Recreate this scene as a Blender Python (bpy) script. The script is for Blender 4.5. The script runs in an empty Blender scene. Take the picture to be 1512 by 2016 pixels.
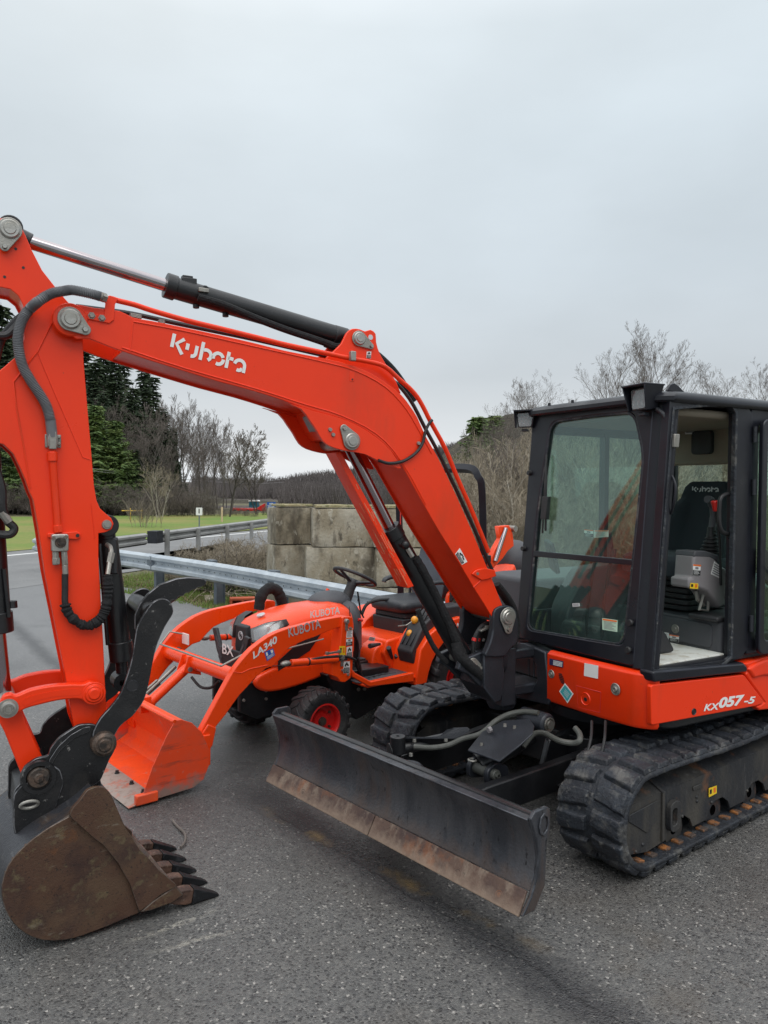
import bpy, bmesh, math, random
from mathutils import Matrix, Vector, noise
from math import radians as rad, sin, cos, pi
random.seed(7)
sc = bpy.context.scene
C = sc.collection
V = Vector
# ------------------------------------------------------------ camera
CPOS = V((4.39829, 3.13860, 1.92250))
FW = V((-0.62363639, -0.78115796, -0.02949398)); RT = V((-0.78159781, 0.62375134, 0.00625604)); UP = V((-0.01350996, -0.02695393, 0.99954538))
FPX = 1542.374
cam = bpy.data.cameras.new("Camera"); co = bpy.data.objects.new("Camera", cam); C.objects.link(co)
mm = Matrix((RT, UP, -FW)).transposed().to_4x4(); mm.translation = CPOS
co.matrix_world = mm
cam.sensor_fit = 'AUTO'; cam.sensor_width = 36.0; cam.lens = FPX/2016*36; cam.clip_start = .05; cam.clip_end = 5000
sc.camera = co
# ------------------------------------------------------------ world, sun, exposure
w = bpy.data.worlds.new("World"); sc.world = w; w.use_nodes = True
nt = w.node_tree; nt.nodes.clear()
def nd(nt, t, **k):
    n = nt.nodes.new(t)
    for a, b in k.items(): setattr(n, a, b)
    return n
out = nd(nt, 'ShaderNodeOutputWorld'); bg = nd(nt, 'ShaderNodeBackground'); bg.inputs[1].default_value = 1.0
sky = nd(nt, 'ShaderNodeTexSky', sky_type='NISHITA', sun_disc=False, sun_elevation=rad(48), sun_rotation=rad(200), air_density=1.5, dust_density=4)
skm = nd(nt, 'ShaderNodeVectorMath', operation='SCALE'); skm.inputs['Scale'].default_value = 0.07
nt.links.new(sky.outputs[0], skm.inputs[0])
tc = nd(nt, 'ShaderNodeTexCoord'); sx = nd(nt, 'ShaderNodeSeparateXYZ'); nt.links.new(tc.outputs['Generated'], sx.inputs[0])
rp = nd(nt, 'ShaderNodeValToRGB'); nt.links.new(sx.outputs[2], rp.inputs[0])
els = [(0.0, (.80, .85, .90)), (.03, (.93, .96, .98)), (.07, (.74, .785, .825)), (.14, (.61, .665, .715)), (.26, (.63, .705, .765)), (.40, (.68, .765, .825)), (.50, (.74, .825, .88)), (.62, (1.1, 1.16, 1.22)), (1.0, (1.85, 1.9, 1.95))]
cr = rp.color_ramp
cr.elements[0].position, cr.elements[0].color = els[0][0], (*els[0][1], 1)
cr.elements[1].position, cr.elements[1].color = els[-1][0], (*els[-1][1], 1)
for p_, c_ in els[1:-1]:
    e = cr.elements.new(p_); e.color = (*c_, 1)
mp = nd(nt, 'ShaderNodeMapping'); mp.inputs['Scale'].default_value = (1.5, 1.5, 3.6); nt.links.new(tc.outputs['Generated'], mp.inputs[0])
nz = nd(nt, 'ShaderNodeTexNoise'); nz.inputs['Scale'].default_value = 1.7; nz.inputs['Detail'].default_value = 5; nz.inputs['Roughness'].default_value = .5; nt.links.new(mp.outputs[0], nz.inputs['Vector'])
mr = nd(nt, 'ShaderNodeMapRange'); mr.inputs[1].default_value = .3; mr.inputs[2].default_value = .7; mr.inputs[3].default_value = .93; mr.inputs[4].default_value = 1.07; nt.links.new(nz.outputs[0], mr.inputs[0])
ml = nd(nt, 'ShaderNodeVectorMath', operation='SCALE'); nt.links.new(rp.outputs[0], ml.inputs[0]); nt.links.new(mr.outputs[0], ml.inputs['Scale'])
mx = nd(nt, 'ShaderNodeMix', data_type='RGBA'); mx.inputs[0].default_value = .93
nt.links.new(skm.outputs[0], mx.inputs[6]); nt.links.new(ml.outputs[0], mx.inputs[7])
nt.links.new(mx.outputs[2], bg.inputs[0]); nt.links.new(bg.outputs[0], out.inputs[0])
sun = bpy.data.lights.new("Sun", 'SUN'); sun.energy = 1.3; sun.angle = rad(50); sun.color = (1, .97, .93)
so = bpy.data.objects.new("Sun", sun); C.objects.link(so)
so.rotation_euler = (rad(35), 0, rad(150))
sc.view_settings.view_transform = 'Standard'; sc.view_settings.look = 'None'; sc.view_settings.exposure = 0.0; sc.view_settings.gamma = 1
sc.cycles.max_bounces = 8; sc.cycles.transparent_max_bounces = 16
# ------------------------------------------------------------ frames
def RZ(a): return Matrix.Rotation(a, 4, 'Z')
I4 = Matrix.Identity(4)
FU = I4                                              # undercarriage = world
FH = RZ(rad(-7.576))                                 # slewed upper structure
FS = FH @ Matrix.Translation((1.15, 0, 0)) @ RZ(rad(-2.365))   # swing boom
FB = RZ(rad(1.907))                                  # blade
sh = Matrix.Identity(4); sh[0][2] = -.088; sh[0][3] = .088*1.05
FC = FH @ sh                                         # raked cab front
FT = Matrix.Translation((-.162, -2.108, 0)) @ RZ(rad(1.743))   # compact tractor
def P(F, ax, val, u, v):
    """where the sight line through a photograph pixel meets a plane of a local frame"""
    Fi = F.inverted(); d = FW + RT*((u-756)/FPX) - UP*((v-1008)/FPX)
    c0 = Fi @ CPOS; d0 = Fi.to_3x3() @ d
    return c0 + d0*((val-c0[ax])/d0[ax])
def Q2(F, ax, val, pts):
    r = []
    for u, v in pts:
        p = P(F, ax, val, u, v); r.append(tuple(p[i] for i in range(3) if i != ax))
    return r
def Z(o, s, pts): return [(o[0]+x/s, o[1]+y/s) for x, y in pts]
def gp(u, D, z=0.0):
    """ground point at sight depth D below photograph column u"""
    d = FW + RT*((u-756)/FPX); p = CPOS + d*D; return V((p.x, p.y, z))
# ------------------------------------------------------------ geometry helpers
def smooth(pts, n=5, closed=False):
    P_ = [V(p) for p in pts]; N = len(P_); r = []
    rng = N if closed else N-1
    for i in range(rng):
        if closed: a, b, c, d = P_[(i-1) % N], P_[i], P_[(i+1) % N], P_[(i+2) % N]
        else: a, b, c, d = P_[max(i-1, 0)], P_[i], P_[i+1], P_[min(i+2, N-1)]
        for k in range(n):
            t = k/n
            r.append(.5*((2*b)+(c-a)*t+(2*a-5*b+4*c-d)*t*t+(3*b-a-3*c+d)*t**3))
    if not closed: r.append(P_[-1])
    return [tuple(p) for p in r]
def roundp(pts, r, n=4):
    o = []; N = len(pts)
    for i, p in enumerate(pts):
        a, b, c = V(pts[i-1]), V(p), V(pts[(i+1) % N]); rr = r[i] if isinstance(r, (list, tuple)) else r
        da, dc = (a-b), (c-b); la, lc = da.length, dc.length; q = min(rr, la*.48, lc*.48)
        s, e = b+da.normalized()*q, b+dc.normalized()*q
        for k in range(n+1):
            t = k/n; o.append(tuple(s*(1-t)**2+b*2*t*(1-t)+e*t*t))
    return o
def area(p): return .5*sum(p[i-1][0]*p[i][1]-p[i][0]*p[i-1][1] for i in range(len(p)))
def inset(pts, d):
    s = 1 if area(pts) > 0 else -1; o = []; N = len(pts)
    for i in range(N):
        a, b, c = V(pts[i-1][:2]), V(pts[i][:2]), V(pts[(i+1) % N][:2])
        t = (b-a).normalized()+(c-b).normalized()
        if t.length < 1e-6: t = (b-a)
        t.normalize(); n = V((-t.y, t.x))*s; o.append(tuple(b+n*d))
    return o
def circ(cx, cy, r, n=24, a0=0, a1=2*pi):
    full = abs(a1-a0-2*pi) < 1e-6
    return [(cx+r*cos(a0+(a1-a0)*i/(n if full else n-1)), cy+r*sin(a0+(a1-a0)*i/(n if full else n-1))) for i in range(n)]
EDGE = {}
SPLIT = {'bolt', 'speaker', 'frame_plate', 'hole', 'reflector', 'roof_stud', 'rubber_stop', 'hinge', 'air_slot', 'air_intake', 'guard_slot', 'console_slot', 'wheel_bolt', 'swing_fork', 'hydraulic_hose', 'pipe_fitting', 'slot', 'mat_rib', 'cylinder_bracket', 'lifting_hole', 'cylinder_lug', 'arm_cylinder_lug', 'side_shroud', 'quick_coupler', 'hinge_bracket', 'weld_bead', 'panel_seam', 'pin_boss', 'paint_scratches'}
class MB:
    def __init__(s, F=I4): s.F = F; s.v = []; s.f = []; s.m = []; s.mi = 0
    def add(s, vs, fs):
        b = len(s.v); F = s.F; s.v += [F @ V(v) for v in vs]; s.f += [[b+i for i in f] for f in fs]; s.m += [s.mi]*len(fs); return s
    def prism(s, pts, t0, t1, ax=1, top=None):
        def mk(p, t): return (p[0], t, p[1]) if ax == 1 else ((t, p[0], p[1]) if ax == 0 else (p[0], p[1], t))
        n = len(pts); top = top or pts
        vs = [mk(p, t0) for p in pts]+[mk(p, t1) for p in top]
        return s.add(vs, [list(range(n)), list(range(2*n-1, n-1, -1))]+[[i, (i+1) % n, n+(i+1) % n, n+i] for i in range(n)])
    def ring(s, o, i_, t0, t1, ax=1):
        def mk(p, t): return (p[0], t, p[1]) if ax == 1 else ((t, p[0], p[1]) if ax == 0 else (p[0], p[1], t))
        n = len(o); vs = [mk(p, t0) for p in o]+[mk(p, t0) for p in i_]+[mk(p, t1) for p in o]+[mk(p, t1) for p in i_]
        f = []
        for k in range(n):
            j = (k+1) % n
            f += [[k, j, n+j, n+k], [2*n+k, 3*n+k, 3*n+j, 2*n+j], [k, 2*n+k, 2*n+j, j], [n+k, n+j, 3*n+j, 3*n+k]]
        return s.add(vs, f)
    def box(s, x0, x1, y0, y1, z0, z1):
        return s.prism([(x0, y0), (x1, y0), (x1, y1), (x0, y1)], z0, z1, 2)
    def obox(s, c, size, R=None):
        F = s.F; s.F = F @ Matrix.Translation(c) @ (R.to_4x4() if R is not None else I4)
        a, b, d = size; s.box(-a/2, a/2, -b/2, b/2, -d/2, d/2); s.F = F; return s
    def loft(s, secs, caps=True, closed=True):
        n = len(secs[0]); vs = [p for q in secs for p in q]; f = []
        for a in range(len(secs)-1):
            for k in range(n if closed else n-1):
                j = (k+1) % n; f.append([a*n+k, a*n+j, (a+1)*n+j, (a+1)*n+k])
        if caps and closed: f += [list(range(n)), [len(vs)-1-i for i in range(n)]]
        return s.add(vs, f)
    def tube(s, path, r, n=10, caps=True, flat=1.0):
        pts = [V(p) for p in path]
        if len(pts) < 2: return s
        secs = []; T = (pts[1]-pts[0]).normalized(); up = V((0, 0, 1)) if abs(T.z) < .9 else V((1, 0, 0))
        N = T.cross(up).normalized()
        for i, p in enumerate(pts):
            t = (pts[min(i+1, len(pts)-1)]-pts[max(i-1, 0)])
            if t.length < 1e-9: t = T
            t.normalize(); N = (N-t*N.dot(t))
            N = N.normalized() if N.length > 1e-6 else t.orthogonal().normalized()
            B = t.cross(N); rr = r[i] if isinstance(r, (list, tuple)) else r
            secs.append([tuple(p+N*rr*cos(2*pi*k/n)+B*rr*flat*sin(2*pi*k/n)) for k in range(n)])
        return s.loft(secs, caps)
    def cyl(s, a, b, r, r2=None, n=24): return s.tube([a, b], [r, r if r2 is None else r2], n)
    def lathe(s, prof, c, ax='y', n=32):
        secs = []
        for k in range(n):
            a = 2*pi*k/n
            if ax == 'y': secs.append([(c[0]+r*cos(a), c[1]+t, c[2]+r*sin(a)) for r, t in prof])
            elif ax == 'z': secs.append([(c[0]+r*cos(a), c[1]+r*sin(a), c[2]+t) for r, t in prof])
            else: secs.append([(c[0]+t, c[1]+r*cos(a), c[2]+r*sin(a)) for r, t in prof])
        secs.append(secs[0]); return s.loft(secs, False, False)
    def sphere(s, c, r, sc_=(1, 1, 1), n=16):
        prof = [(max(r*sin(pi*i/10), 1e-4), -r*cos(pi*i/10)) for i in range(11)]
        F = s.F; s.F = F @ Matrix.Translation(c) @ Matrix.Diagonal((*sc_, 1)); s.lathe(prof, (0, 0, 0), 'z', n); s.F = F; return s
    def build(s, name, mats, parent=None, bevel=0, seg=2, ang=35, smooth_=True, kind=None, label=None, cat=None, group=None):
        if not isinstance(mats, (list, tuple)): mats = [mats]
        if name in SPLIT and parent is not None:
            par = list(range(len(s.v)))
            def fd(a):
                while par[a] != a: par[a] = par[par[a]]; a = par[a]
                return a
            for f in s.f:
                for i in f[1:]: par[fd(i)] = fd(f[0])
            gr = {}
            for f in s.f: gr.setdefault(fd(f[0]), []).append(f)
            if len(gr) > 1:
                for fs in gr.values():
                    ids = sorted({i for f in fs for i in f}); mp_ = {i: k for k, i in enumerate(ids)}
                    c = MB(); c.v = [s.v[i] for i in ids]; c.f = [[mp_[i] for i in f] for f in fs]; c.m = [0]*len(fs)
                    last = c.build(name, mats, parent, bevel, seg, ang, smooth_)
                return last
        while parent is not None and parent.parent and parent.parent.parent: parent = parent.parent
        me = bpy.data.meshes.new(name)
        W = None
        if parent is not None:
            r = parent
            while r.parent: r = r.parent
            W = r.matrix_basis.inverted(); vs = [W @ v for v in s.v]; loc = None
        elif kind == 'structure': vs = s.v; loc = None
        else:
            xs = [v.x for v in s.v]; ys = [v.y for v in s.v]; loc = V(((min(xs)+max(xs))/2, (min(ys)+max(ys))/2, min(v.z for v in s.v))); vs = [v-loc for v in s.v]
        me.from_pydata([tuple(v) for v in vs], [], s.f)
        for m_ in mats: me.materials.append(m_)
        if len(mats) > 1: me.polygons.foreach_set('material_index', s.m)
        bm = bmesh.new(); bm.from_mesh(me); bmesh.ops.remove_doubles(bm, verts=bm.verts, dist=1e-5); bmesh.ops.recalc_face_normals(bm, faces=bm.faces)
        for f in bm.faces: f.smooth = smooth_
        bm.to_mesh(me); bm.free()
        if smooth_: me.set_sharp_from_angle(angle=rad(ang))
        o = bpy.data.objects.new(name, me); C.objects.link(o)
        if parent is not None: o.parent = parent
        elif loc is not None: o.location = loc
        if bevel:
            b = o.modifiers.new('bevel', 'BEVEL'); b.width = bevel; b.segments = seg; b.limit_method = 'ANGLE'; b.angle_limit = rad(40)
            if EDGE.get(mats[0].name) and name not in ('pin_boss', 'coupler_body'): me.materials.append(EDGE[mats[0].name]); b.material = len(me.materials)-1
        if kind: o['kind'] = kind
        if label: o['label'] = label
        if cat: o['category'] = cat
        if group: o['group'] = group
        return o
def thing(name, label, cat, M=I4, group=None):
    o = bpy.data.objects.new(name, None); C.objects.link(o); o.matrix_basis = M; o.empty_display_size = .2
    o['label'] = label; o['category'] = cat
    if group: o['group'] = group
    return o
def dup(root, M, label=None, group=None):
    r = root.copy(); C.objects.link(r); r.matrix_basis = M
    if label: r['label'] = label
    if group: r['group'] = group
    for ch in list(root.children):
        c = ch.copy(); C.objects.link(c); c.parent = r
        for g in ch.children:
            d = g.copy(); C.objects.link(d); d.parent = c
    return r
# ------------------------------------------------------------ materials
def mat(name, c, rough=.5, metal=0, layers=(), bump=0, bsc=40, coat=0, rvar=0, rsc=6, spec=.5, bdet=6):
    """layers: (colour, scale, lo, hi, amount[, stretch xyz]) noise masks laid over the base colour"""
    m = bpy.data.materials.new(name); m.use_nodes = True; t = m.node_tree; b = t.nodes['Principled BSDF']
    b.inputs['Base Color'].default_value = (*c, 1); b.inputs['Roughness'].default_value = rough; b.inputs['Metallic'].default_value = metal
    b.inputs['Specular IOR Level'].default_value = spec
    if coat: b.inputs['Coat Weight'].default_value = coat; b.inputs['Coat Roughness'].default_value = .12
    tc = nd(t, 'ShaderNodeTexCoord'); prev = None
    oi = nd(t, 'ShaderNodeObjectInfo'); om = nd(t, 'ShaderNodeMath', operation='MULTIPLY'); om.inputs[1].default_value = 61.0; t.links.new(oi.outputs['Random'], om.inputs[0]); ov = nd(t, 'ShaderNodeVectorMath', operation='ADD'); t.links.new(tc.outputs['Object'], ov.inputs[0]); t.links.new(om.outputs[0], ov.inputs[1])
    for L in layers:
        col, s_, lo, hi, am = L[:5]
        src = ov.outputs[0]
        if len(L) > 5:
            mp = nd(t, 'ShaderNodeMapping'); mp.inputs['Scale'].default_value = L[5]; t.links.new(src, mp.inputs[0]); src = mp.outputs[0]
        n = nd(t, 'ShaderNodeTexNoise'); n.inputs['Scale'].default_value = s_; n.inputs['Detail'].default_value = 8; n.inputs['Roughness'].default_value = .62; t.links.new(src, n.inputs['Vector'])
        r = nd(t, 'ShaderNodeMapRange'); r.inputs[1].default_value = lo; r.inputs[2].default_value = hi; r.inputs[3].default_value = 0; r.inputs[4].default_value = am; t.links.new(n.outputs[0], r.inputs[0])
        x = nd(t, 'ShaderNodeMix', data_type='RGBA'); t.links.new(r.outputs[0], x.inputs[0])
        if prev is None: x.inputs[6].default_value = (*c, 1)
        else: t.links.new(prev, x.inputs[6])
        x.inputs[7].default_value = (*col, 1); prev = x.outputs[2]
    if prev is not None: t.links.new(prev, b.inputs['Base Color'])
    if rvar:
        n = nd(t, 'ShaderNodeTexNoise'); n.inputs['Scale'].default_value = rsc; n.inputs['Detail'].default_value = 5; t.links.new(tc.outputs['Object'], n.inputs['Vector'])
        r = nd(t, 'ShaderNodeMapRange'); r.inputs[1].default_value = .3; r.inputs[2].default_value = .7; r.inputs[3].default_value = max(rough-rvar, .03); r.inputs[4].default_value = min(rough+rvar, 1); t.links.new(n.outputs[0], r.inputs[0]); t.links.new(r.outputs[0], b.inputs['Roughness'])
    if bump:
        n = nd(t, 'ShaderNodeTexNoise'); n.inputs['Scale'].default_value = bsc; n.inputs['Detail'].default_value = bdet; t.links.new(tc.outputs['Object'], n.inputs['Vector'])
        u = nd(t, 'ShaderNodeBump'); u.inputs['Strength'].default_value = bump; u.inputs['Distance'].default_value = .01; t.links.new(n.outputs[0], u.inputs['Height']); t.links.new(u.outputs[0], b.inputs['Normal'])
    return m
ORG = (.86, .040, .0030)
M = dict(
 orange=mat('orange_paint', ORG, .38, 0, [((.72, .030, .003), 1.6, .45, .70, .6), ((.50, .05, .015), 3.0, .55, .72, .45, (1, 1, .35)), ((.30, .06, .03), 42, .68, .74, .55), ((.85, .25, .15), 120, .73, .78, .4)], .05, 160, .12, .12, 5, .36),
 orange2=mat('tractor_orange', (.92, .066, .005), .32, 0, [((.80, .058, .010), 3, .45, .75, .35), ((.95, .25, .15), 90, .70, .76, .35)], .05, 200, .22, .1, 7, .4),
 bucketorange=mat('scuffed_orange', (.93, .095, .018), .42, 0, [((.60, .10, .06), 4, .48, .7, .6), ((.45, .30, .24), 14, .60, .72, .7), ((.16, .07, .05), 30, .66, .75, .6, (1, 1, 3))], .1, 60, 0, .1),
 bucketside=mat('scuffed_bucket_side', (.84, .070, .014), .42, 0, [((.60, .10, .06), 4, .48, .7, .6), ((.45, .30, .24), 14, .62, .72, .6), ((.10, .05, .04), 9, .56, .70, .7, (.3, 1, 2))], .1, 60),
 scratch=mat('bare_scratch', (.75, .38, .22), .6),
 lip=mat('worn_steel_lip', (.36, .31, .27), .5, .4, [((.5, .12, .06), 9, .5, .6, .8), ((.2, .15, .12), 30, .5, .7, .6)], .2, 60),
 red=mat('red_paint', (.55, .012, .01), .35, 0, [((.35, .01, .01), 5, .5, .7, .6)], 0, 40, .2),
 black=mat('black_paint', (.007, .0075, .009), .42, 0, [((.022, .022, .024), 6, .5, .75, .6), ((.10, .095, .09), 55, .66, .74, .35)], .08, 120, .15, .12),
 cast=mat('dark_cast_iron', (.012, .014, .019), .5, 0, [((.026, .029, .038), 5, .45, .7, .7), ((.10, .09, .08), 26, .66, .75, .5)], .25, 160, 0, .1),
 scuffblack=mat('scuffed_black', (.006, .006, .007), .46, 0, [((.030, .028, .027), 8, .5, .8, .7), ((.05, .045, .04), 3, .6, .7, .4), ((.20, .19, .18), 34, .64, .70, .75, (1, 1, 1))], .15, 110, .1, .12),
 cab=mat('cab_paint', (.0085, .0095, .014), .38, 0, [((.016, .018, .026), 3, .45, .7, .6), ((.07, .07, .07), 70, .70, .76, .25), ((.05, .048, .045), 2.2, .60, .75, .25)], .04, 180, 0, .12, 5, .38),
 plastic=mat('grey_plastic', (.060, .062, .070), .55, 0, [((.08, .08, .085), 8, .45, .7, .5)], .2, 300),
 darkplastic=mat('dark_plastic', (.022, .022, .025), .55, 0, [((.045, .044, .042), 9, .5, .75, .6)], .2, 300),
 lightplastic=mat('pale_grey_plastic', (.23, .215, .22), .5, 0, [((.22, .20, .21), 8, .45, .7, .5)], .1, 300),
 beige=mat('headliner', (.30, .26, .20), .85, 0, [((.24, .21, .16), 6, .4, .7, .5)], .2, 200),
 vinyl=mat('seat_vinyl', (.020, .022, .026), .42, 0, [((.04, .042, .05), 12, .4, .7, .5)], .2, 350),
 vinylgrey=mat('grey_seat_vinyl', (.075, .083, .10), .5, 0, [((.075, .08, .095), 12, .4, .7, .5)], .2, 350),
 fabric=mat('seat_fabric', (.022, .030, .038), .85, 0, [((.026, .032, .04), 30, .4, .7, .6)], .3, 500),
 rubber=mat('track_rubber', (.013, .015, .020), .6, 0, [((.030, .037, .048), 7, .42, .66, .8), ((.12, .115, .105), 8, .54, .68, .7), ((.22, .21, .19), 26, .60, .70, .5), ((.012, .012, .013), 24, .55, .65, .6)], .7, 55, 0, .12, 9),
 tyre=mat('tyre_rubber', (.016, .016, .018), .6, 0, [((.045, .042, .04), 9, .48, .7, .8), ((.12, .11, .10), 22, .62, .72, .5)], .4, 80, 0, .12),
 frame=mat('muddy_track_frame', (.020, .021, .024), .55, 0, [((.07, .062, .05), 4, .45, .68, .85, (1, 1, .35)), ((.17, .07, .03), 6, .60, .70, .7), ((.11, .105, .10), 30, .60, .70, .5, (1, 1, .15))], .3, 60, 0, .15),
 blade=mat('blade_steel', (.026, .029, .036), .40, .1, [((.075, .074, .080), 6, .44, .64, .8, (1, 1, .10)), ((.075, .048, .038), 9, .52, .70, .8, (1, 1, .16)), ((.004, .004, .005), 34, .60, .66, .95, (1, 1, .45)), ((.17, .14, .12), 50, .66, .73, .6, (1, 1, .06)), ((.09, .09, .10), 2.2, .5, .68, .5)], .25, 70, 0, .12),
 linkrust=mat('rusty_track_link', (.32, .12, .03), .7, 0, [((.05, .04, .035), 11, .42, .56, .95)], .3, 60),
 edge=mat('rusty_cutting_edge', (.115, .070, .052), .62, .15, [((.060, .036, .032), 5, .42, .60, .9), ((.34, .11, .030), 3.0, .56, .70, .8, (1, 1, .6)), ((.27, .21, .16), 14, .53, .68, .7, (1, 1, .15)), ((.03, .022, .02), 40, .62, .70, .8)], .35, 60, 0, .12),
 rust=mat('rusty_bucket_steel', (.080, .040, .024), .55, .2, [((.098, .058, .034), 2.6, .46, .60, .9), ((.040, .020, .017), 4.5, .50, .62, .85), ((.15, .115, .060), 18, .56, .68, .7), ((.018, .013, .012), 90, .58, .66, .8), ((.20, .17, .13), 26, .64, .72, .7, (.25, 1, 1)), ((.16, .06, .02), 7, .62, .72, .7)], .25, 140, 0, .12, 8),
 shell=mat('worn_bucket_shell', (.040, .041, .048), .42, .4, [((.12, .075, .045), 3, .46, .62, .95), ((.18, .17, .17), 18, .56, .7, .6, (1, .15, 1)), ((.02, .02, .022), 9, .55, .7, .7)], .3, 70, 0, .12),
 tooth=mat('tooth_steel', (.012, .013, .015), .4, .3, [((.10, .10, .11), 20, .5, .75, .6)], .2, 90),
 toothrust=mat('tooth_adapter_rust', (.13, .07, .048), .55, .3, [((.05, .028, .022), 14, .42, .60, .9), ((.28, .21, .16), 30, .58, .7, .6)], .3, 90),
 steel=mat('plated_steel', (.42, .41, .38), .38, .85, [((.26, .24, .20), 12, .45, .7, .6)], .1, 100),
 zinc=mat('dull_zinc', (.34, .33, .30), .48, .7, [((.22, .20, .17), 14, .45, .7, .7)], .15, 100),
 pinrust=mat('greasy_pin', (.075, .06, .05), .5, .5, [((.16, .10, .07), 18, .45, .65, .8), ((.02, .02, .02), 24, .5, .6, .8)], .3, 90),
 chrome=mat('chrome_rod', (.40, .36, .37), .12, 1.0, [((.5, .47, .47), 5, .45, .7, .4)]),
 chromedark=mat('smoked_chrome', (.36, .31, .33), .16, 1.0, [((.4, .36, .36), 5, .45, .7, .4)]),
 hose=mat('black_hose', (.012, .012, .013), .5, 0, [((.03, .03, .03), 20, .45, .7, .5)], .2, 200),
 cloth=mat('hose_sleeve', (.008, .008, .009), .9, 0, [((.016, .016, .017), 30, .4, .7, .6)], .8, 50),
 greyhose=mat('grey_hose_guard', (.15, .155, .165), .5, 0, [((.1, .1, .11), 10, .45, .7, .5)], .1, 120),
 olivehose=mat('grey_spiral_hose', (.065, .068, .060), .55, 0, [((.12, .12, .11), 16, .45, .7, .6)], .1, 120),
 galv=mat('galvanised_steel', (.50, .55, .59), .45, .45, [((.28, .33, .38), 3, .42, .66, .7), ((.55, .58, .60), 16, .5, .7, .4), ((.20, .19, .18), 24, .66, .75, .5)], .12, 60, 0, .1),
 galvold=mat('weathered_guardrail', (.34, .34, .33), .6, .3, [((.20, .20, .19), 2, .42, .66, .7)], .1, 60),
 postgal=mat('galvanised_post', (.16, .19, .22), .55, .3, [((.10, .12, .14), 5, .42, .66, .7)], .12, 60),
 white=mat('white_print', (.78, .78, .76), .45), whitedirty=mat('white_floor_mat', (.68, .68, .64), .6, 0, [((.35, .29, .20), 9, .50, .66, .9), ((.5, .5, .45), 3, .45, .7, .5)], .2, 60),
 ink=mat('black_print', (.015, .015, .017), .5), grey=mat('grey_print', (.20, .20, .21), .5), silver=mat('silver_print', (.50, .50, .51), .4, .2),
 yellow=mat('yellow_sticker', (.82, .55, .02), .45), knob=mat('amber_knob', (.80, .33, .02), .35, 0, [], 0, 40, .3), redknob=mat('red_knob', (.62, .02, .015), .35, 0, [], 0, 40, .3),
 teal=mat('teal_sticker', (.05, .36, .38), .45, 0, [((.3, .55, .55), 60, .55, .65, .6, (1, 1, 4))]), blue=mat('blue_sticker', (.02, .10, .42), .45), navy=mat('navy_plate', (.03, .035, .10), .4),
 orangest=mat('orange_print', (.80, .16, .02), .45),
 concrete=mat('weathered_concrete', (.28, .24, .17), .9, 0, [((.40, .37, .30), 2.0, .44, .60, .85, (1, 1, .7)), ((.075, .062, .042), 1.8, .52, .64, .85, (1, 1, .6)), ((.085, .07, .05), 4, .56, .66, .8, (1.3, 1.3, .3)), ((.46, .43, .35), 8, .58, .66, .8, (1, 1, .6)), ((.05, .042, .03), 9, .58, .68, .8, (1, 1, .5))], .9, 22),
 mosstop=mat('mossy_concrete_top', (.36, .30, .17), .95, 0, [((.17, .17, .08), 7, .42, .60, .9), ((.50, .45, .32), 16, .55, .7, .8)], .6, 30),
 brick=mat('red_clay', (.50, .10, .04), .8, 0, [((.32, .07, .035), 10, .45, .65, .6)], .3, 60),
 bark=mat('grey_bark', (.12, .108, .095), .9, 0, [((.15, .14, .125), 6, .45, .65, .6, (1, 1, .3))], .4, 30),
 tealcab=mat('teal_vehicle', (.03, .12, .18), .4),
 darkbark=mat('dark_bark', (.045, .038, .033), .9, 0, [((.08, .07, .06), 6, .45, .65, .6, (1, 1, .3))], .4, 30),
 palebark=mat('pale_bark', (.36, .33, .27), .85, 0, [((.20, .18, .14), 7, .5, .65, .8)], .2, 30),
 twig=mat('bare_twigs', (.175, .148, .13), .9, 0, [((.085, .07, .06), 3, .45, .65, .6)]),
 twigtan=mat('tan_twigs', (.34, .29, .215), .9, 0, [((.15, .12, .09), 3, .45, .65, .7)]),
 needle=mat('spruce_needles', (.034, .056, .027), .8, 0, [((.070, .100, .036), 1.2, .45, .65, .7), ((.016, .026, .016), 3, .5, .65, .7)]),
 needlegreen=mat('pine_needles', (.105, .17, .05), .8, 0, [((.16, .20, .05), 1.4, .45, .62, .8), ((.03, .055, .02), 3, .5, .65, .7)]),
 grass=mat('grass_blades', (.15, .23, .045), .85, 0, [((.26, .24, .11), 1.5, .48, .62, .8)]),
 litter=mat('dead_leaves', (.20, .13, .075), .9, 0, [((.32, .24, .15), 2, .45, .65, .8), ((.10, .065, .04), 5, .5, .65, .7)]),
)
EDGE['scuffed_black'] = mat('worn_black_edge', (.17, .17, .18), .38, .5, [((.02, .02, .022), 14, .48, .58, .9)])
EDGE['rusty_bucket_steel'] = mat('worn_rust_edge', (.14, .11, .09), .45, .4, [((.05, .03, .02), 12, .42, .58, .95)])
EDGE['blade_steel'] = mat('worn_blade_edge', (.10, .105, .12), .35, .4, [((.03, .032, .038), 9, .42, .58, .9)])
EDGE['dark_cast_iron'] = mat('worn_cast_edge', (.045, .05, .062), .4, .2, [((.015, .017, .022), 9, .42, .58, .9)])
EDGE['cab_paint'] = mat('cab_edge', (.020, .022, .032), .32, .1, [((.010, .011, .016), 5, .42, .58, .9)])
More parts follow.
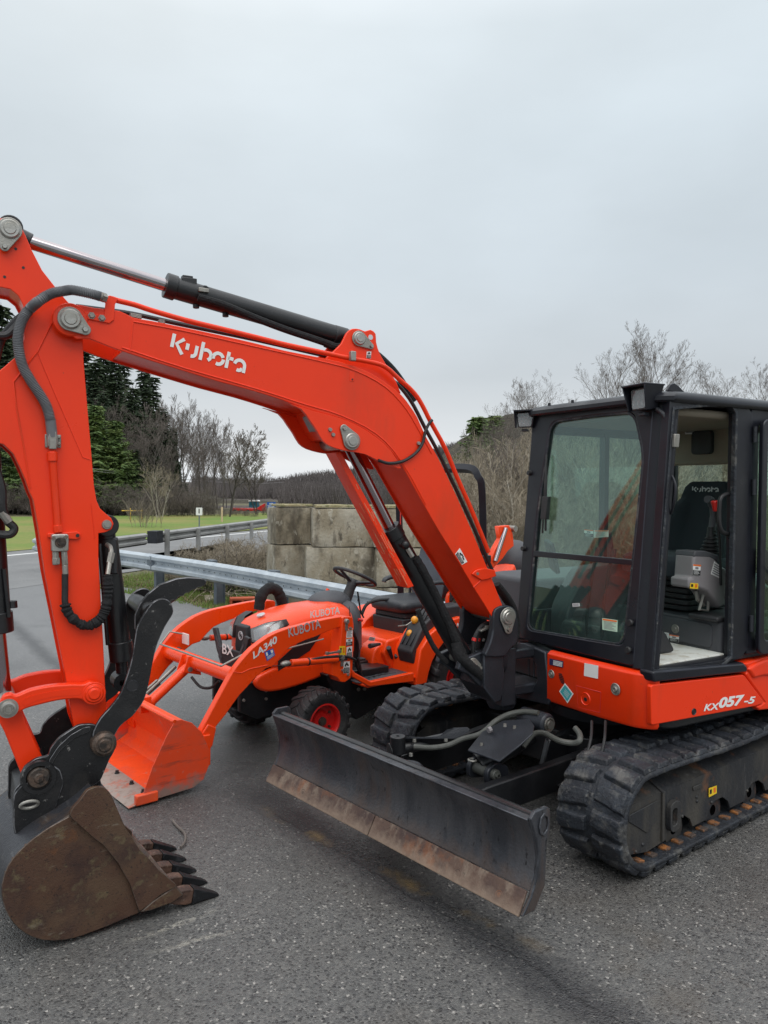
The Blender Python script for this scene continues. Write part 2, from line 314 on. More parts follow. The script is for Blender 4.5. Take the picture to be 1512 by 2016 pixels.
def zwear(m, z0, z1, col, am):
    t = m.node_tree; b = t.nodes['Principled BSDF']; l = b.inputs['Base Color'].links[0]; src = l.from_socket
    tc = nd(t, 'ShaderNodeTexCoord'); s = nd(t, 'ShaderNodeSeparateXYZ'); t.links.new(tc.outputs['Object'], s.inputs[0])
    n = nd(t, 'ShaderNodeTexNoise'); n.inputs['Scale'].default_value = 22; n.inputs['Detail'].default_value = 6; t.links.new(tc.outputs['Object'], n.inputs[0])
    r = nd(t, 'ShaderNodeMapRange'); r.inputs[1].default_value = z1; r.inputs[2].default_value = z0; r.inputs[3].default_value = -.35; r.inputs[4].default_value = .75; r.clamp = False; t.links.new(s.outputs[2], r.inputs[0])
    a = nd(t, 'ShaderNodeMath', operation='ADD'); t.links.new(r.outputs[0], a.inputs[0]); t.links.new(n.outputs[0], a.inputs[1])
    c = nd(t, 'ShaderNodeMapRange'); c.inputs[1].default_value = .45; c.inputs[2].default_value = 1.0; c.inputs[4].default_value = am; t.links.new(a.outputs[0], c.inputs[0])
    x = nd(t, 'ShaderNodeMix', data_type='RGBA'); t.links.new(c.outputs[0], x.inputs[0]); t.links.new(src, x.inputs[6]); x.inputs[7].default_value = (*col, 1); t.links.new(x.outputs[2], b.inputs['Base Color'])
zwear(M['edge'], .16, .27, (.26, .19, .14), .75)
zwear(M['bucketside'], .0, .17, (.24, .19, .16), .9)
zwear(M['blade'], .24, .36, (.085, .060, .048), .6)
def glassmat(name, tint, fac=.0, rough=0.0, haze=None, hz=.0):
    m = bpy.data.materials.new(name); m.use_nodes = True; t = m.node_tree; t.nodes.clear()
    o = nd(t, 'ShaderNodeOutputMaterial'); tr = nd(t, 'ShaderNodeBsdfTransparent'); tr.inputs[0].default_value = (*tint, 1)
    gl = nd(t, 'ShaderNodeBsdfGlossy'); gl.inputs['Roughness'].default_value = rough; gl.inputs[0].default_value = (.85, .95, .93, 1)
    lw = nd(t, 'ShaderNodeLayerWeight'); lw.inputs[0].default_value = .5; fr = nd(t, 'ShaderNodeMath', operation='POWER'); fr.inputs[1].default_value = 4.2; t.links.new(lw.outputs['Facing'], fr.inputs[0])
    ad = nd(t, 'ShaderNodeMath', operation='ADD'); ad.inputs[1].default_value = fac; t.links.new(fr.outputs[0], ad.inputs[0])
    mx = nd(t, 'ShaderNodeMixShader'); t.links.new(ad.outputs[0], mx.inputs[0]); t.links.new(tr.outputs[0], mx.inputs[1]); t.links.new(gl.outputs[0], mx.inputs[2])
    last = mx.outputs[0]
    if haze:
        df = nd(t, 'ShaderNodeBsdfDiffuse'); df.inputs[0].default_value = (*haze, 1)
        tc = nd(t, 'ShaderNodeTexCoord'); n = nd(t, 'ShaderNodeTexNoise'); n.inputs['Scale'].default_value = 2.5; n.inputs['Detail'].default_value = 4; t.links.new(tc.outputs['Object'], n.inputs[0])
        r = nd(t, 'ShaderNodeMapRange'); r.inputs[1].default_value = .3; r.inputs[2].default_value = .75; r.inputs[3].default_value = hz*.5; r.inputs[4].default_value = hz*1.4; t.links.new(n.outputs[0], r.inputs[0])
        m2 = nd(t, 'ShaderNodeMixShader'); t.links.new(r.outputs[0], m2.inputs[0]); t.links.new(last, m2.inputs[1]); t.links.new(df.outputs[0], m2.inputs[2]); last = m2.outputs[0]
    t.links.new(last, o.inputs[0]); return m
M['glass'] = glassmat('tinted_cab_glass', (.80, .93, .89), .07, 0, (.36, .45, .44), .03)
M['glass2'] = glassmat('side_cab_glass', (.86, .95, .91), .03)
M['lens'] = glassmat('lamp_lens', (.75, .75, .75), .10, .05, (.5, .5, .5), .25)
M['reflector'] = mat('lamp_reflector', (.7, .7, .7), .25, .9)

# ------------------------------------------------------------ writing and stickers
def onplane(F, n_ax, val, A, B):
    """matrix for flat lettering whose baseline runs from A to B (photograph pixels) on a local plane facing +axis"""
    a = P(F, n_ax, val, *A); b = P(F, n_ax, val, *B); n = V([1 if i == n_ax else 0 for i in range(3)])
    ex = (b-a); L = ex.length; ex.normalize(); ey = n.cross(ex)
    m = Matrix((ex, ey, n)).transposed().to_4x4(); m.translation = a
    return F @ m, L
def text(parent, name, s_, Mx, L, H, mt, bold=.02, shear=0, th=.0012, space=1.0):
    cu = bpy.data.curves.new('t', 'FONT'); cu.body = s_; cu.size = 1; cu.offset = bold; cu.shear = shear; cu.extrude = 0; cu.space_character = space
    to = bpy.data.objects.new('t', cu); C.objects.link(to)
    dg = bpy.context.evaluated_depsgraph_get(); me = bpy.data.meshes.new_from_object(to.evaluated_get(dg))
    bpy.data.objects.remove(to)
    xs = [v.co.x for v in me.vertices]; ys = [v.co.y for v in me.vertices]; x0, x1, y0, y1 = min(xs), max(xs), min(ys), max(ys)
    vs = [((v.co.x-x0)/(x1-x0)*L, (v.co.y-y0)/(y1-y0)*H) for v in me.vertices]; fs = [list(p.vertices) for p in me.polygons]
    bpy.data.meshes.remove(me)
    b = MB(Mx); b.add([(x, y, th) for x, y in vs], fs)
    return b.build(name, mt, parent, smooth_=False)
def decal(parent, F, ax, val, quad, kind='text', name='sticker'):
    """printed sticker: a real thin plate with its bands and lines; quad = TL, TR, BR, BL photograph pixels"""
    q = [P(F, ax, val, *p) for p in quad]; n = V([1 if i == ax else 0 for i in range(3)])*(1 if val >= 0 else 1)
    def pt(u, v, h): a = q[0].lerp(q[1], u); b_ = q[3].lerp(q[2], u); return tuple(a.lerp(b_, v)+n*h)
    b = MB(F)
    def rect(u0, v0, u1, v1, h, mi):
        b.mi = mi; b.add([pt(u0, v0, h), pt(u1, v0, h), pt(u1, v1, h), pt(u0, v1, h)], [[0, 1, 2, 3]])
    base, hd, dk = M['white'], M['orangest'], M['ink']
    if kind == 'yellow': base = M['yellow']
    if kind == 'teal': base, hd = M['white'], M['teal']
    if kind == 'blue': base, hd = M['blue'], M['white']
    if kind == 'navy': base, hd = M['navy'], M['white']
    if kind == 'green': base, hd = mat('pale_green_sticker', (.50, .68, .52), .5), M['orangest']
    mats = [base, hd, dk, M['grey'], M['yellow']]
    vs = [pt(*c, .001) for c in ((0, 0), (1, 0), (1, 1), (0, 1))]
    b.mi = 0; b.add([tuple(V(v)-n*.001) for v in vs]+vs, [[4, 5, 6, 7], [0, 1, 5, 4], [1, 2, 6, 5], [2, 3, 7, 6], [3, 0, 4, 7]])
    if kind in ('text', 'green'):
        rect(.04, .04, .96, .17, .002, 1)
        for i in range(7): rect(.1, .25+i*.1, .9-.12*((i*5) % 3), .29+i*.1, .002, 3)
    elif kind == 'warn':
        rect(.0, .0, 1, .14, .002, 1); rect(.0, .50, 1, .98, .002, 2)
        for i in range(5): rect(.1, .54+i*.08, .9-.1*((i*5) % 3), .565+i*.08, .003, 0)
        rect(.3, .22, .7, .42, .002, 3)
    elif kind == 'figure':
        rect(.06, .52, .94, .97, .002, 2)
        for i in range(6): rect(.14, .57+i*.06, .86, .585+i*.06, .003, 0)
        rect(.38, .10, .6, .22, .002, 2); rect(.25, .2, .75, .3, .002, 2); rect(.2, .28, .42, .44, .002, 2); rect(.55, .28, .8, .4, .002, 2)
    elif kind == 'yellow':
        rect(.1, .2, .35, .7, .002, 2); rect(.6, .15, .85, .75, .002, 1)
    elif kind == 'yellowtext':
        pass
    elif kind == 'navy':
        for i in range(4): rect(.28, .16+i*.2, .95, .28+i*.2, .002, 1)
    elif kind == 'teal': rect(.08, .08, .92, .92, .002, 1); [rect(.3, .3+.12*i, .8, .33+.12*i, .003, 0) for i in range(4)]
    elif kind == 'blue': rect(.1, .12, .3, .5, .002, 1); rect(.65, .12, .9, .5, .002, 1); [rect(.1, .6+.12*i, .9, .65+.12*i, .002, 1) for i in range(3)]
    elif kind == 'plate':
        for i in range(5): rect(.08, .12+i*.17, .92, .2+i*.17, .002, 3)
    return b.build(name, mats, parent, smooth_=False)
def strokes(b, segs, Mx, sx, sy, wd, th):
    """block strokes of a stencil logo; each is a list of points in letter units"""
    for s_ in segs:
        pts = [V((x*sx, y*sy)) for x, y in s_]; L = []; R = []
        for i, p in enumerate(pts):
            t = (pts[min(i+1, len(pts)-1)]-pts[max(i-1, 0)]).normalized(); n = V((-t.y, t.x))*wd/2
            L.append(p+n); R.append(p-n)
        n = len(pts); F0 = b.F; b.F = Mx
        b.add([(p.x, p.y, th) for p in L]+[(p.x, p.y, th) for p in R], [[i, i+1, n+i+1, n+i] for i in range(n-1)]); b.F = F0
def arc(cx, cy, r, a0, a1, n=9): return [(cx+r*cos(rad(a0+(a1-a0)*i/(n-1))), cy+r*sin(rad(a0+(a1-a0)*i/(n-1)))) for i in range(n)]
LOGO = [[(.12, .35), (.12, 1.40)], [(.95, 1.22), (.42, .72), (.98, .02)],                # K
        [(1.28, .98), (1.28, .48)], [(2.0, 1.0), (2.0, .45)]+arc(1.68, .42, .32, 0, -95, 7)[1:],     # u
        [(2.42, 1.45), (2.42, .02)], arc(2.80, .52, .40, 125, -60, 10),                 # b
        arc(3.78, .55, .40, 200, 20, 10), arc(3.82, .50, .40, -110, 10, 8),             # o
        [(4.55, 1.30), (4.55, .0)], [(4.55, .82), (5.0, .82)],                           # t
        arc(5.58, .50, .42, 175, 0, 10)+[(6.0, .0)], arc(5.52, .42, .33, -20, -110, 7)]      # a
def logo(parent, name, F, ax, val, A, B, mt, k=1.0):
    Mx, L = onplane(F, ax, val, A, B); b = MB(F); sx = L/6.1; strokes(b, LOGO, Mx, sx, sx*k, sx*.27, .002)
    return b.build(name, mt, parent, smooth_=False)
# ============================================================ GROUND
def ground_mat(name, kind):
    m = bpy.data.materials.new(name); m.use_nodes = True; t = m.node_tree; b = t.nodes['Principled BSDF']; tc = nd(t, 'ShaderNodeTexCoord')
    def noise_(s_, det=6, src=None, ro=.6):
        n = nd(t, 'ShaderNodeTexNoise'); n.inputs['Scale'].default_value = s_; n.inputs['Detail'].default_value = det; n.inputs['Roughness'].default_value = ro; t.links.new(src or tc.outputs['Object'], n.inputs['Vector']); return n.outputs[0]
    def rng(x, lo, hi, a=0., c=1., cl=True):
        r = nd(t, 'ShaderNodeMapRange'); r.clamp = cl
        for i, v in zip((1, 2, 3, 4), (lo, hi, a, c)): r.inputs[i].default_value = v
        t.links.new(x, r.inputs[0]); return r.outputs[0]
    def mixc(f, a, c):
        x = nd(t, 'ShaderNodeMix', data_type='RGBA')
        if isinstance(f, float): x.inputs[0].default_value = f
        else: t.links.new(f, x.inputs[0])
        for i, q in ((6, a), (7, c)):
            if isinstance(q, tuple): x.inputs[i].default_value = (*q, 1)
            else: t.links.new(q, x.inputs[i])
        return x.outputs[2]
    def mth(op, a, c=None):
        n = nd(t, 'ShaderNodeMath', operation=op)
        for i, q in ((0, a), (1, c)):
            if q is None: continue
            if isinstance(q, (int, float)): n.inputs[i].default_value = q
            else: t.links.new(q, n.inputs[i])
        return n.outputs[0]
    if kind == 'asphalt':
        sxyz = nd(t, 'ShaderNodeSeparateXYZ'); t.links.new(tc.outputs['Object'], sxyz.inputs[0])
        wob = mth('ADD', mth('MULTIPLY', mth('SUBTRACT', noise_(2.2), .5), .5), mth('MULTIPLY', mth('SUBTRACT', noise_(14, 8), .5), .28))
        def line(A, B, wd, soft, wobble=1.0, wsc=None):
            d = (B-A).normalized(); nx, ny = -d.y, d.x
            dist = mth('ADD', mth('MULTIPLY', mth('SUBTRACT', sxyz.outputs[0], A.x), nx), mth('MULTIPLY', mth('SUBTRACT', sxyz.outputs[1], A.y), ny))
            dist = mth('ABSOLUTE', mth('ADD', dist, mth('MULTIPLY', wob, wobble)))
            al = mth('ADD', mth('MULTIPLY', mth('SUBTRACT', sxyz.outputs[0], A.x), d.x), mth('MULTIPLY', mth('SUBTRACT', sxyz.outputs[1], A.y), d.y))
            L = (B-A).length; e = mth('MULTIPLY', rng(al, -.15, .1), rng(al, L-.1, L+.2, 1., 0.))
            return mth('MULTIPLY', rng(dist, wd, wd+soft, 1., 0.), e)
        g = lambda u, v: V(P(FU, 2, 0, u, v)[:2])
        vo = nd(t, 'ShaderNodeTexVoronoi'); vo.inputs['Scale'].default_value = 105; t.links.new(tc.outputs['Object'], vo.inputs['Vector'])
        vs = nd(t, 'ShaderNodeSeparateColor'); t.links.new(vo.outputs['Color'], vs.inputs[0])
        c = mixc(rng(noise_(30, 3), .35, .65), (.076, .076, .077), (.118, .116, .110))
        c = mixc(rng(vs.outputs[0], .5, 1.0, 0., .85), c, (.17, .165, .155))
        c = mixc(rng(vs.outputs[1], .955, .99), c, (.40, .38, .35))
        c = mixc(rng(vs.outputs[2], .70, 1.0, 0., .9), c, (.012, .012, .014))
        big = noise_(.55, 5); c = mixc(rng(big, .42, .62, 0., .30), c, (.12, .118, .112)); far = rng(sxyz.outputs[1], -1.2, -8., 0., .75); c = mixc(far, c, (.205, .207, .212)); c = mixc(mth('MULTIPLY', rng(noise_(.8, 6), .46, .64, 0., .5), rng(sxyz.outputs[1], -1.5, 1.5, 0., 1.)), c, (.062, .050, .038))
        wet = rng(noise_(.9, 6), .50, .66, 0., .8)
        # oily seam that runs past the blade, and the tyre-dark patch under the tractor
        seam = line(g(498, 1560), g(1235, 2030), .05, .13, .35); seam2 = line(g(0, 1205), g(125, 1325), .02, .12, .4)
        seam3 = line(g(1100, 1420), g(1500, 1900), .01, .05, .3)
        c = mixc(mth('MULTIPLY', seam, .62), c, (.018, .019, .023)); crack = line(g(520, 1590), g(1300, 2060), .004, .006, .30); c = mixc(mth('MULTIPLY', crack, .5), c, (.010, .010, .011)); c = mixc(mth('MULTIPLY', seam2, .6), c, (.03, .031, .034))
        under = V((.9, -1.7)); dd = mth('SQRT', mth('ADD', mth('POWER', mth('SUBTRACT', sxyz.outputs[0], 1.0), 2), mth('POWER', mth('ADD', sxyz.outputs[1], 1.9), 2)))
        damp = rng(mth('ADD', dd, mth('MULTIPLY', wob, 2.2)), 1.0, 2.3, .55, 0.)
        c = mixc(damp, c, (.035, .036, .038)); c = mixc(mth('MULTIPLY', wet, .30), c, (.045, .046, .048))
        # rust-yellow stain beside the seam, pale scrape marks by the bucket
        st = mth('MULTIPLY', line(g(535, 1600), g(1010, 1840), .008, .05, .35), rng(noise_(2.6), .50, .62)); c = mixc(mth('MULTIPLY', st, .7), c, (.22, .15, .065))
        st2 = mth('MULTIPLY', line(g(1240, 1850), g(1500, 1950), .15, .3, 1.), rng(noise_(2.0), .48, .62)); c = mixc(mth('MULTIPLY', st2, .35), c, (.09, .065, .04))
        for a_, b_ in (((300, 1838), (372, 1812)), ((352, 1862), (412, 1846))):
            sc1 = mth('MULTIPLY', line(g(*a_), g(*b_), .004, .02, .06), rng(noise_(30), .42, .55)); c = mixc(mth('MULTIPLY', sc1, .8), c, (.38, .36, .31))
        t.links.new(c, b.inputs['Base Color'])
        ro = mth('SUBTRACT', .48, mth('ADD', mth('MULTIPLY', damp, .35), mth('ADD', mth('MULTIPLY', wet, .16), mth('MULTIPLY', seam, .25)))); t.links.new(mth('MAXIMUM', ro, .22), b.inputs['Roughness'])
        bu = nd(t, 'ShaderNodeBump'); bu.inputs['Strength'].default_value = .75; bu.inputs['Distance'].default_value = .004
        t.links.new(mth('ADD', rng(vo.outputs['Distance'], 0, .6, 1., 0.), noise_(160, 3)), bu.inputs['Height']); t.links.new(bu.outputs[0], b.inputs['Normal'])
    elif kind == 'dirt':
        c = mixc(rng(noise_(1.2), .4, .62), (.12, .095, .06), (.085, .10, .035)); c = mixc(rng(noise_(14), .5, .7), c, (.22, .18, .11)); c = mixc(rng(noise_(40), .56, .7), c, (.05, .04, .03))
        t.links.new(c, b.inputs['Base Color']); b.inputs['Roughness'].default_value = .95
        bu = nd(t, 'ShaderNodeBump'); bu.inputs['Distance'].default_value = .03; t.links.new(noise_(25), bu.inputs['Height']); t.links.new(bu.outputs[0], b.inputs['Normal'])
    elif kind == 'lawn':
        c = mixc(rng(noise_(.16), .40, .60), (.125, .205, .028), (.235, .215, .06)); c = mixc(rng(noise_(.5), .55, .7, 0., .5), c, (.22, .17, .07)); c = mixc(rng(noise_(5), .45, .7, 0., .6), c, (.08, .15, .025))
        t.links.new(c, b.inputs['Base Color']); b.inputs['Roughness'].default_value = .95
    elif kind == 'road':
        c = mixc(rng(noise_(.8), .4, .6), (.15, .15, .152), (.19, .19, .19)); c = mixc(rng(noise_(30), .5, .75), c, (.26, .26, .25)); t.links.new(c, b.inputs['Base Color']); b.inputs['Roughness'].default_value = .6
    elif kind == 'gravel':
        c = mixc(rng(noise_(18), .4, .6), (.10, .10, .10), (.24, .23, .22)); t.links.new(c, b.inputs['Base Color']); b.inputs['Roughness'].default_value = .9
    elif kind == 'hill':
        c = mixc(rng(noise_(.06), .4, .6), (.036, .032, .020), (.058, .048, .030)); c = mixc(rng(noise_(.6), .5, .68), c, (.09, .072, .045)); c = mixc(rng(noise_(3), .5, .7, 0., .6), c, (.035, .04, .022)); t.links.new(c, b.inputs['Base Color']); b.inputs['Roughness'].default_value = 1
        bu = nd(t, 'ShaderNodeBump'); bu.inputs['Distance'].default_value = .5; t.links.new(noise_(2), bu.inputs['Height']); t.links.new(bu.outputs[0], b.inputs['Normal'])
    elif kind == 'farhill':
        c = mixc(rng(noise_(.03, 9), .38, .62), (.070, .060, .056), (.11, .092, .080)); c = mixc(rng(noise_(.25, 8), .52, .66), c, (.13, .11, .095)); c = mixc(rng(noise_(.02), .60, .68, 0., .8), c, (.05, .06, .045)); t.links.new(c, b.inputs['Base Color']); b.inputs['Roughness'].default_value = 1
        bu = nd(t, 'ShaderNodeBump'); bu.inputs['Distance'].default_value = 3; t.links.new(noise_(.3), bu.inputs['Height']); t.links.new(bu.outputs[0], b.inputs['Normal'])
    return m
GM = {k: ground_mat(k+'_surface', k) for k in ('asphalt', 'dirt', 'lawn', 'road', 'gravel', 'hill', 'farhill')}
def sheet(name, pts, z, m):
    b = MB(); b.add([(p[0], p[1], z) for p in pts], [list(range(len(pts)))]); return b.build(name, m, None, smooth_=False, kind='structure')
vd = V((FW.x, FW.y, 0)).normalized(); vr = V((RT.x, RT.y, 0)).normalized()
def vp(D, X, z=0.): q = V((CPOS.x, CPOS.y, 0))+vd*D+vr*X; return V((q.x, q.y, z))      # depth / sideways along the photographer's sight
sheet('ground', [vp(-60, -400), vp(-60, 400), vp(2500, 2500), vp(2500, -2500)], -.012, GM['dirt'])
g0 = lambda u, v: P(FU, 2, 0, u, v)
edge = [g0(*q) for q in ((225, 1152), (300, 1168), (360, 1184), (440, 1206), (500, 1224))]
e2 = [V((-1.18, -5.5, 0)), V((-1.5, -3, 0)), V((-2.4, 0, 0)), V((-3.2, 6, 0)), V((-4, 14, 0))]
lot = [vp(26, -40), vp(26, -9.0)]+[g0(225, 1096)]+edge+e2+[vp(-12, 8), vp(-12, -12), vp(-6, -40)]
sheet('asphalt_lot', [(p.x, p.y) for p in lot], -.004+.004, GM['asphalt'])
ra, rb = g0(30, 1087), g0(505, 1044)
def off(a, b, d): n = V((-(b-a).y, (b-a).x, 0)).normalized(); n = n if n.dot(vd) > 0 else -n; return n*d
n_ = off(ra, rb, 1); dr = (rb-ra).normalized()
A_, B_ = ra-dr*30, rb+dr*60
sheet('road', [A_-n_*6.6, B_-n_*6.6, B_, A_], .004, GM['road'])
sheet('road_edge_line', [A_-n_*.9, B_-n_*.9, B_-n_*.7, A_-n_*.7], .008, M['white'])
sheet('road_far_line', [B_-n_*6.1+(A_-B_)*.62, B_-n_*6.1, B_-n_*5.95, B_-n_*5.95+(A_-B_)*.62], .008, M['white'])
sheet('gravel_shoulder', [g0(235, 1100), g0(470, 1066), g0(400, 1105), g0(240, 1122)], .004, GM['gravel'])
sheet('lawn', [A_+n_*.3, B_+n_*.3, vp(75, -2), vp(56, -12), vp(50, -22), vp(48, -60)], .012, GM['lawn'])
# terrain
def terrain(name, D0, D1, X0, X1, nD, nX, hf, m):
    b = MB(); vs = []
    for i in range(nD+1):
        for j in range(nX+1):
            D = D0+(D1-D0)*i/nD; X = X0+(X1-X0)*j/nX; q = vp(D, X); vs.append((q.x, q.y, hf(D, X)))
    b.add(vs, [[i*(nX+1)+j, i*(nX+1)+j+1, (i+1)*(nX+1)+j+1, (i+1)*(nX+1)+j] for i in range(nD) for j in range(nX)])
    return b.build(name, m, None, kind='structure', ang=180)
def sst(a, b, x): t = min(max((x-a)/(b-a), 0), 1); return t*t*(3-2*t)
def hleft(D, X):
    return -.35+sst(46, 95, D)*4.2*(1-sst(-48, -20, X))+noise.noise(V((D*.08, X*.08, 0)))*1.2*sst(46, 60, D)
terrain('wooded_slope', 44, 130, -95, 0, 34, 40, hleft, GM['hill'])
def hright(D, X):
    return -.4+sst(11.5, 17, D)*1.0+sst(22, 60, D)*7*sst(-1, 10, X)+noise.noise(V((D*.1, X*.1, 3)))*.5*sst(14, 20, D)
terrain('brushy_slope', 11.0, 80, 1.5, 75, 40, 40, hright, GM['hill'])
def ridge(seed, base, prof):
    def f(D, X, D0=0): return 0
    return f
def hfar(D, X):
    u = X/D*FPX+756
    pr = [(-400, 930), (200, 950), (440, 958), (540, 951), (600, 941), (680, 938), (740, 924), (800, 908), (880, 884), (960, 872), (1050, 868), (1200, 850), (1500, 840), (2200, 850)]
    for (a, ya), (b, yb) in zip(pr, pr[1:]):
        if a <= u <= b: y = ya+(yb-ya)*(u-a)/(b-a); break
    else: y = 900
    H = 1.92+(962-y)/FPX*D+noise.noise(V((X*.02, D*.02, 1)))*2.0
    return -2+(H+2)*sst(200, 420, D)
terrain('far_hill', 190, 520, -420, 520, 26, 90, lambda D, X: hfar(420, X*420/max(D, 1))*sst(190, 420, D)-2*(1-sst(190, 420, D)), GM['farhill'])
# ============================================================ TREES
def bare_tree(name, label, H, mt, mtw, seed, spread=.5, depth=4, first=.28, stems=1, trunk_r=None, group=None, thin=1.0, up=.18, limb=1.0, wig=.16):
    R = random.Random(seed); tr = MB(); tw = MB()
    def br(p, d, L, r, lev, b):
        pts = [p]; q = p; n = 4 if lev < 2 else 3
        for i in range(n):
            d = (d+V((R.uniform(-1, 1), R.uniform(-1, 1), R.uniform(-.3, .8)))*wig).normalized(); q = q+d*(L/n); pts.append(q)
        rr = [max(r*(1-(.86 if lev == 0 else .62)*i/n), .0035*thin) for i in range(n+1)]
        (tr if lev < 2 else tw).tube(pts, rr, 7 if lev == 0 else (5 if lev == 1 else 3), caps=False)
        if lev >= depth: return
        k = {0: 13, 1: 6, 2: 5, 3: 4, 4: 3}[lev]
        for j in range(k):
            t = first+(1-first)*(j+R.random())/k if lev == 0 else .25+.75*(j+R.random())/k
            i = min(int(t*n), n-1); pp = pts[i].lerp(pts[i+1], t*n-i); a = R.uniform(0, 2*pi)
            side = d.orthogonal().normalized(); side = Matrix.Rotation(a, 3, d) @ side
            nd_ = (d*(1-spread)+side*spread*R.uniform(.8, 1.2)+V((0, 0, up))).normalized()
            br(pp, nd_, L*R.uniform(.42, .62)*(1.1-.5*t)*(limb if lev == 0 else 1), rr[i]*.5, lev+1, b)
    for s_ in range(stems):
        a = R.uniform(0, 2*pi); o = V((cos(a), sin(a), 0))*(.12*stems if stems > 1 else 0)*R.random()
        lean = V((cos(a)*.25, sin(a)*.25, 1)) if stems > 1 else V((R.uniform(-.06, .06), R.uniform(-.06, .06), 1))
        br(o, lean.normalized(), H*R.uniform(.75, .95)*(.8 if stems > 1 else .82), trunk_r or H*.0085, 0, None)
    f_ = H/max(v.z for v in tr.v+tw.v)
    tr.v = [v*f_ for v in tr.v]; tw.v = [v*f_ for v in tw.v]
    root = thing(name, label, 'tree', I4, group)
    tr.build('trunk', mt, root, ang=180); tw.build('crown', mtw, root, ang=180); return root
def conifer(name, label, H, Rr, mt, mn, seed, droop=.35, group=None, dens=1.0, base=.08, ragged=.35):
    R = random.Random(seed); tr = MB(); nd_ = MB()
    tr.tube([(0, 0, 0), (.02*H*R.uniform(-1, 1), 0, H*.5), (0, 0, H)], [H*.016, H*.009, .01], 7)
    z = H*base; vs = []; fs = []
    while z < H*.985:
        t = z/H; rad_ = Rr*(1-t)**.8*(1+ragged*R.uniform(-1, .7))+.08; k = int((7+6*(1-t))*dens)+2
        for j in range(k):
            a = R.uniform(0, 2*pi); L = rad_*R.uniform(.6, 1.1); d = V((cos(a), sin(a), 0)); sd = V((-sin(a), cos(a), 0))
            n = max(int(L/.13*dens), 4); 
            tr.tube([V((0, 0, z)), V((0, 0, z-droop*L*.6))+d*L*.8], [.02, .006], 3, caps=False)
            for q in range(n):
                f = (q+R.random())/n; c = V((0, 0, z-droop*L*f*f+.12*L*f))+d*L*f
                for s_ in range(2):
                    s = .22*(1.15-f)*Rr/1.6+.10; e = sd*R.choice((-1, 1))*s*R.uniform(.6, 1.8)+d*s*R.uniform(.2, .9)+V((0, 0, -s*R.uniform(.1, .7)))
                    wv = V((R.uniform(-1, 1), R.uniform(-1, 1), R.uniform(-.6, .6)))*s*.30; i0 = len(vs)
                    vs += [tuple(c-wv*.6), tuple(c+wv), tuple(c+e+wv*.3), tuple(c+e*.8-wv)]; fs.append([i0, i0+1, i0+2, i0+3])
        z += H*.020/(.6+.4*dens)
    nd_.add(vs, fs)
    root = thing(name, label, 'tree', I4, group); tr.build('trunk', mt, root, ang=180); nd_.build('crown', mn, root, smooth_=False); return root
ORD = 'first second third fourth fifth sixth seventh eighth ninth tenth eleventh twelfth thirteenth fourteenth fifteenth'.split()
def put(proto, spots, labels, group, used=[]):
    """first spot takes the prototype itself, the rest are copies"""
    if labels == 'ord':
        nm, tail = group[1], group[2]; group = group[0]; spots = sorted(spots, key=lambda t: (V((t[0], t[1], 0))-CPOS).dot(RT)/(V((t[0], t[1], 0))-CPOS).dot(FW)); labels = [f'{nm}, {ORD[k]} from the left {tail}' for k in range(len(spots))]
    for i, (x, y, z, s, a) in enumerate(spots):
        Mx = Matrix.Translation((x, y, z)) @ RZ(a) @ Matrix.Diagonal((s, s, s*random.uniform(.92, 1.08), 1))
        p = proto[i % len(proto)]
        lab = labels[i % len(labels)] if isinstance(labels, list) else labels
        if id(p) not in used: p.matrix_basis = Mx; used.append(id(p)); p['label'] = lab; p['group'] = group
        else: dup(p, Mx, lab, group)
def spot(u, D, z, s): p = gp(u, D, z); return (p.x, p.y, z, s, random.uniform(0, 6.28))
GW = 'dark evergreens on the wooded slope'
con = [conifer('spruce_tree', '', 12, 2.9, M['darkbark'], M['needle'], 1), conifer('spruce_tree', '', 12, 2.6, M['darkbark'], M['needle'], 2, ragged=.5), conifer('spruce_tree', '', 12, 2.2, M['darkbark'], M['needle'], 3, droop=.2, ragged=.6)]
sp = []
def hz(u, D): return hleft(D, (u-756)/FPX*D)
def top_at(u):   # skyline of the left wood in photograph pixels
    pr = [(-200, 560), (0, 605), (60, 640), (170, 660), (215, 690), (262, 712), (280, 730), (302, 734), (335, 800), (370, 860), (400, 900)]
    for (a, ya), (b, yb) in zip(pr, pr[1:]):
        if a <= u <= b: return ya+(yb-ya)*(u-a)/(b-a)
    return 900
for u, D, f in [(-150, 66, 1), (-90, 62, 1), (-40, 68, 1), (5, 64, 1), (48, 60, 1), (90, 70, 1), (130, 64, .97), (165, 68, 1), (188, 62, .95), (205, 72, 1.0), (228, 64, .93), (245, 70, .98), (262, 62, .86), (284, 66, 1.0), (302, 68, .98), (322, 70, .88), (340, 66, .80), (205, 58, .72), (150, 58, .7), (100, 57, .75), (20, 56, .72), (-60, 56, .7), (300, 60, .62), (268, 57, .5), (350, 62, .55), (366, 60, .50)]:
    z = hz(u, D)-.3; H = 1.92+(962-top_at(u))/FPX*D-z; sp.append(spot(u, D, z, max(H*f, 3)/12))
put(con, sp, 'tall dark spruce among the dense evergreens on the slope across the road', GW)
pg = [conifer('pine_tree', '', 8, 2.6, M['darkbark'], M['needlegreen'], 11, droop=-.05, dens=.9, base=.12, ragged=.7), conifer('pine_tree', '', 8, 2.4, M['darkbark'], M['needlegreen'], 12, droop=0, dens=.8, base=.12, ragged=.8)]
sp = [spot(188, 54, -.2, 1.02), spot(226, 55, -.2, .84), spot(160, 54, -.2, .95), spot(262, 57, .3, .55), spot(40, 55, -.2, .9), spot(-30, 56, 0, 1)]
put(pg, sp, 'ord', ('brighter green pines at the wood edge', 'bright green ragged pine', 'before the dark spruces'))
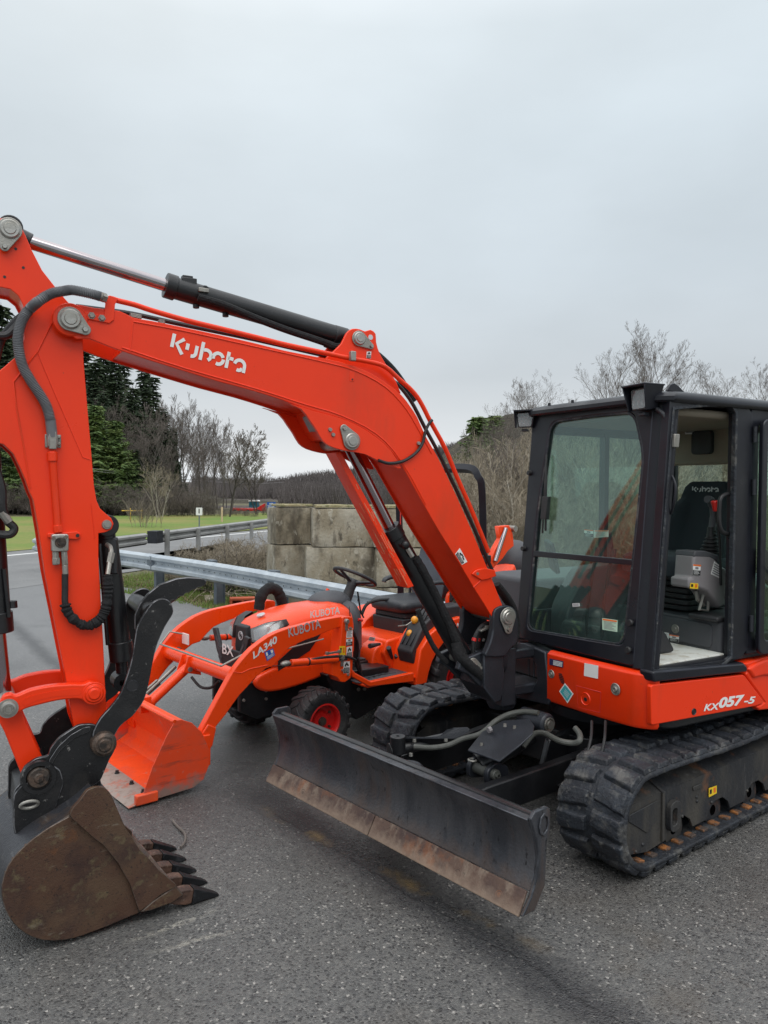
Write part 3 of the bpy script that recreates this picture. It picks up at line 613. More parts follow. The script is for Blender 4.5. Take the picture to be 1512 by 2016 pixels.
BT = [bare_tree('bare_tree', '', 10, M['bark'], M['twig'], 21, spread=.38, depth=4, thin=1.7), bare_tree('bare_tree', '', 10, M['bark'], M['twig'], 22, spread=.45, depth=4, thin=1.7), bare_tree('bare_tree', '', 10, M['bark'], M['twig'], 23, spread=.33, depth=4, thin=1.7, first=.35)]
sp = []
for u, D, yt in [(318, 58, 860), (335, 74, 790), (348, 66, 785), (358, 72, 792), (372, 64, 800), (384, 74, 806), (395, 68, 815), (405, 76, 818), (418, 66, 822), (428, 72, 838), (438, 66, 850), (446, 76, 862), (455, 60, 885),  (240, 57, 800), (215, 60, 780), (275, 60, 780), (295, 58, 800), (185, 60, 780), (230, 66, 740), (120, 60, 800), (60, 58, 850), (25, 57, 870), (-20, 60, 800), (380, 60, 880), (410, 62, 880), (345, 58, 900)]:
    z = max(hz(u, D), -.2)-.2; H = 1.92+(962-yt)/FPX*D-z; sp.append(spot(u, D, z, H/10))
put(BT, sp, 'leafless grey tree with fine upright twigs on the wooded slope across the road', 'bare trees on the wooded slope')
t1 = bare_tree('bare_tree', '', 6, M['darkbark'], M['twig'], 31, spread=.5, depth=4, thin=2.4)
t2 = bare_tree('bare_tree', '', 6, M['darkbark'], M['twig'], 32, spread=.55, depth=4, stems=2, thin=2.4)
put([t1], [spot(452, 52, -.1, 1.0)], 'dark-trunked bare tree at the right end of the wood, left of the red machine', 'lone bare trees by the field')
put([t2], [spot(506, 58, -.1, .80)], 'spreading bare tree standing over the distant red machine', 'lone bare trees by the field')
t3 = bare_tree('bare_tree', '', 3.4, M['palebark'], M['twigtan'], 33, spread=.5, depth=3, stems=3)
put([t3], [spot(318, 50, 0, 1.15)], 'small pale bare tree at the back of the lawn in front of the evergreens', 'lone bare trees by the field')
# right-hand wood
BR = [bare_tree('bare_tree', '', 8, M['bark'], M['twig'], 41+k_, spread=s_, depth=5, first=.22, thin=.62, up=.22, limb=.95, wig=.15) for k_, s_ in enumerate((.44, .50, .40, .47))]
sp = []
def hr(u, D): return hright(D, (u-756)/FPX*D)
for u, D, yt in [(1235, 27, 668), (1200, 33, 690), (1290, 30, 672), (1345, 27, 668), (1375, 34, 700), (1440, 33, 728), (1500, 28, 715), (1545, 30, 700), (1008, 24, 775), (1060, 30, 748), (1095, 34, 780), (1130, 38, 790), (985, 34, 800), (940, 38, 850), (960, 30, 840), (1150, 24, 850), (1250, 22, 830), (1045, 33, 765), (1620, 26, 640), (1700, 24, 620)]:
    z = hr(u, D)-.1; H = 1.92+(962-yt)/FPX*D-z; sp.append(spot(u, D, z, H/7.5))
put(BR, sp, 'tall bare tree with fine branching limbs on the slope behind the cab', 'bare trees behind the excavator')
SAP = [bare_tree('bare_sapling', '', 3.0, M['palebark'], M['twigtan'], 50+i, spread=.5, depth=3, stems=5, trunk_r=.014, first=.1, thin=1.25) for i in range(4)]
sp = []; R_ = random.Random(5)
for i in range(95):
    u = R_.uniform(800, 1600); D = R_.choice((13.5, 15, 17, 19, 21, 24))+R_.uniform(-1, 1)
    if (u-756)/FPX*D < 1.0: continue
    z = hr(u, D)-.05; sp.append(spot(u, D, z, R_.uniform(.5, .92)))
put(SAP, sp, 'tan leafless sapling clump in the thicket behind the excavator', 'saplings in the thicket')
WB = [bare_tree('pale_birch', '', 3.4, M['palebark'], M['twigtan'], 71, spread=.34, depth=3, first=.45, trunk_r=.026, thin=.8), bare_tree('pale_birch', '', 3.2, M['palebark'], M['twig'], 72, spread=.4, depth=3, first=.5, trunk_r=.03, thin=.8)]
put(WB, [spot(u, D, hr(u, D)-.1, s) for u, D, s in ((900, 15, .8), (925, 18, .9), (960, 16, .85), (1000, 15, .95), (1020, 19, .9), (1160, 15, .9), (1220, 16, 1), (1250, 19, .9), (1300, 17, .9), (1130, 16, 1.0), (1372, 15, 1.05), (1402, 17, .9), (1190, 18, .9), (1080, 17, .8), (1335, 19, 1))], 'ord', ('pale trunks in the thicket', 'thin white-barked tree', 'in the thicket behind the cab'))
pr_ = conifer('pine_tree', '', 5, 2.6, M['darkbark'], M['needlegreen'], 14, droop=-.05, dens=.7, base=.1, ragged=.8)
put([pr_], [spot(940, 40, hr(940, 40)-.8, .8), spot(972, 42, hr(972, 42)-.8, .7)], ['broader green pine at the top of the brushy slope left of the cab', 'smaller green pine at the top of the brushy slope, nearer the cab'], 'green pines above the thicket')
# shrubs by the far guardrail
SH = [bare_tree('bare_shrub', '', 1.5, M['darkbark'], M['twigtan'], 80+i, spread=.62, depth=3, stems=6, trunk_r=.012, first=.1, thin=.7) for i in range(2)]
put(SH, [spot(u, D, -.05, s) for u, D, s in ((385, 14.6, .62), (412, 14.2, .70), (448, 14, .74), (480, 14.4, .72), (505, 13.8, .78), (432, 17, .62), (470, 17, .65), (505, 17.5, .62), (350, 15.5, .42), (330, 14.6, .35), (620, 14, 1), (850, 13, .9), (880, 13, 1.0))], 'ord', ('shrubs between the guardrails', 'leafless tangled shrub', 'in the strip behind the near guardrail'))
put([bare_tree('dry_shrub', '', 1.6, M['twigtan'], M['twig'], 90, spread=.4, depth=2, stems=14, trunk_r=.012, first=.1)], [spot(282, 38, 0, 1.0)], 'low dry reddish shrub alone on the lawn', 'dry shrub')
UB = [bare_tree('bare_shrub', '', 2.6, M['darkbark'], M['twig'], 95+i, spread=.6, depth=3, stems=7, trunk_r=.02, first=.05) for i in range(2)]
sp = [spot(u, D, -.1, s) for u, D, s in [(u_, 52.5+3*((i*7) % 4)/3, (.62+.4*((i*5) % 3)/2)*(1 if u_ < 425 else .32)) for i, u_ in enumerate(range(-40, 530, 15))]]
put(UB, sp, 'brown leafless bush in the undergrowth along the back of the lawn', 'bushes along the back of the lawn')
terrain('brush_field', 64, 215, -40, 90, 20, 30, lambda D, X: .02+noise.noise(V((D*.05, X*.05, 8)))*.3-.3*(1-sst(64, 74, D)), GM['farhill'])
# ---- far wood: uncountable
b = MB(); R_ = random.Random(9)
for i in range(11000):
    u = R_.uniform(380, 1250); D = R_.uniform(215, 425) if R_.random() < .55 else R_.uniform(125 if u < 548 else 70, 215); X = (u-756)/FPX*D
    h = hfar(420, X*420/D)*sst(190, 420, D)-2*(1-sst(190, 420, D)); h = max(h, 1.0) if D < 215 else h; p = vp(D, X); p = V((p.x, p.y, h-1.0)); H = R_.uniform(.6, 1.1)*(1.9+3.9*D/425)
    for k in range(5):
        a = R_.uniform(0, 6.28); l = V((cos(a)*.33, sin(a)*.33, 1)).normalized()*H*R_.uniform(.6, 1); q_ = D/425; b.tube([p, p+l*.5, p+l+V((R_.uniform(-.8, .8), R_.uniform(-.8, .8), 0))*q_], [.22*q_, .14*q_, .05*q_], 3, caps=False)
b.build('far_wood', mat('far_bare_wood', (.135, .118, .112), 1, 0, [((.09, .08, .078), .05, .4, .6, .7)]), None, ang=180, kind='stuff')
# ---- grass and litter on the verge
b = MB(); R_ = random.Random(3); vs = []; fs = []; vs2 = []; fs2 = []
for i in range(52000):
    y = R_.uniform(-13.5, -1.5); x = R_.uniform(-4.0, -1.05) if R_.random() < .5 else R_.uniform(-2.0, -1.05)
    ex = -1.18 if y > -9.3 else -1.18-.0*y
    if y < -9: ex = max(-1.18, -1.18+(-9-y)*.35)*1.0 if False else -1.1+(-9.2-y)*.22*(1 if y < -9.2 else 0)
    x += (ex+1.1)*.8
    if noise.noise(V((x*1.1, y*1.1, 0)))+R_.uniform(-.45, .45) < -.28: continue
    if x > -1.45 and R_.random() < .5: continue
    h = R_.uniform(.03, .095)*(1.5 if x < -2 else 1); a = R_.uniform(0, 6.28); dx, dy = cos(a)*.008, sin(a)*.008; lx, ly = R_.uniform(-.03, .03), R_.uniform(-.03, .03); i0 = len(vs)
    vs += [(x-dx, y-dy, -.01), (x+dx, y+dy, -.01), (x+lx, y+ly, h)]; fs.append([i0, i0+1, i0+2])
    if R_.random() < .32:
        x2, y2 = x+R_.uniform(-.3, .3), y+R_.uniform(-.3, .3); s = R_.uniform(.015, .04); a = R_.uniform(0, 6.28); i1 = len(vs2); z2 = R_.uniform(.0, .02)
        if x2 > -1.1: continue
        vs2 += [(x2+s*cos(a), y2+s*sin(a), z2), (x2-s*.5*sin(a), y2+s*.5*cos(a), z2+.012), (x2-s*cos(a), y2-s*sin(a), z2), (x2+s*.5*sin(a), y2-s*.5*cos(a), z2+.012)]; fs2.append([i1, i1+1, i1+2, i1+3])
b.add(vs, fs); b.build('verge_grass', M['grass'], None, smooth_=False, kind='stuff'); b = MB(); b.add(vs2, fs2); b.build('leaf_litter', M['litter'], None, smooth_=False, kind='stuff')
# fallen brush by the rail
b = MB(); R_ = random.Random(4)
for i in range(170):
    x = R_.uniform(-3.2, -1.7); y = R_.uniform(-10.5, -6.5); a = R_.uniform(-.6, .6)+1.4; L = R_.uniform(.2, 1.1); z = R_.uniform(0, .12)
    b.tube([(x, y, z), (x+cos(a)*L*.5, y+sin(a)*L*.5, z+R_.uniform(0, .1)), (x+cos(a)*L, y+sin(a)*L, z+R_.uniform(-.03, .08))], [.008, .006, .003], 4)
b.build('fallen_brush', M['twigtan'], None, kind='stuff', ang=180)
# ============================================================ GUARDRAILS
def wbeam(b, path, z0, H=.31, d=.08, nrm=None):
    prof = [(0, 0), (.02, .0), (d, .045), (d, .095), (.018, .135), (.018, .175), (d, .215), (d, .265), (.02, H), (0, H)]
    th = .006; secs = []
    for i, p in enumerate(path):
        t = (V(path[min(i+1, len(path)-1)])-V(path[max(i-1, 0)])).normalized(); n = V((-t.y, t.x, 0)); n = n if n.dot(V((CPOS.x, CPOS.y, 0))-V((p[0], p[1], 0))) > 0 else -n
        fr_ = [V(p)+n*o+V((0, 0, z0+z)) for o, z in prof]; bk = [V(p)+n*(o-th)+V((0, 0, z0+z)) for o, z in reversed(prof)]
        secs.append([tuple(q) for q in fr_+bk])
    b.loft(secs)
root = thing('guardrail', 'near galvanised steel guardrail running behind the tractor', 'guardrail', Matrix.Translation((-1.25, -8, 0)))
b = MB(); path = smooth([(-.72, -16.5, -.03), (-.80, -12.6, .0), (-.98, -11.2, .0), (-1.22, -9.2, -.01), (-1.27, -7.2, .0), (-1.26, -5.2, .0), (-1.25, -2.5, 0), (-1.25, 2.5, 0)], 8)
wbeam(b, path, .43); b.build('rail', M['galv'], root, ang=50)
b = MB(); R_ = random.Random(2)
for i in range(60):
    y = -12+i*.19; x = -1.25 if y > -9 else -1.25+(-9-y)*.16
    for z in (.58,): b.lathe([(.001, .004), (.010, .004), (.010, 0)], (x+.022, y, z), 'x', 8)
b.build('bolt', M['ink'], root)
for y in (-12.3, -10.35, -8.45, -6.5, -4.6, -2.7, -.8, 1.1):
    x = -1.36 if y > -9 else -1.36+(-9-y)*.17
    b = MB(); b.box(x-.15, x-.01, y-.004, y+.004, -.3, .68); b.box(x-.158, x-.15, y-.05, y+.05, -.3, .68); b.box(x-.01, x-.002, y-.05, y+.05, -.3, .68); b.build('post', M['postgal'], root)
    b = MB(); b.box(x-.0, x+.11, y-.09, y+.09, .46, .76 if y in (-8.45, -6.5) else .70); b.build('block', M['postgal'], root, .004)
fa, fb = P(FU, 2, 0, 300, 1097), P(FU, 2, 0, 535, 1063)
fa = V((-4.2, -17.6, 0)); fb = V((-11.6, -24.3, 0)); dd_ = (fb-fa).normalized()
root = thing('guardrail', 'weathered far guardrail along the road edge in front of the lawn', 'guardrail', Matrix.Translation(fa))
b = MB(); wbeam(b, [tuple(fa+dd_*s) for s in (0, 4, 8, 12, 18, 26)], .40); b.build('rail', M['galvold'], root, ang=50)
for s in (.3, 2.5, 5, 7.5, 10, 12.5, 15, 17.5, 20, 22.5):
    q = fa+dd_*s; b = MB(FU @ Matrix.Translation(q) @ RZ(math.atan2(dd_.y, dd_.x))); b.box(-.045, .045, -.18, -.06, -.3, .76 if s < 1 else .68); b.build('post', M['galvold'], root, .004)
b = MB(FU @ Matrix.Translation(fa) @ RZ(math.atan2(dd_.y, dd_.x))); b.box(-.35, .05, -.12, .16, .40, .74); b.build('end_block', M['cast'], root, .01)
root = thing('guardrail', 'far guardrail section left of the gap, behind the excavator arm', 'guardrail', Matrix.Translation(vp(23.5, -7.6)))
b = MB(); p0 = fa-dd_*2.2; wbeam(b, [tuple(fa-dd_*.8), tuple(fa-dd_*2.6)], .40); b.build('rail', M['galvold'], root, ang=50)
q = fa-dd_*2.4; b = MB(Matrix.Translation(q)); b.box(-.08, .08, -.2, -.05, -.3, .7); b.build('post', M['postgal'], root, .004)
# ============================================================ CONCRETE BLOCKS
R_ = random.Random(12)
def cblock(u, D, z, wd, yaw, label, dp=.62, hh=.536):
    p = gp(u, D, z); ang = math.atan2(-vd.y, -vd.x)+yaw          # front normal
    Fm = Matrix.Translation(p) @ RZ(ang)                         # local x = out of the front, y = along the face
    root = thing('concrete_block', label, 'concrete block', Fm, 'stacked concrete blocks')
    b = MB(Fm); N = 14; secs = []
    pts = roundp([(-dp, -wd/2), (0, -wd/2), (0, wd/2), (-dp, wd/2)], .016, 2)
    dense = []
    for i in range(len(pts)):
        a, c = V(pts[i]), V(pts[(i+1) % len(pts)]); k = max(int((c-a).length/.06), 1)
        dense += [tuple(a.lerp(c, j/k)) for j in range(k)]
    for j in range(10):
        zz = hh*j/9; q = []
        for (x, y) in dense:
            n = noise.noise(V((x*5+u, y*5, zz*5+z*3)))*.010+noise.noise(V((x*17+u, y*17, zz*17)))*.006; e = .009 if j in (0, 9) else 0
            s = 1-(n+e)/.4; q.append((-dp/2+(x+dp/2)*s, y*s, zz+(0 if 0 < j < 9 else n)))
        secs.append(q)
    b.loft(secs); b.build('body', M['concrete'], root, ang=28)
    return root
cols = [  # left stack, main wall
 (612, 11.55, 1.55, .16, 'left stack'), (722, 11.0, 1.35, .05, 'main wall')]
rows = ['bottom', 'middle', 'top']
for k in range(3):
    z = -.01+.553*k
    Fm = cblock(584 if k != 1 else 582, 11.6, z, .62, .42, f'{rows[k]} grey concrete block of the narrow left stack beyond the guardrail', dp=.5)
    Fm2 = cblock(693, 11.15, z, 1.12 if k == 2 else 1.30, .14, f'{rows[k]} concrete block at the left end of the main wall behind the steering wheel', dp=.75)
    TOPS = {584: Fm, 693: Fm2}; Fm3 = cblock(790 if k != 1 else 800, 11.02 if k < 2 else 11.05, z, .84 if k < 2 else .78, .12, f'{rows[k]} concrete block behind the tractor seat, right of the wall joint', dp=.75)
TOPS[790] = Fm3
for (u, D, wd, yw) in ((584, 11.6, .60, .42), (693, 11.15, 1.10, .14), (790, 11.05, .76, .12)):
    p = gp(u, D, 1.652); Fm = Matrix.Translation(p) @ RZ(math.atan2(-vd.y, -vd.x)+yw)
    b = MB(Fm); dq = .45 if u == 584 else .6; pts = roundp([(-dq, -wd/2+.03), (-.03, -wd/2+.03), (-.03, wd/2-.03), (-dq, wd/2-.03)], .04, 3)
    dense_ = [tuple(V(pts[i_]).lerp(V(pts[(i_+1) % len(pts)]), k_/6)) for i_ in range(len(pts)) for k_ in range(6)]
    top = [(x*.97-.01+.01*noise.noise(V((x*9, y*9, 0))), y*.97) for x, y in pts]; secs = [[(x*(1+.03*noise.noise(V((x*6+zq*40, y*6, u)))), y*(1+.03*noise.noise(V((x*6, y*6+zq*40, u)))), zq+(.012*noise.noise(V((x*11, y*11, u))) if zq > 0 else 0)) for x, y in dense_] for zq in (0, .022, .034)]; b.loft(secs); b.build('mossy_top', M['mosstop'], TOPS[u], .006)
    continue
    o['label'] = {584: 'yellowed mossy crust on top of the narrow left block stack', 693: 'yellowed mossy crust on top of the main block wall behind the steering wheel', 790: 'yellowed mossy crust on the wall top behind the tractor roll bar'}[u]; o['category'] = 'moss'; o['group'] = 'moss on the blocks'
# low rubble behind the rail
b = MB(); p = gp(600, 12.0); b.F = Matrix.Translation(gp(720, 10.4, 0)) @ RZ(.4); b.box(-.12, .12, -.5, .5, -.02, .5)
o = b.build('concrete_kerb', M['concrete'], None, .02); o['label'] = 'low grey concrete slab lying behind the guardrail beside the steering wheel'; o['category'] = 'concrete slab'
# ============================================================ SMALL THINGS
p = P(FU, 2, .0, 478, 1196); Fm = Matrix.Translation(p) @ RZ(math.atan2(-vd.y, -vd.x)+.25)
root = thing('hollow_block', 'red-orange two-hole hollow block lying on the grass by the guardrail post', 'hollow block', Fm)
b = MB(Fm); o_ = [(-.20, 0), (.20, 0), (.20, .15), (-.20, .15)]
for y0, y1 in ((-.20, -.165), (-.02, .02), (.165, .20)): b.box(-.19, 0, y0, y1, .03, .12)
b.box(-.19, 0, -.20, .20, 0, .03); b.box(-.19, 0, -.20, .20, .12, .15); b.box(-.19, -.16, -.165, .165, .03, .12); b.build('body', M['brick'], root, .004)
p = P(FU, 2, .0, 412, 1180); b = MB(Matrix.Translation(p) @ RZ(1.2)); b.prism(roundp([(-.25, -.08), (.2, -.1), (.26, .06), (-.2, .09)], .04), 0, .05, 2, [(x*.9, y*.85) for x, y in roundp([(-.25, -.08), (.2, -.1), (.26, .06), (-.2, .09)], .04)]); b.build('flat_stone', M['concrete'], None, .01, label='flat dark stone at the asphalt edge below the guardrail', cat='stone')
pts = [P(FU, 2, .012, *q) for q in ((340, 1614), (345, 1622), (356, 1633), (363, 1640), (365, 1652), (361, 1662), (355, 1668))]
b = MB(); b.tube(smooth([tuple(q) for q in pts], 4), [.009, .008]+[.0065]*23, 6) if False else b.tube(smooth([tuple(q) for q in pts], 4), .0065, 6); b.build('twig', M['twig'], None, label='thin curved twig lying on the asphalt beside the bucket teeth', cat='twig')
# road sign on post, stake, valve pipe
def pole_sign(name, label, cat, u, vb, D, vt, wpx, hpx, mface, mark=None):
    z1 = 1.92+(962-vt)/FPX*D; z0 = 1.92+(962-vb)/FPX*D; s = D/FPX; p = gp(u, D, 0); Fm = Matrix.Translation(p) @ RZ(math.atan2(-vd.y, -vd.x))
    root = thing(name, label, cat, Fm); b = MB(Fm); b.box(-.04, -.01, -.025, .025, -.1, z1-.05); b.build('post', M['postgal'], root)
    b = MB(Fm); hw, hh = wpx*s/2, hpx*s; b.prism(roundp([(-hw, z1-hh), (hw, z1-hh), (hw, z1), (-hw, z1)], .03, 3), -.01, .0, 0); b.build('sign_panel', mface, root)
    if mark: mark(Fm, root, hw, hh, z1)
    return root
def m1(F, root, hw, hh, z1): b = MB(F); b.box(.001, .004, -hw*.16, hw*.16, z1-hh*.75, z1-hh*.15); b.build('arrow_mark', M['ink'], root)
pole_sign('road_sign', 'small white road sign with a dark upright mark on the lawn edge', 'road sign', 392, 1055, 34, 1001, 12.5, 15, M['white'], m1)
def m2(F, root, hw, hh, z1):
    b = MB(F); b.box(.001, .004, -hw*.9, hw*.9, z1-hh*.52, z1-hh*.47)
    for i in range(7): b.box(.001, .004, -hw*.75+i*hw*.22, -hw*.62+i*hw*.22, z1-hh*.88, z1-hh*.62)
    for i in range(3): b.box(.001, .004, -hw*.4+i*hw*.3, -hw*.2+i*hw*.3, z1-hh*.38, z1-hh*.15)
    b.build('lettering', M['white'], root)
pole_sign('roadside_sign', 'blue roadside sign with white lettering at the left edge of the concrete stack', 'sign', 534, 1030, 60, 989, 17, 14, M['blue'], m2)
p = gp(437, 44, 0); b = MB(Matrix.Translation(p)); b.box(-.04, .04, -.04, .04, 0, .85); b.box(-.045, .045, -.045, .045, .62, .78)
b.build('survey_stake', mat('stake_wood', (.6, .45, .30), .8), None, .004, label='pale orange-topped stake standing on the lawn', cat='stake')
s_ = 45/FPX; p = gp(262, 45, 0); Fm = Matrix.Translation(p) @ RZ(math.atan2(-vd.y, -vd.x)); root = thing('gas_pipe_marker', 'yellow horizontal pipe on uprights at the back of the lawn', 'pipe', Fm); ym = mat('yellow_pipe', (.65, .42, .05), .5)
b = MB(Fm); z = 1.92-45*s_*1.0+.0; z = 1.92-(1008-962)*s_; b.tube([(0, -.65, z), (0, .6, z)], .03, 8); b.build('pipe', ym, root)
for y in (-.15, .5): b = MB(Fm); b.tube([(0, y, 0), (0, y, z+.15)], .025, 8); b.build('upright', ym, root)
# distant red low-loader with a blue-white vehicle
D = 66; p = gp(490, D, 0); Fm = Matrix.Translation(p) @ RZ(math.atan2(-vd.y, -vd.x)); s_ = D/FPX; zz = lambda v: 1.92+(962-v)*s_
root = thing('farm_implement', 'long red farm implement parked far off beyond the lawn', 'implement', Fm)
b = MB(Fm); b.prism([(-1.45, zz(1007)), (-1.45, zz(1001)), (.7, zz(1002)), (1.0, zz(997)), (1.35, zz(992)), (1.35, zz(1007))], -.4, .4, 0); b.build('body', M['red'], root, .03)
b = MB(Fm)
for y in (-1.1, 0, .9): b.lathe([(.01, -.1), (.16, -.1), (.16, .1), (.01, .1)], (.45, y, zz(1008)), 'x', 14)
b.build('wheel', M['tyre'], root)
root = thing('distant_tractor', 'blue and white cab vehicle standing behind the distant red implement', 'tractor', Fm @ Matrix.Translation((-3, -.1, 0)))
F2 = Fm @ Matrix.Translation((-3, -.1, .02)) @ Matrix.Diagonal((.6, .6, 1, 1)); b = MB(F2); b.prism(roundp([(-.6, zz(1002)), (-.6, zz(990)), (.7, zz(989)), (.8, zz(1002))], .12, 3), -.6, .6, 0); b.build('cab', M['tealcab'], root, .02)
b = MB(F2); b.prism(roundp([(-.7, zz(989.5)), (-.65, zz(988)), (.7, zz(987)), (.9, zz(989.5))], .03, 2), -.7, .7, 0); b.build('roof', M['white'], root)
b = MB(F2); b.prism([(-.5, zz(998)), (-.5, zz(991)), (.6, zz(991)), (.6, zz(998))], .6, .61, 0); b.build('window', M['glass2'], root)
# utility pole and wires
D = 120; p = gp(569, D, 0); Fm = Matrix.Translation(p) @ RZ(math.atan2(-vd.y, -vd.x)); s_ = D/FPX; zz = lambda v: 1.92+(962-v)*s_
root = thing('utility_pole', 'distant wooden utility pole with crossarm above the concrete blocks', 'utility pole', Fm)
b = MB(Fm); b.tube([(0, 0, -2), (0, 0, zz(972))], [.16, .12], 8); b.build('pole', M['darkbark'], root)
for v in (975, 981): b = MB(Fm); b.box(-.06, .06, -.65, .65, zz(v)-.07, zz(v)+.07); b.build('crossarm', M['darkbark'], root)
for j, (z0, z1, lab) in enumerate(((3.4, 4.3, 'lower thin power line crossing in front of the evergreens'), (3.9, 4.9, 'upper thin power line crossing above the distant hill'))):
    a, c = gp(180, 50, 0), gp(560, 118, 0); a.z = 1.92+(962-(925+j*5))/FPX*50; c.z = 1.92+(962-(950-j*6))/FPX*118
    b = MB(); b.tube([tuple(a.lerp(c, t)+V((0, 0, -.5*4*t*(1-t)))) for t in [i/12 for i in range(13)]], .012, 4); b.build('power_line', M['galvold'], None, label=lab, cat='power line', group='power lines')
# ============================================================ EXCAVATOR
EX = thing('excavator', 'large orange and black tracked mini excavator with cab, boom, blade and rusty bucket', 'excavator', I4)
z1 = lambda p: Z((0, 400), 3.022, p); z2 = lambda p: Z((0, 1000), 3.022, p); z3 = lambda p: Z((0, 1400), 3.024, p)
z5 = lambda p: Z((900, 1200), 2.4706, p); z6 = lambda p: Z((980, 720), 2.8421, p); z7 = lambda p: Z((560, 600), 3.024, p)
z5c = lambda p: Z((1062, 1450), 3.36, p); z3c = lambda p: Z((680, 1330), 3.6, p); zs = lambda p: Z((860, 1150), 5.815, p)
zp = lambda p: Z((1240, 1280), 5.559, p); za = lambda p: Z((0, 880), 5.815, p); zd = lambda p: Z((1260, 900), 4.8, p)
# ---------------------------------------------- tracks
Rr = .25; XC = .955; ZC = .285; LS = 2*XC; LT = 2*LS+2*pi*Rr
def tpath(s):
    s %= LT
    if s < LS: return V((-XC+s, 0, ZC-Rr)), V((0, 0, -1)), V((1, 0, 0))
    s -= LS
    if s < pi*Rr: a = -pi/2+s/Rr; return V((XC+Rr*cos(a), 0, ZC+Rr*sin(a))), V((cos(a), 0, sin(a))), V((-sin(a), 0, cos(a)))
    s -= pi*Rr
    if s < LS: sag = -.022*sin(pi*s/LS)**2; return V((XC-s, 0, ZC+Rr+sag)), V((0, 0, 1)), V((-1, 0, 0))
    s -= LS; a = pi/2+s/Rr; return V((-XC+Rr*cos(a), 0, ZC+Rr*sin(a))), V((cos(a), 0, sin(a))), V((-sin(a), 0, cos(a)))
def make_track(side):
    yc = .78*side; R_ = random.Random(5+side); NP = 44; pit = LT/NP
    b = MB(); secs = []
    for i in range(NP*4):
        p, n, t = tpath(i*LT/(NP*4)); q = []
        for y, o in ((-.2, -.012), (-.188, .002), (-.06, .0), (.06, .0), (.188, .002), (.2, -.012), (.2, -.03), (.17, -.036), (-.17, -.036), (-.2, -.03)):
            q.append(tuple(p+n*o+V((0, yc+y, 0))))
        secs.append(q)
    secs.append(secs[0]); b.loft(secs, False)
    for i in range(NP):
        for row in (0, 1):
            s0 = (i+(.5 if row else 0))*pit; y0, y1 = (.012, .196) if row == 0 else (-.196, -.012)
            if side < 0: y0, y1 = -y1, -y0
            h = .025; K = 5; lg = .102; sl = .018*(1 if row else -1); secs = []
            for j in range(4):
                y = y0+(y1-y0)*j/3; wdt = lg*(1-.22*((j/3 if row else 1-j/3))); e = R_.uniform(-.004, .004); q = []
                for k in range(K):
                    f = k/(K-1)-.5; p, n, t = tpath(s0+f*wdt*1.12+sl*j/3); q.append(tuple(p-n*.004+V((0, yc+y, 0))))
                for k in range(K):
                    f = .5-k/(K-1); p, n, t = tpath(s0+f*wdt*.80+sl*j/3+e); hh = h*(.88 if j in (0, 3) else 1)+R_.uniform(-.002, .002); q.append(tuple(p+n*hh+V((0, yc+y+(.008 if j == 0 else (-.008 if j == 3 else 0)), 0))))
                secs.append(q)
            b.loft(secs)
    tk = b.build('rubber_track', M['rubber'], EX, .006, 2, 30)
    sub = bpy.data.textures.new('n', 'CLOUDS'); sub.noise_scale = .05
    sd = tk.modifiers.new('s', 'SUBSURF'); sd.subdivision_type = 'SIMPLE'; sd.levels = 1; sd.render_levels = 1
    dm = tk.modifiers.new('d', 'DISPLACE'); dm.texture = sub; dm.strength = .012; dm.mid_level = .5
    # steel cores showing along the inside of the belt
    b = MB()
    for i in range(NP):
        p, n, t = tpath(i*pit)
        Mx = Matrix.Translation(p-n*.040+V((0, yc, 0))) @ Matrix((t, V((0, 1, 0)), n)).transposed().to_4x4()
        b.F = Mx; b.box(-.024, .024, -.168, -.118, -.008, .006); b.box(-.024, .024, .118, .168, -.008, .006)
    b.build('steel_link', M['linkrust'], tk, .003)['kind'] = 'stuff'
    # frame
    yo = yc+.145*side; yi = yc-.14*side; F0 = MB()
    side_z = [(1.08, .13), (1.13, .20), (1.13, .33), (1.06, .375), (-.95, .375), (-1.0, .30), (-1.0, .16), (-.9, .12)]
    for x in (-.62, -.2, .22, .62):
        side_z += [(x-.13, .115), (x-.10, .165), (x-.04, .20), (x+.04, .20), (x+.10, .165), (x+.13, .115)]
    side_z += [(.92, .10)]
    F0.prism(side_z, yo-.012*side, yo, 1)
    F0.add([(1.06, yo, .375), (-.95, yo, .375), (-.95, yc, .445), (1.02, yc, .445), (1.06, yi, .375), (-.95, yi, .375)], [[0, 1, 2, 3], [3, 2, 5, 4]])
    F0.prism([(1.06, .12), (1.10, .34), (1.02, .375), (-.95, .375), (-.98, .14)], yi, yi+.012*side, 1)
    F0.add([(1.13, yo, .20), (1.13, yo, .33), (1.10, yi, .34), (1.06, yi, .12)], [[0, 1, 2, 3]])
    F0.build('track_frame', M['frame'], tk, .006)
    # guard strap, plates and slots on the outer side
    G = MB(); y = yo+.012*side
    G.prism([(.78, .12), (.80, .12), (.80, .375), (.78, .375)], yo, y, 1); G.add([(.80, y, .375), (.78, y, .375), (.78, yc, .458), (.80, yc, .458)], [[0, 1, 2, 3]])
    G.prism([(1.09, .33), (.84, .345), (.84, .24), (.93, .20), (1.09, .30)], yo, yo+.006*side, 1)
    o_ = roundp([(.755, .155), (.755, .315), (.655, .315), (.655, .155)], .05, 6); i_ = roundp([(.74, .19), (.74, .28), (.69, .28), (.69, .19)], .022, 6); G.ring(o_, i_, yo, yo+.03*side, 1)
    G.prism(roundp([(.735, .185), (.735, .285), (.67, .285), (.67, .185)], .022, 3), yo+.001*side, yo+.004*side, 1)
    G.prism(roundp([(.50, .31), (.42, .31), (.42, .335), (.50, .335)], .01, 3), yo, yo+.007*side, 1)
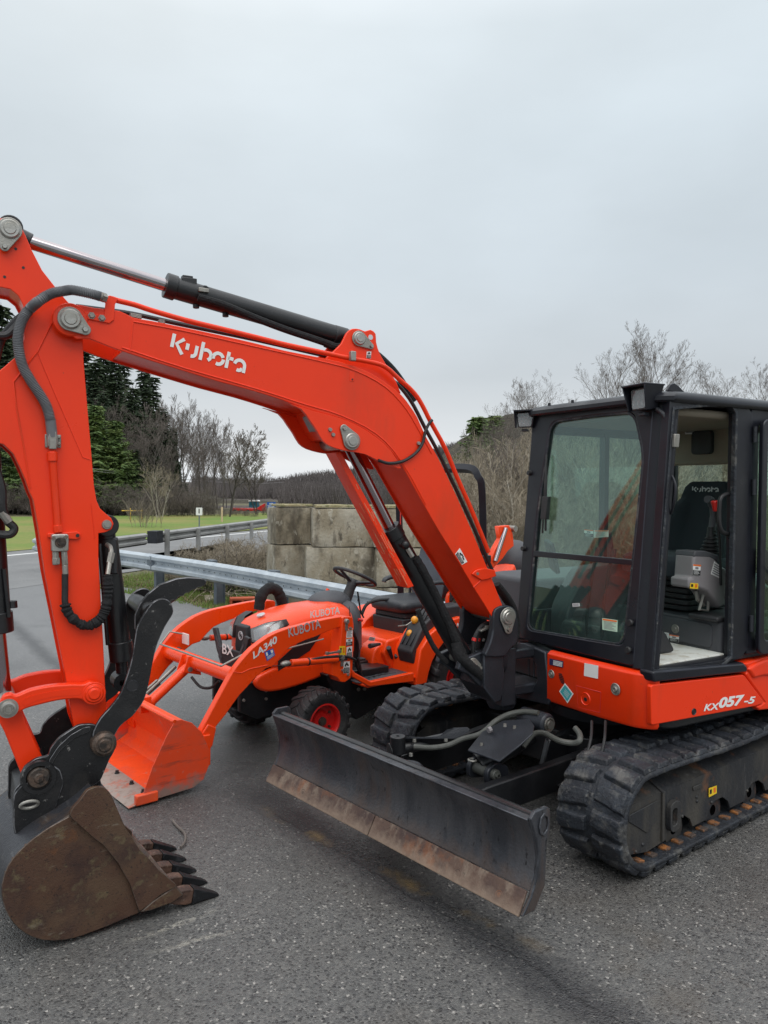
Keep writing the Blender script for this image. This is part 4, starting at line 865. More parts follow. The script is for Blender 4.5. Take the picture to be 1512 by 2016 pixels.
    for x, z in ((.46, .27), (.455, .245), (.96, .15), (1.02, .13), (.3, .2), (-.1, .17), (.60, .2)): G.lathe([(.001, .008), (.008, .008), (.010, 0)], (x, yo, z), 'y', 8)
    G.build('frame_plate', M['frame'], tk, .003)
    for x in (-.62, -.2, .22, .62): b = MB(); b.lathe([(.03, -.11), (.085, -.11), (.085, -.05), (.06, -.045), (.06, .045), (.085, .05), (.085, .11), (.03, .11)], (x, yc, .125), 'y', 22); b.build('roller', M['frame'], tk)
    b = MB(); b.lathe([(.03, -.06), (.19, -.06), (.205, -.03), (.205, .03), (.19, .06), (.03, .06)], (XC, yc, ZC), 'y', 30); b.build('idler_wheel', M['frame'], tk)
    b = MB(); b.lathe([(.03, -.03), (.19, -.03), (.19, .03), (.03, .03)], (-XC, yc, ZC), 'y', 30); b.lathe([(.02, .0), (.12, .0), (.12, .09*side), (.02, .10*side)], (-XC, yc, ZC), 'y', 24); b.build('drive_sprocket', M['frame'], tk)
    return yo
yo = make_track(1); make_track(-1)
decal(EX, FU, 1, yo+.006, z5c([(1120, 342), (1172, 324), (1172, 375), (1120, 402)]), 'yellow')
# ---------------------------------------------- undercarriage body
b = MB(); b.prism(roundp([(.62, -.36), (.62, .36), (-.62, .36), (-.62, -.36)], .12, 4), .24, .46, 2); b.box(-.55, -.15, -.72, .72, .26, .40); b.box(.2, .5, -.72, .72, .26, .40)
for s in (1, -1): b.prism([(.40, .25), (.75, .24), (.86, .30), (.80, .46), (.55, .50), (.40, .46)], s*.16, s*.20, 1); b.prism([(.55, .16), (.9, .18), (.94, .28), (.55, .34)], s*.36, s*.40, 1)
b.build('undercarriage_body', M['black'], EX, .008)
b = MB(); b.lathe([(.02, .46), (.36, .46), (.36, .52), (.33, .54), (.33, .62), (.02, .62)], (0, 0, 0), 'z', 48); b.build('slew_ring', M['cast'], EX)
# ---------------------------------------------- blade
zb, zt = .175, .572
prof = smooth([(2.028, .175), (1.975, .245), (1.942, .32), (1.933, .40), (1.948, .48), (1.980, .552), (1.99, .568)], 4)
bl = MB(FB); back = [(x-.022, z) for x, z in prof]
bl.prism([p for p in prof if p[1] > .262]+[(1.99, .572), (1.90, .572), (1.892, .545), (1.94, .54)]+[p for p in reversed(back) if .262 < p[1] < .54], -.965, .965, 1)
bd = bl.build('blade', M['blade'], EX, .008, 3)
ep = [(2.03, .186), (1.975, .25), (1.942, .32), (1.933, .40), (1.948, .48), (1.985, .575), (1.955, .602), (1.875, .602), (1.856, .585), (1.856, .49), (1.875, .45), (1.885, .27), (1.95, .185)]
for s in (1, -1):
    b = MB(FB); b.prism(ep, s*.962, s*.982, 1); b.build('end_plate', M['blade'], bd, .006, 3)
b = MB(FB); o_ = circ(1.903, .535, .034, 8); i_ = circ(1.903, .535, .024, 8); b.ring([(1.903+(x-1.903)*1.0, .535+(z-.535)*1.5) for x, z in o_], [(1.903+(x-1.903)*1.0, .535+(z-.535)*1.5) for x, z in i_], .982, .990, 1); b.build('tie_down_ring', M['blade'], bd, .003)
for y0, y1 in ((-.962, -.012), (-.006, .962)):
    b = MB(FB); b.prism([(2.036, .182), (1.984, .272), (1.972, .268), (2.024, .176)], y0, y1, 1); ce = b.build('cutting_edge', M['edge'], bd, .003)
    c = MB(FB)
    for i in range(4):
        y = y0+(y1-y0)*(i+.5)/4; F1 = FB @ Matrix.Translation((2.013, y, .216)) @ Matrix.Rotation(rad(61.5), 4, 'Y'); c.F = F1; c.lathe([(.001, .0035), (.010, .0035), (.012, .0015), (.018, .0035), (.022, 0)], (0, 0, 0), 'z', 14)
    c.build('bolt', M['edge'], ce)
b = MB(FB)
for y in (-.6, 0, .6): b.prism([(1.925, .20), (1.88, .22), (1.84, .40), (1.87, .55), (1.905, .55)], y-.01, y+.01, 1)
b.tube([(1.88, -.93, .26), (1.88, .93, .26)], .035, 10); b.tube([(1.925, -.96, .572), (1.925, .96, .572)], .022, 12, flat=.5); b.build('rear_stiffener', M['black'], bd, .003)
# blade arms, pivot and cylinders
for s in (1, -1):
    b = MB(); ya, yb = s*.30, s*.34
    pts = [(1.70, .27), (1.62, .37), (1.45, .385), (.95, .40), (.55, .42), (.55, .28), (.95, .24), (1.45, .22), (1.66, .22)]
    sec = [[(x, (ya-.02*s)+(.04*(1.7-x))*s, z) for x, z in pts], [(x, (ya+.04*s)+(.04*(1.7-x))*s, z) for x, z in pts]]
    b.loft(sec); b.build('blade_arm', M['black'], EX, .008)
b = MB(); b.tube([(1.64, -.36, .30), (1.64, .36, .30)], .085, 24); b.box(1.58, 1.90, -.12, .12, .22, .38); b.lathe([(.02, .16), (.09, .16), (.09, .44), (.07, .46), (.02, .46)], (1.72, 0, 0), 'z', 24); b.build('blade_pivot', M['cast'], EX, .006)
b = MB(); b.prism([(1.72, .2), (1.66, .28), (1.5, .29), (1.45, .22)], -.30, .30, 1); b.build('arm_web', M['black'], EX, .006)
gz = lambda u, v, z: tuple(P(FU, 2, z, u, v))
gpts = [gz(921, 1476, .50), gz(950, 1440, .555), gz(991, 1418, .615), gz(1041, 1415, .65), gz(1052, 1428, .645), gz(1049, 1443, .625), gz(1024, 1466, .57), gz(983, 1498, .48)]
b = MB(); th = V((0, 0, -.010)); b.add([tuple(p) for p in gpts]+[tuple(V(p)+th) for p in gpts], [list(range(8)), list(range(15, 7, -1))]+[[i, (i+1) % 8, 8+(i+1) % 8, 8+i] for i in range(8)])
gd = b.build('cylinder_guard', M['cast'], EX, .003, ang=25)
b = MB()
for u, v, z in ((994, 1429, .62), (1013, 1433, .61), (948, 1467, .52), (966, 1473, .505), (975, 1490, .47)): p = gz(u, v, z); b.lathe([(.001, .012), (.008, .012), (.010, -.004)], p, 'z', 8)
b.build('bolt', M['zinc'], gd)
b = MB(); b.cyl(gz(948, 1502, .40), gz(1045, 1440, .56), .062, n=28); b.cyl(gz(944, 1506, .39), gz(962, 1494, .42), .07, n=28); cyl_ = b.build('blade_lift_cylinder', M['black'], EX, .004)
hp = V(gz(951, 1516, .38)); b = MB(Matrix.Translation(hp)); b.lathe([(.01, -.09), (.030, -.09), (.030, .10), (.026, .105), (.01, .105)], (0, 0, 0), 'y', 20); b.lathe([(.01, .10), (.016, .10), (.016, .118), (.01, .118)], (0, 0, 0), 'y', 6); b.build('pivot_pin', M['olivehose'], EX)
b = MB(Matrix.Translation(hp)); [b.prism(roundp([(.05, -.05), (.05, .03), (-.02, .06), (-.12, .02), (-.12, -.08)], .03, 4), y, y+s, 1) for y, s in ((-.085, .03), (.05, .03))]; b.build('cylinder_bracket', M['cast'], EX, .005)
b = MB(Matrix.Translation(gz(930, 1496, .44))); b.tube([(cos(a)*.022, sin(a)*.022, 0) for a in [rad(t) for t in range(-150, 121, 30)]], .006, 8); b.build('grease_clip', M['zinc'], EX)
q = V(gz(1072, 1424, .60)); b = MB(Matrix.Translation(q)); b.lathe([(.01, -.16), (.06, -.16), (.06, .02), (.05, .03), (.04, .03)], (0, 0, 0), 'y', 26); b.build('cylinder_base', M['cast'], EX, .003); b = MB(Matrix.Translation(q)); b.lathe([(.001, .045), (.024, .045), (.026, .03), (.034, .03), (.034, .04), (.040, .04), (.040, .025)], (0, 0, 0), 'y', 24); b.build('pivot_pin', M['steel'], EX)
# angle cylinder on the right side of the blade frame
b = MB(); b.cyl(gz(770, 1478, .42), gz(890, 1452, .46), .036, n=20); b.cyl(gz(766, 1479, .42), gz(786, 1475, .425), .045, n=20); b.lathe([(.01, -.05), (.045, -.05), (.045, .05), (.01, .05)], gz(783, 1466, .46), 'z', 20); b.build('blade_angle_cylinder', M['black'], EX, .003)
b = MB(); p4 = [gz(795, 1452, .51), gz(875, 1452, .51), gz(926, 1438, .53), gz(926, 1430, .545), gz(915, 1425, .56)]
pl_ = [gz(795, 1453, .50), gz(865, 1453, .50), gz(902, 1453, .50), gz(926, 1436, .54), gz(920, 1431, .55), gz(895, 1432, .555), gz(880, 1436, .55), gz(865, 1449, .51)]
b.add([tuple(p) for p in pl_]+[tuple(V(p)-V((0, 0, .006))) for p in pl_], [list(range(8)), list(range(15, 7, -1))]+[[i, (i+1) % 8, 8+(i+1) % 8, 8+i] for i in range(8)])
w4 = [gz(776, 1451, .50), gz(902, 1453, .50), gz(890, 1470, .43), gz(800, 1468, .43)]; b.add([tuple(p) for p in w4]+[tuple(V(p)+V((-.005, -.008, 0))) for p in w4], [[0, 1, 2, 3], [7, 6, 5, 4], [0, 1, 5, 4], [1, 2, 6, 5], [2, 3, 7, 6], [3, 0, 4, 7]])
hs = b.build('hose_guard', M['cast'], EX, .002)
b = MB(); [b.lathe([(.001, .012), (.010, .012), (.012, -.004)], gz(u, v, z), 'z', 8) for u, v, z in ((816, 1459, .48), (878, 1458, .485), (809, 1487, .42))]; b.build('bolt', M['zinc'], hs)
b = MB(); b.tube(smooth([gz(815, 1470, .46), gz(850, 1472, .46), gz(882, 1467, .47), gz(910, 1455, .50), gz(940, 1447, .53), gz(958, 1436, .56), gz(975, 1420, .60), gz(1002, 1406, .63), gz(1032, 1401, .65), gz(1060, 1404, .66)], 5), .015, 10); b.build('spiral_hose', M['olivehose'], EX)
b = MB(); b.tube(smooth([gz(930, 1450, .52), gz(952, 1442, .54), gz(972, 1427, .575), gz(1000, 1412, .60), gz(1040, 1408, .62)], 5), .013, 10); b.build('spiral_hose', M['olivehose'], EX)
b = MB(); b.tube(smooth([gz(1030, 1470, .50), gz(1050, 1446, .56), gz(1072, 1444, .58), gz(1100, 1458, .58), gz(1128, 1463, .58), gz(1141, 1458, .60), gz(1141, 1445, .62), gz(1132, 1433, .64)], 6), .0155, 10); b.build('spiral_hose', M['olivehose'], EX)
b = MB(); b.tube(smooth([gz(952, 1442, .575), gz(965, 1436, .585), gz(968, 1434, .59)], 3)[2:5], .017, 8); b.build('cable_tie', M['lightplastic'], EX)
b = MB()
for (u0, u1) in ((1165, 1150), (1192, 1180)): b.tube(smooth([gz(u0, 1420, .66), gz(u0-2, 1455, .60), gz(u1, 1500, .50)], 5), .008, 8)
b.build('hydraulic_hose', M['hose'], EX)
# ---------------------------------------------- swing bracket / post
yS = .175
def sw(pts): return Q2(FS, 1, yS, zs(pts))
cx_, cz_ = P(FS, 1, yS, 998, 1214).x, P(FS, 1, yS, 998, 1214).z
L_ = sw([(650, 330), (700, 268), (770, 245), (850, 255), (905, 300), (925, 380), (935, 520), (925, 660), (870, 720), (800, 800), (775, 830), (560, 830), (575, 760), (615, 660), (645, 520)])
sp_ = MB(FS); sp_.prism(smooth([(x, z) for x, z in L_], 2, True), yS-.045, yS, 1); sp_.prism(smooth([(x, z) for x, z in L_], 2, True), -yS, -yS+.045, 1)
bx = P(FS, 1, 0, 975, 1330)
X0 = cx_; 
# body: forward-reaching saddle with the lift-cylinder pin
bp_ = sw([(560, 800), (780, 800), (800, 1000), (785, 1240), (760, 1340), (690, 1370), (640, 1300), (560, 1190)])
sp_.prism(bp_, -.11, yS-.02, 1)
sad = sw([(780, 780), (560, 800), (440, 850), (330, 900), (300, 1000), (420, 1060), (560, 1200), (780, 1250)])
sp_.prism(sad, -.125, -.085, 1); sp_.prism(sad, .085, .125, 1)
post = sp_.build('swing_post', M['cast'], EX, .012, 3)
b = MB(FS); u_ = []                                   # saddle lip between the plates
for k in range(13):
    a = pi*k/12; y = (yS-.02)*cos(a); z = cz_-.19-.17*sin(a)**.7 if sin(a) > 0 else cz_-.19; u_.append((y, z))
b.loft([[(X0+.045, y, z) for y, z in u_]+[(X0+.045, y*1.0, z-.03) for y, z in reversed(u_)], [(X0-.03, y, z) for y, z in u_]+[(X0-.03, y, z-.03) for y, z in reversed(u_)]]); b.build('saddle', M['cast'], post, .008)
px_, pz_ = P(FS, 1, .13, 932, 1306)[0], P(FS, 1, .13, 932, 1306)[2]
def pin(parent, F, c, r, y0, y1, tab=None, mt='steel', tabm='zinc', name='pin'):
    b = MB(F); h = y1
    s = 1 if y1 > y0 else -1
    b.lathe([(.001, h), (r*.55, h), (r*.62, h-.004*s), (r*.86, h-.004*s), (r, h-.010*s), (r, y0), (.001, y0)], (c[0], 0, c[1]), 'y', 30)
    o = b.build(name, M[mt], parent)
    if tab:
        (tx, tz, tr) = tab; d = V((tx-c[0], tz-c[1])); L = d.length; a = math.atan2(d.y, d.x); t = MB(F); yb = y1-.014*s
        pts = circ(c[0], c[1], r*1.22, 14, a+rad(80), a+rad(280))+circ(tx, tz, tr, 10, a-rad(85), a+rad(85)); t.prism(pts, yb-.008*s, yb, 1); k = t.build('keeper_plate', M[tabm], o, .003)
        t = MB(F); t.lathe([(.001, yb+.012*s), (tr*.45, yb+.012*s), (tr*.5, yb), (tr*.62, yb), (tr*.62, yb-.002*s)], (tx, 0, tz), 'y', 6); t.build('bolt', M[mt], o)
    return o
t_ = P(FS, 1, yS, 999, 1238); pin(EX, FS, (cx_, cz_), .046, -yS-.01, yS+.028, (t_.x, t_.z, .028))
t_ = P(FS, 1, .14, 928, 1303); t2_ = P(FS, 1, .14, 940, 1313); pin(EX, FS, (px_, pz_), .026, -.14, .145, (px_-.05, pz_-.03, .018), 'zinc')
b = MB(FS); vx = -.36+.0; vpx = P(FS, 1, 0, 1010, 1350)[0]
b.lathe([(.02, .60), (.075, .60), (.09, .63), (.09, .70), (.07, .72), (.07, .92), (.09, .94), (.09, 1.0), (.02, 1.02)], (cx_-.10, 0, 0), 'z', 28); b.box(cx_-.12, cx_-.02, -.11, .11, .64, .98); b.build('swing_pivot', M['cast'], EX, .004)
# hoses within the yoke
b = MB(FS); R_ = random.Random(8)
def yh(i, u, v, dy=0): return tuple(P(FS, 1, .07-.022*i+dy, u, v))
for i in range(7): b.tube(smooth([yh(i, 931+4*i, 1288), yh(i, 932+4*i, 1266), yh(i, 938+4*i, 1248), yh(i, 949+3.5*i, 1234+R_.uniform(-3, 3)), yh(i, 962+3*i, 1226)], 6), .0125, 10)
b.build('hydraulic_hose', M['hose'], EX)
for i, mt in ((0, 'redknob'), (2, 'redknob'), (4, 'white')): b = MB(FS); b.tube([yh(i, 932.5+4*i, 1262), yh(i, 934.5+4*i, 1256)], .0145, 12); b.build('hose_band', M[mt], EX)
c = P(FS, 1, .08, 952, 1238); b = MB(FS); b.obox(tuple(c), (.07, .04, .012), Matrix.Rotation(.25, 3, 'Y')); b.obox(tuple(c+V((-.02, .0, .012))), (.03, .03, .014)); b.build('hose_clamp', M['zinc'], EX, .002)
# big hose bundle arching from the boom foot towards the cab
b = MB(FS); R_ = random.Random(18)
for i in range(6):
    y = -.09+.035*i; b.tube(smooth([tuple(P(FS, 1, y, 975+i*1, 1150)), tuple(P(FS, 1, y, 992+2*i, 1178)), tuple(P(FS, 1, y, 1010+i, 1205)), tuple(P(FS, 1, y, 1014+i, 1240)), tuple(P(FS, 1, y, 1010, 1275))], 6), .017, 10)
b.build('hydraulic_hose', M['cloth'], EX)
# house-side swing bracket: two forks and frame round the dark recess
def hq(x, pts, o=None): return [(p[1], p[2]) for p in [P(FH, 0, x, u, v) for u, v in pts]]
b = MB(FH); up_ = [(1010, 1272), (1010, 1290), (1050, 1300), (1062, 1316), (1070, 1345), (1072, 1372), (1085, 1378), (1075, 1290), (1071, 1286), (1030, 1268)]
xh = .70
def hp_(u, v, x): p = P(FH, 0, x, u, v); return (p[1], p[2])
top = [hp_(1008, 1282, xh), hp_(1008, 1268, xh), hp_(1030, 1266, xh), hp_(1073, 1284, xh), hp_(1083, 1380, xh), hp_(1078, 1388, xh), hp_(1012, 1374, xh), hp_(1012, 1358, xh), hp_(1045, 1358, xh), hp_(1056, 1340, xh), hp_(1055, 1310, xh), hp_(1046, 1296, xh)]
b.prism(top, xh-.16, xh, 0); b.build('swing_bracket', M['cast'], EX, .010, 3)
b = MB(FH); b.box(.60, .96, -.115, .085, .68, .74); b.box(.60, .96, -.115, .085, .90, .96); b.build('swing_fork', M['cast'], EX, .012, 3)
b = MB(FH); b.tube(smooth([hp_(0, 0, 0)+(0,)]*2, 2) if False else [(xh-.02,)+hp_(1036, 1298, xh), (xh-.02,)+hp_(1036, 1330, xh), (xh-.02,)+hp_(1046, 1333, xh), (xh-.02,)+hp_(1046, 1300, xh)], .006, 6); b.build('wire_loop', M['cast'], EX)
# ---------------------------------------------- house
front = .70
hb = MB(FH)
hb.prism(roundp([(.64, -.90), (.64, -.2), (.50, -.12), (.50, .90), (-1.15, .90), (-1.45, .5), (-1.5, 0), (-1.45, -.5), (-1.15, -.93), (.40, -.93)], .10, 4), .63, .70, 2)
hb.box(-1.1, .5, -.86, .86, .70, .95); hs_ = hb.build('house_frame', M['black'], EX, .012)
# front orange panel (curves round the corner to the door side)
def ppts(pts, x): return [P(FH, 0, x, u, v) for u, v in pts]
ytl, ybl = .195, .235
zt_, zb_ = .955, .665
plan = [(.70, .20), (.705, .55), (.69, .80), (.672, .87), (.635, .925), (.60, .945)]
pl2 = smooth([(x, y) for x, y in plan], 4)
def wallstrip(b, plan, zl, zh, th, zf=None):
    P1 = plan; n = len(P1); O = []; I_ = []
    for i, p in enumerate(P1):
        t = V((P1[min(i+1, n-1)][0]-P1[max(i-1, 0)][0], P1[min(i+1, n-1)][1]-P1[max(i-1, 0)][1])).normalized(); nn = V((t.y, -t.x)); O.append(p); I_.append((p[0]-nn.x*th, p[1]-nn.y*th))
    secs = []
    for o, q in zip(O, I_):
        a, c = (zl(o) if callable(zl) else zl), (zh(o) if callable(zh) else zh)
        r = min(.02, th*.9)
        secs.append([(q[0], q[1], a), (o[0]-(o[0]-q[0])*.3, o[1]-(o[1]-q[1])*.3, a), (o[0], o[1], a+r), (o[0], o[1], c-r), (o[0]-(o[0]-q[0])*.5, o[1]-(o[1]-q[1])*.5, c-.003), (q[0], q[1], c)])
    return b.loft(secs)
b = MB(FH)
wallstrip(b, pl2, lambda o: .655+.012*max(0, (o[1]-.2)), lambda o: .962+.012*(o[1]-.2), .045)
fp = b.build('front_panel', M['orange'], EX, .004, 3, ang=50)
def hx(u, v, x=.705): return tuple(P(FH, 0, x, u, v))
# details on the front panel: latch, vents, stickers
for (u, v, r) in ((1085, 1327, .012), (1211, 1357, .016)):
    p = hx(u, v); b = MB(FH); b.lathe([(.001, .004), (r*.5, .004), (r*.6, .010), (r*.8, .010), (r, .0), (r*1.8, -.002), (r*1.9, .003), (r*2.1, 0)], (.703, p[1], p[2]), 'x', 20); b.build('panel_bolt', M['zinc'], fp)
p = hx(1153, 1376); b = MB(FH); b.lathe([(.001, .001), (.030, .001), (.034, .006), (.038, .0)], (.703, p[1], p[2]), 'x', 24); b.build('key_recess', M['orange'], fp)
b = MB(FH); b.prism(circ(p[1], p[2]-.002, .011, 14)+[], .7035, .7085, 0); b.build('key_slot', M['ink'], fp)
b = MB(FH)
q = [hx(1135, 1350), hx(1183, 1363), hx(1181, 1403), hx(1138, 1393)]; ln = [tuple(V(c)+V((.004, 0, 0))) for c in q]
b.tube([(.7045, c[1], c[2]) for c in ln[:2]], .002, 4); b.tube([(.7045, c[1], c[2]) for c in ln[1:3]], .0015, 4); b.tube([(.7045, c[1], c[2]) for c in ln[2:]], .0015, 4); b.tube([(.7045, c[1], c[2]) for c in (ln[3], ln[0])], .0015, 4); b.build('panel_seam', M['red'], fp)
b = MB(FH)
for i in range(6): q = hx(1103.5+i*.9, 1327+i*3.5); w_ = .020*(1-.15*abs(i-2.5)); b.box(.7045, .7075, q[1]-w_, q[1]+w_, q[2]-.0025, q[2]+.0025)
b.build('air_slot', M['ink'], fp)
decal(fp, FH, 0, .7065, z5([(450, 238), (517, 252), (515, 283), (449, 268)]), 'navy')
decal(fp, FH, 0, .7065, z5([(620, 260), (687, 273), (685, 337), (617, 322)]), 'plain')
decal(fp, FH, 0, .7065, [(1112.3, 1345), (1129, 1366), (1117.5, 1384.5), (1101, 1361)], 'teal')
# side orange panel with the lettering
b = MB(FH); YS = .945
sp1 = Q2(FH, 1, YS, zp([(232, 400), (250, 380), (1240, 270), (1262, 285), (1465, 560), (1462, 580), (1380, 612), (245, 822), (235, 800)]))
b.prism(sp1, YS-.03, YS, 1); sd_ = b.build('side_panel', M['orange'], EX, .007, 3)
b = MB(FH); sp2 = Q2(FH, 1, YS-.004, zp([(1250, 150), (1330, 120), (1512, 70), (1700, 30), (2000, -60), (2400, -120), (2400, 560), (1900, 640), (1512, 650), (1420, 660), (1390, 625), (1475, 570), (1270, 268), (1290, 240), (1285, 190)]))
b.prism(sp2, YS-.10, YS-.004, 1); b.build('rear_side_panel', M['orange'], EX, .02, 4)
b = MB(FH); rb_ = Q2(FH, 1, YS+.03, zp([(1335, 215), (1420, 150), (1512, 110), (1900, 40), (1900, 300), (1512, 290), (1400, 320)])); b.prism(rb_, YS-.02, YS+.012, 1); b.build('panel_bulge', M['orange'], EX, .018, 4)
# engine bonnet and counterweight behind (beyond the frame)
b = MB(FH); pc = roundp([(-.35, .90), (-1.15, .90), (-1.48, .5), (-1.52, 0), (-1.48, -.5), (-1.15, -.93), (.35, -.93), (.50, -.75), (.50, -.28), (-.35, -.28)], .12, 5)
b.prism(pc, .70, 1.02, 2); b.build('counterweight', M['orange'], EX, .03, 4)
pc2 = roundp([(-.66, .86), (-1.12, .84), (-1.42, .45), (-1.45, 0), (-1.42, -.45), (-1.1, -.88), (.30, -.88), (.42, -.7), (.42, -.30), (-.66, -.26)], .12, 5)
b = MB(FH); b.prism(pc2, 1.02, 1.32, 2, [(x*.97-.01, y*.97) for x, y in pc2]); b.build('engine_bonnet', M['plastic'], EX, .03, 4)
Mx, L = onplane(FH, 1, YS+.001, zp([(806, 668)])[0], zp([(972, 648)])[0])
text(sd_, 'lettering', 'KX', Mx, L*1.05, .038, M['white'], .03, .25)
Mx, L = onplane(FH, 1, YS+.001, zp([(970, 638)])[0], zp([(1215, 603)])[0]); text(sd_, 'lettering', '057', Mx, L*1.15, .060, M['white'], .045, .22)
Mx, L = onplane(FH, 1, YS+.001, zp([(1245, 590)])[0], zp([(1358, 582)])[0]); text(sd_, 'lettering', '-5', Mx, L*1.1, .040, M['white'], .03, .22)
p = P(FH, 1, YS, 1366, 1401); b = MB(FH); b.lathe([(.001, .001), (.014, .001), (.017, .004), (.019, 0)], (p[0], YS, p[2]), 'y', 18); b.prism(circ(p[0]+.001, p[2]-.001, .008, 12), YS, YS+.002, 1); b.build('key_recess', M['ink'], sd_)
# sill between door and panel
b = MB(FH); sl = Q2(FH, 1, .955, zp([(265, 355), (255, 240), (300, 225), (1250, 140), (1290, 180), (1290, 240), (700, 305)])); b.prism(sl, .86, .955, 1); b.build('door_sill', M['cab'], EX, .012, 3)
# ---------------------------------------------- cab
CZ0, CZ1 = 1.0, 2.40
cabt = V((0, 0, 0))
def ringc(F, ax, val, outer, inner, t, name, mt, parent, r_o=.05, r_i=.06, bev=.006, px=True, nseg=5):
    o = Q2(F, ax, val, outer) if px else outer; i_ = Q2(F, ax, val, inner) if px else inner
    b = MB(F); b.ring(roundp(o, r_o, nseg), roundp(i_, r_i, nseg), val-t, val, ax); return b.build(name, mt, parent, bev, 3)
XF = .665
fo = [(1052, 806), (1160, 800), (1292, 786), (1296, 900), (1290, 1100), (1283, 1322), (1016, 1272), (1034, 1040)]
fi = [(1083, 830), (1160, 818), (1248, 810), (1267, 895), (1246, 1100), (1227, 1272), (1036, 1240), (1057, 1010)]
# keep the front frame a simple six-point ring in true cab coordinates
yl, yr = -.125, .80
oc = [(yl, 2.425), (.34, 2.425), (yr+.03, 2.425), (yr+.03, 2.17), (yr+.03, 1.5), (yr+.03, .985), (yl, .985), (yl, 1.6)]
icp = Q2(FC, 0, XF, fi)
fr_o = MB(FC); fr_o.ring(roundp(oc, .03, 5), roundp(icp, [.07, .01, .05, .10, .10, .05, .06, .10], 5), XF-.05, XF, 0); cab = fr_o.build('cab', M['cab'], EX, .008, 3)
# corner pillar A (left front), raked; swept tube look
def pillar(F, plan, z0, z1, name, par, mt='cab', bev=.01):
    b = MB(F); b.prism(plan, z0, z1, 2); return b.build(name, M[mt], par, bev, 3)
pillar(FC, roundp([(XF, .82), (XF-.015, .865), (XF-.045, .915), (XF-.085, .932), (XF-.09, .88), (XF-.05, .80)], .012, 4), .975, 2.40, 'front_pillar', cab)
pillar(FC, roundp([(XF, yl), (XF-.07, yl-.01), (XF-.08, yl+.05), (XF-.02, yl+.06)], .01, 3), .975, 2.40, 'front_pillar', cab)
b = MB(FC); b.tube([(XF-.055, .918, .99), (XF-.055, .918, 2.30)], .021, 14); b.build('drain_tube', M['cab'], cab)
# divider bar + sashes
dv = Q2(FC, 0, XF-.005, [(1048, 1084), (1246, 1102), (1245, 1113), (1047, 1095)]); b = MB(FC); b.prism(dv, XF-.03, XF-.002, 0); b.build('divider_bar', M['cab'], cab, .003)
gl = [(p[0], p[1]) for p in roundp(inset(icp, -.012), .05, 4)]
b = MB(FC); b.prism(gl, XF-.024, XF-.018, 0); wf = b.build('front_window', M['glass'], cab, smooth_=False)
rt_ = roundp(inset(icp, -.006), .08, 5); ri_ = roundp(inset(icp, .012), .07, 5)
b = MB(FC); b.ring(rt_, ri_, XF-.014, XF-.003, 0); b.build('window_seal', M['rubber'], cab, .002)
# side door opening: frame ring in plane y=.92
YC = .935
do = [(1296, 782), (1475, 778), (1478, 1330), (1272, 1345)]
so_ = [(.575, 2.41), (-.16, 2.41), (-.16, .985), (.66, .985)]; si_ = Q2(FH, 1, YC, [(1322, 802), (1440, 794), (1448, 806), (1443, 1285), (1425, 1306), (1300, 1323), (1278, 1318), (1290, 1100)])
oo = [(.52, 2.415), (.2, 2.415), (-.08, 2.415), (-.155, 2.30), (-.155, 1.3), (-.155, .975), (.30, .975), (.62, .975)]
si8 = Q2(FH, 1, YC, [(1325, 803), (1390, 796), (1440, 795), (1450, 812), (1444, 1100), (1440, 1295), (1420, 1312), (1284, 1322)])
def order(poly): return poly if area(poly) > 0 else poly[::-1]
b = MB(FH); O8 = [(.545, 2.40), (.2, 2.415), (-.10, 2.415), (-.155, 2.36), (-.155, 1.6), (-.155, 1.02), (-.10, .975), (.655, .975)]
b.ring(O8, si8, YC-.05, YC, 1); sf = b.build('door_frame', M['cab'], cab, .008, 3)
b = MB(FH); s9 = [tuple(V(p)) for p in si8]; b.ring(inset(si8, -.006), inset(si8, .014), YC-.02, YC+.006, 1); b.build('door_seal', M['rubber'], cab, .003)
# rest of the cab shell: B pillar back, rear quarter, rear wall, right side, roof
b = MB(FH); b.ring([(-.155, 2.41), (-.70, 2.38), (-.74, 1.9), (-.74, .98), (-.155, .98), (-.155, 1.7)], [(-.23, 2.30), (-.62, 2.28), (-.66, 1.9), (-.66, 1.10), (-.23, 1.10), (-.23, 1.7)], YC-.045, YC-.005, 1); b.build('rear_side_frame', M['cab'], cab, .008)
b = MB(FH); b.prism([(-.22, 2.31), (-.63, 2.29), (-.67, 1.9), (-.67, 1.09), (-.22, 1.09)], YC-.03, YC-.024, 1); b.build('rear_side_window', M['glass2'], cab, smooth_=False)
b = MB(FH); b.ring([(-.10, 2.40), (.93, 2.40), (.93, 1.02), (-.10, 1.02)], [(-.04, 2.20), (.86, 2.20), (.86, 1.25), (-.04, 1.25)], -.76, -.72, 0); b.build('rear_wall', M['cab'], cab, .008)
b = MB(FH); b.prism([(-.05, 2.21), (.87, 2.21), (.87, 1.24), (-.05, 1.24)], -.742, -.738, 0); b.build('rear_window', M['glass2'], cab, smooth_=False)
b = MB(FH); b.ring([(.53, 2.40), (-.72, 2.40), (-.74, .98), (.65, .98)], [(.46, 2.28), (-.64, 2.28), (-.66, 1.15), (.56, 1.15)], yl-.005, yl+.035, 1); b.build('right_side_frame', M['cab'], cab, .008)
b = MB(FH); b.prism([(.47, 2.29), (-.65, 2.29), (-.67, 1.14), (.57, 1.14)], yl+.012, yl+.018, 1); b.build('right_window', M['glass2'], cab, smooth_=False)
b = MB(FH); b.box(-.10, -.06, yl-.004, yl+.045, 1.1, 2.3); b.build('window_post', M['cab'], cab)
rp_ = roundp([(.60, yl-.02), (.60, .88), (.55, .955), (-.72, .955), (-.80, .88), (-.80, yl-.02)], .07, 5)
b = MB(FH); n = len(rp_)
def sec(s, z): return [(-.1+(x+.1)*s, .42+(y-.42)*s, z) for x, y in rp_]
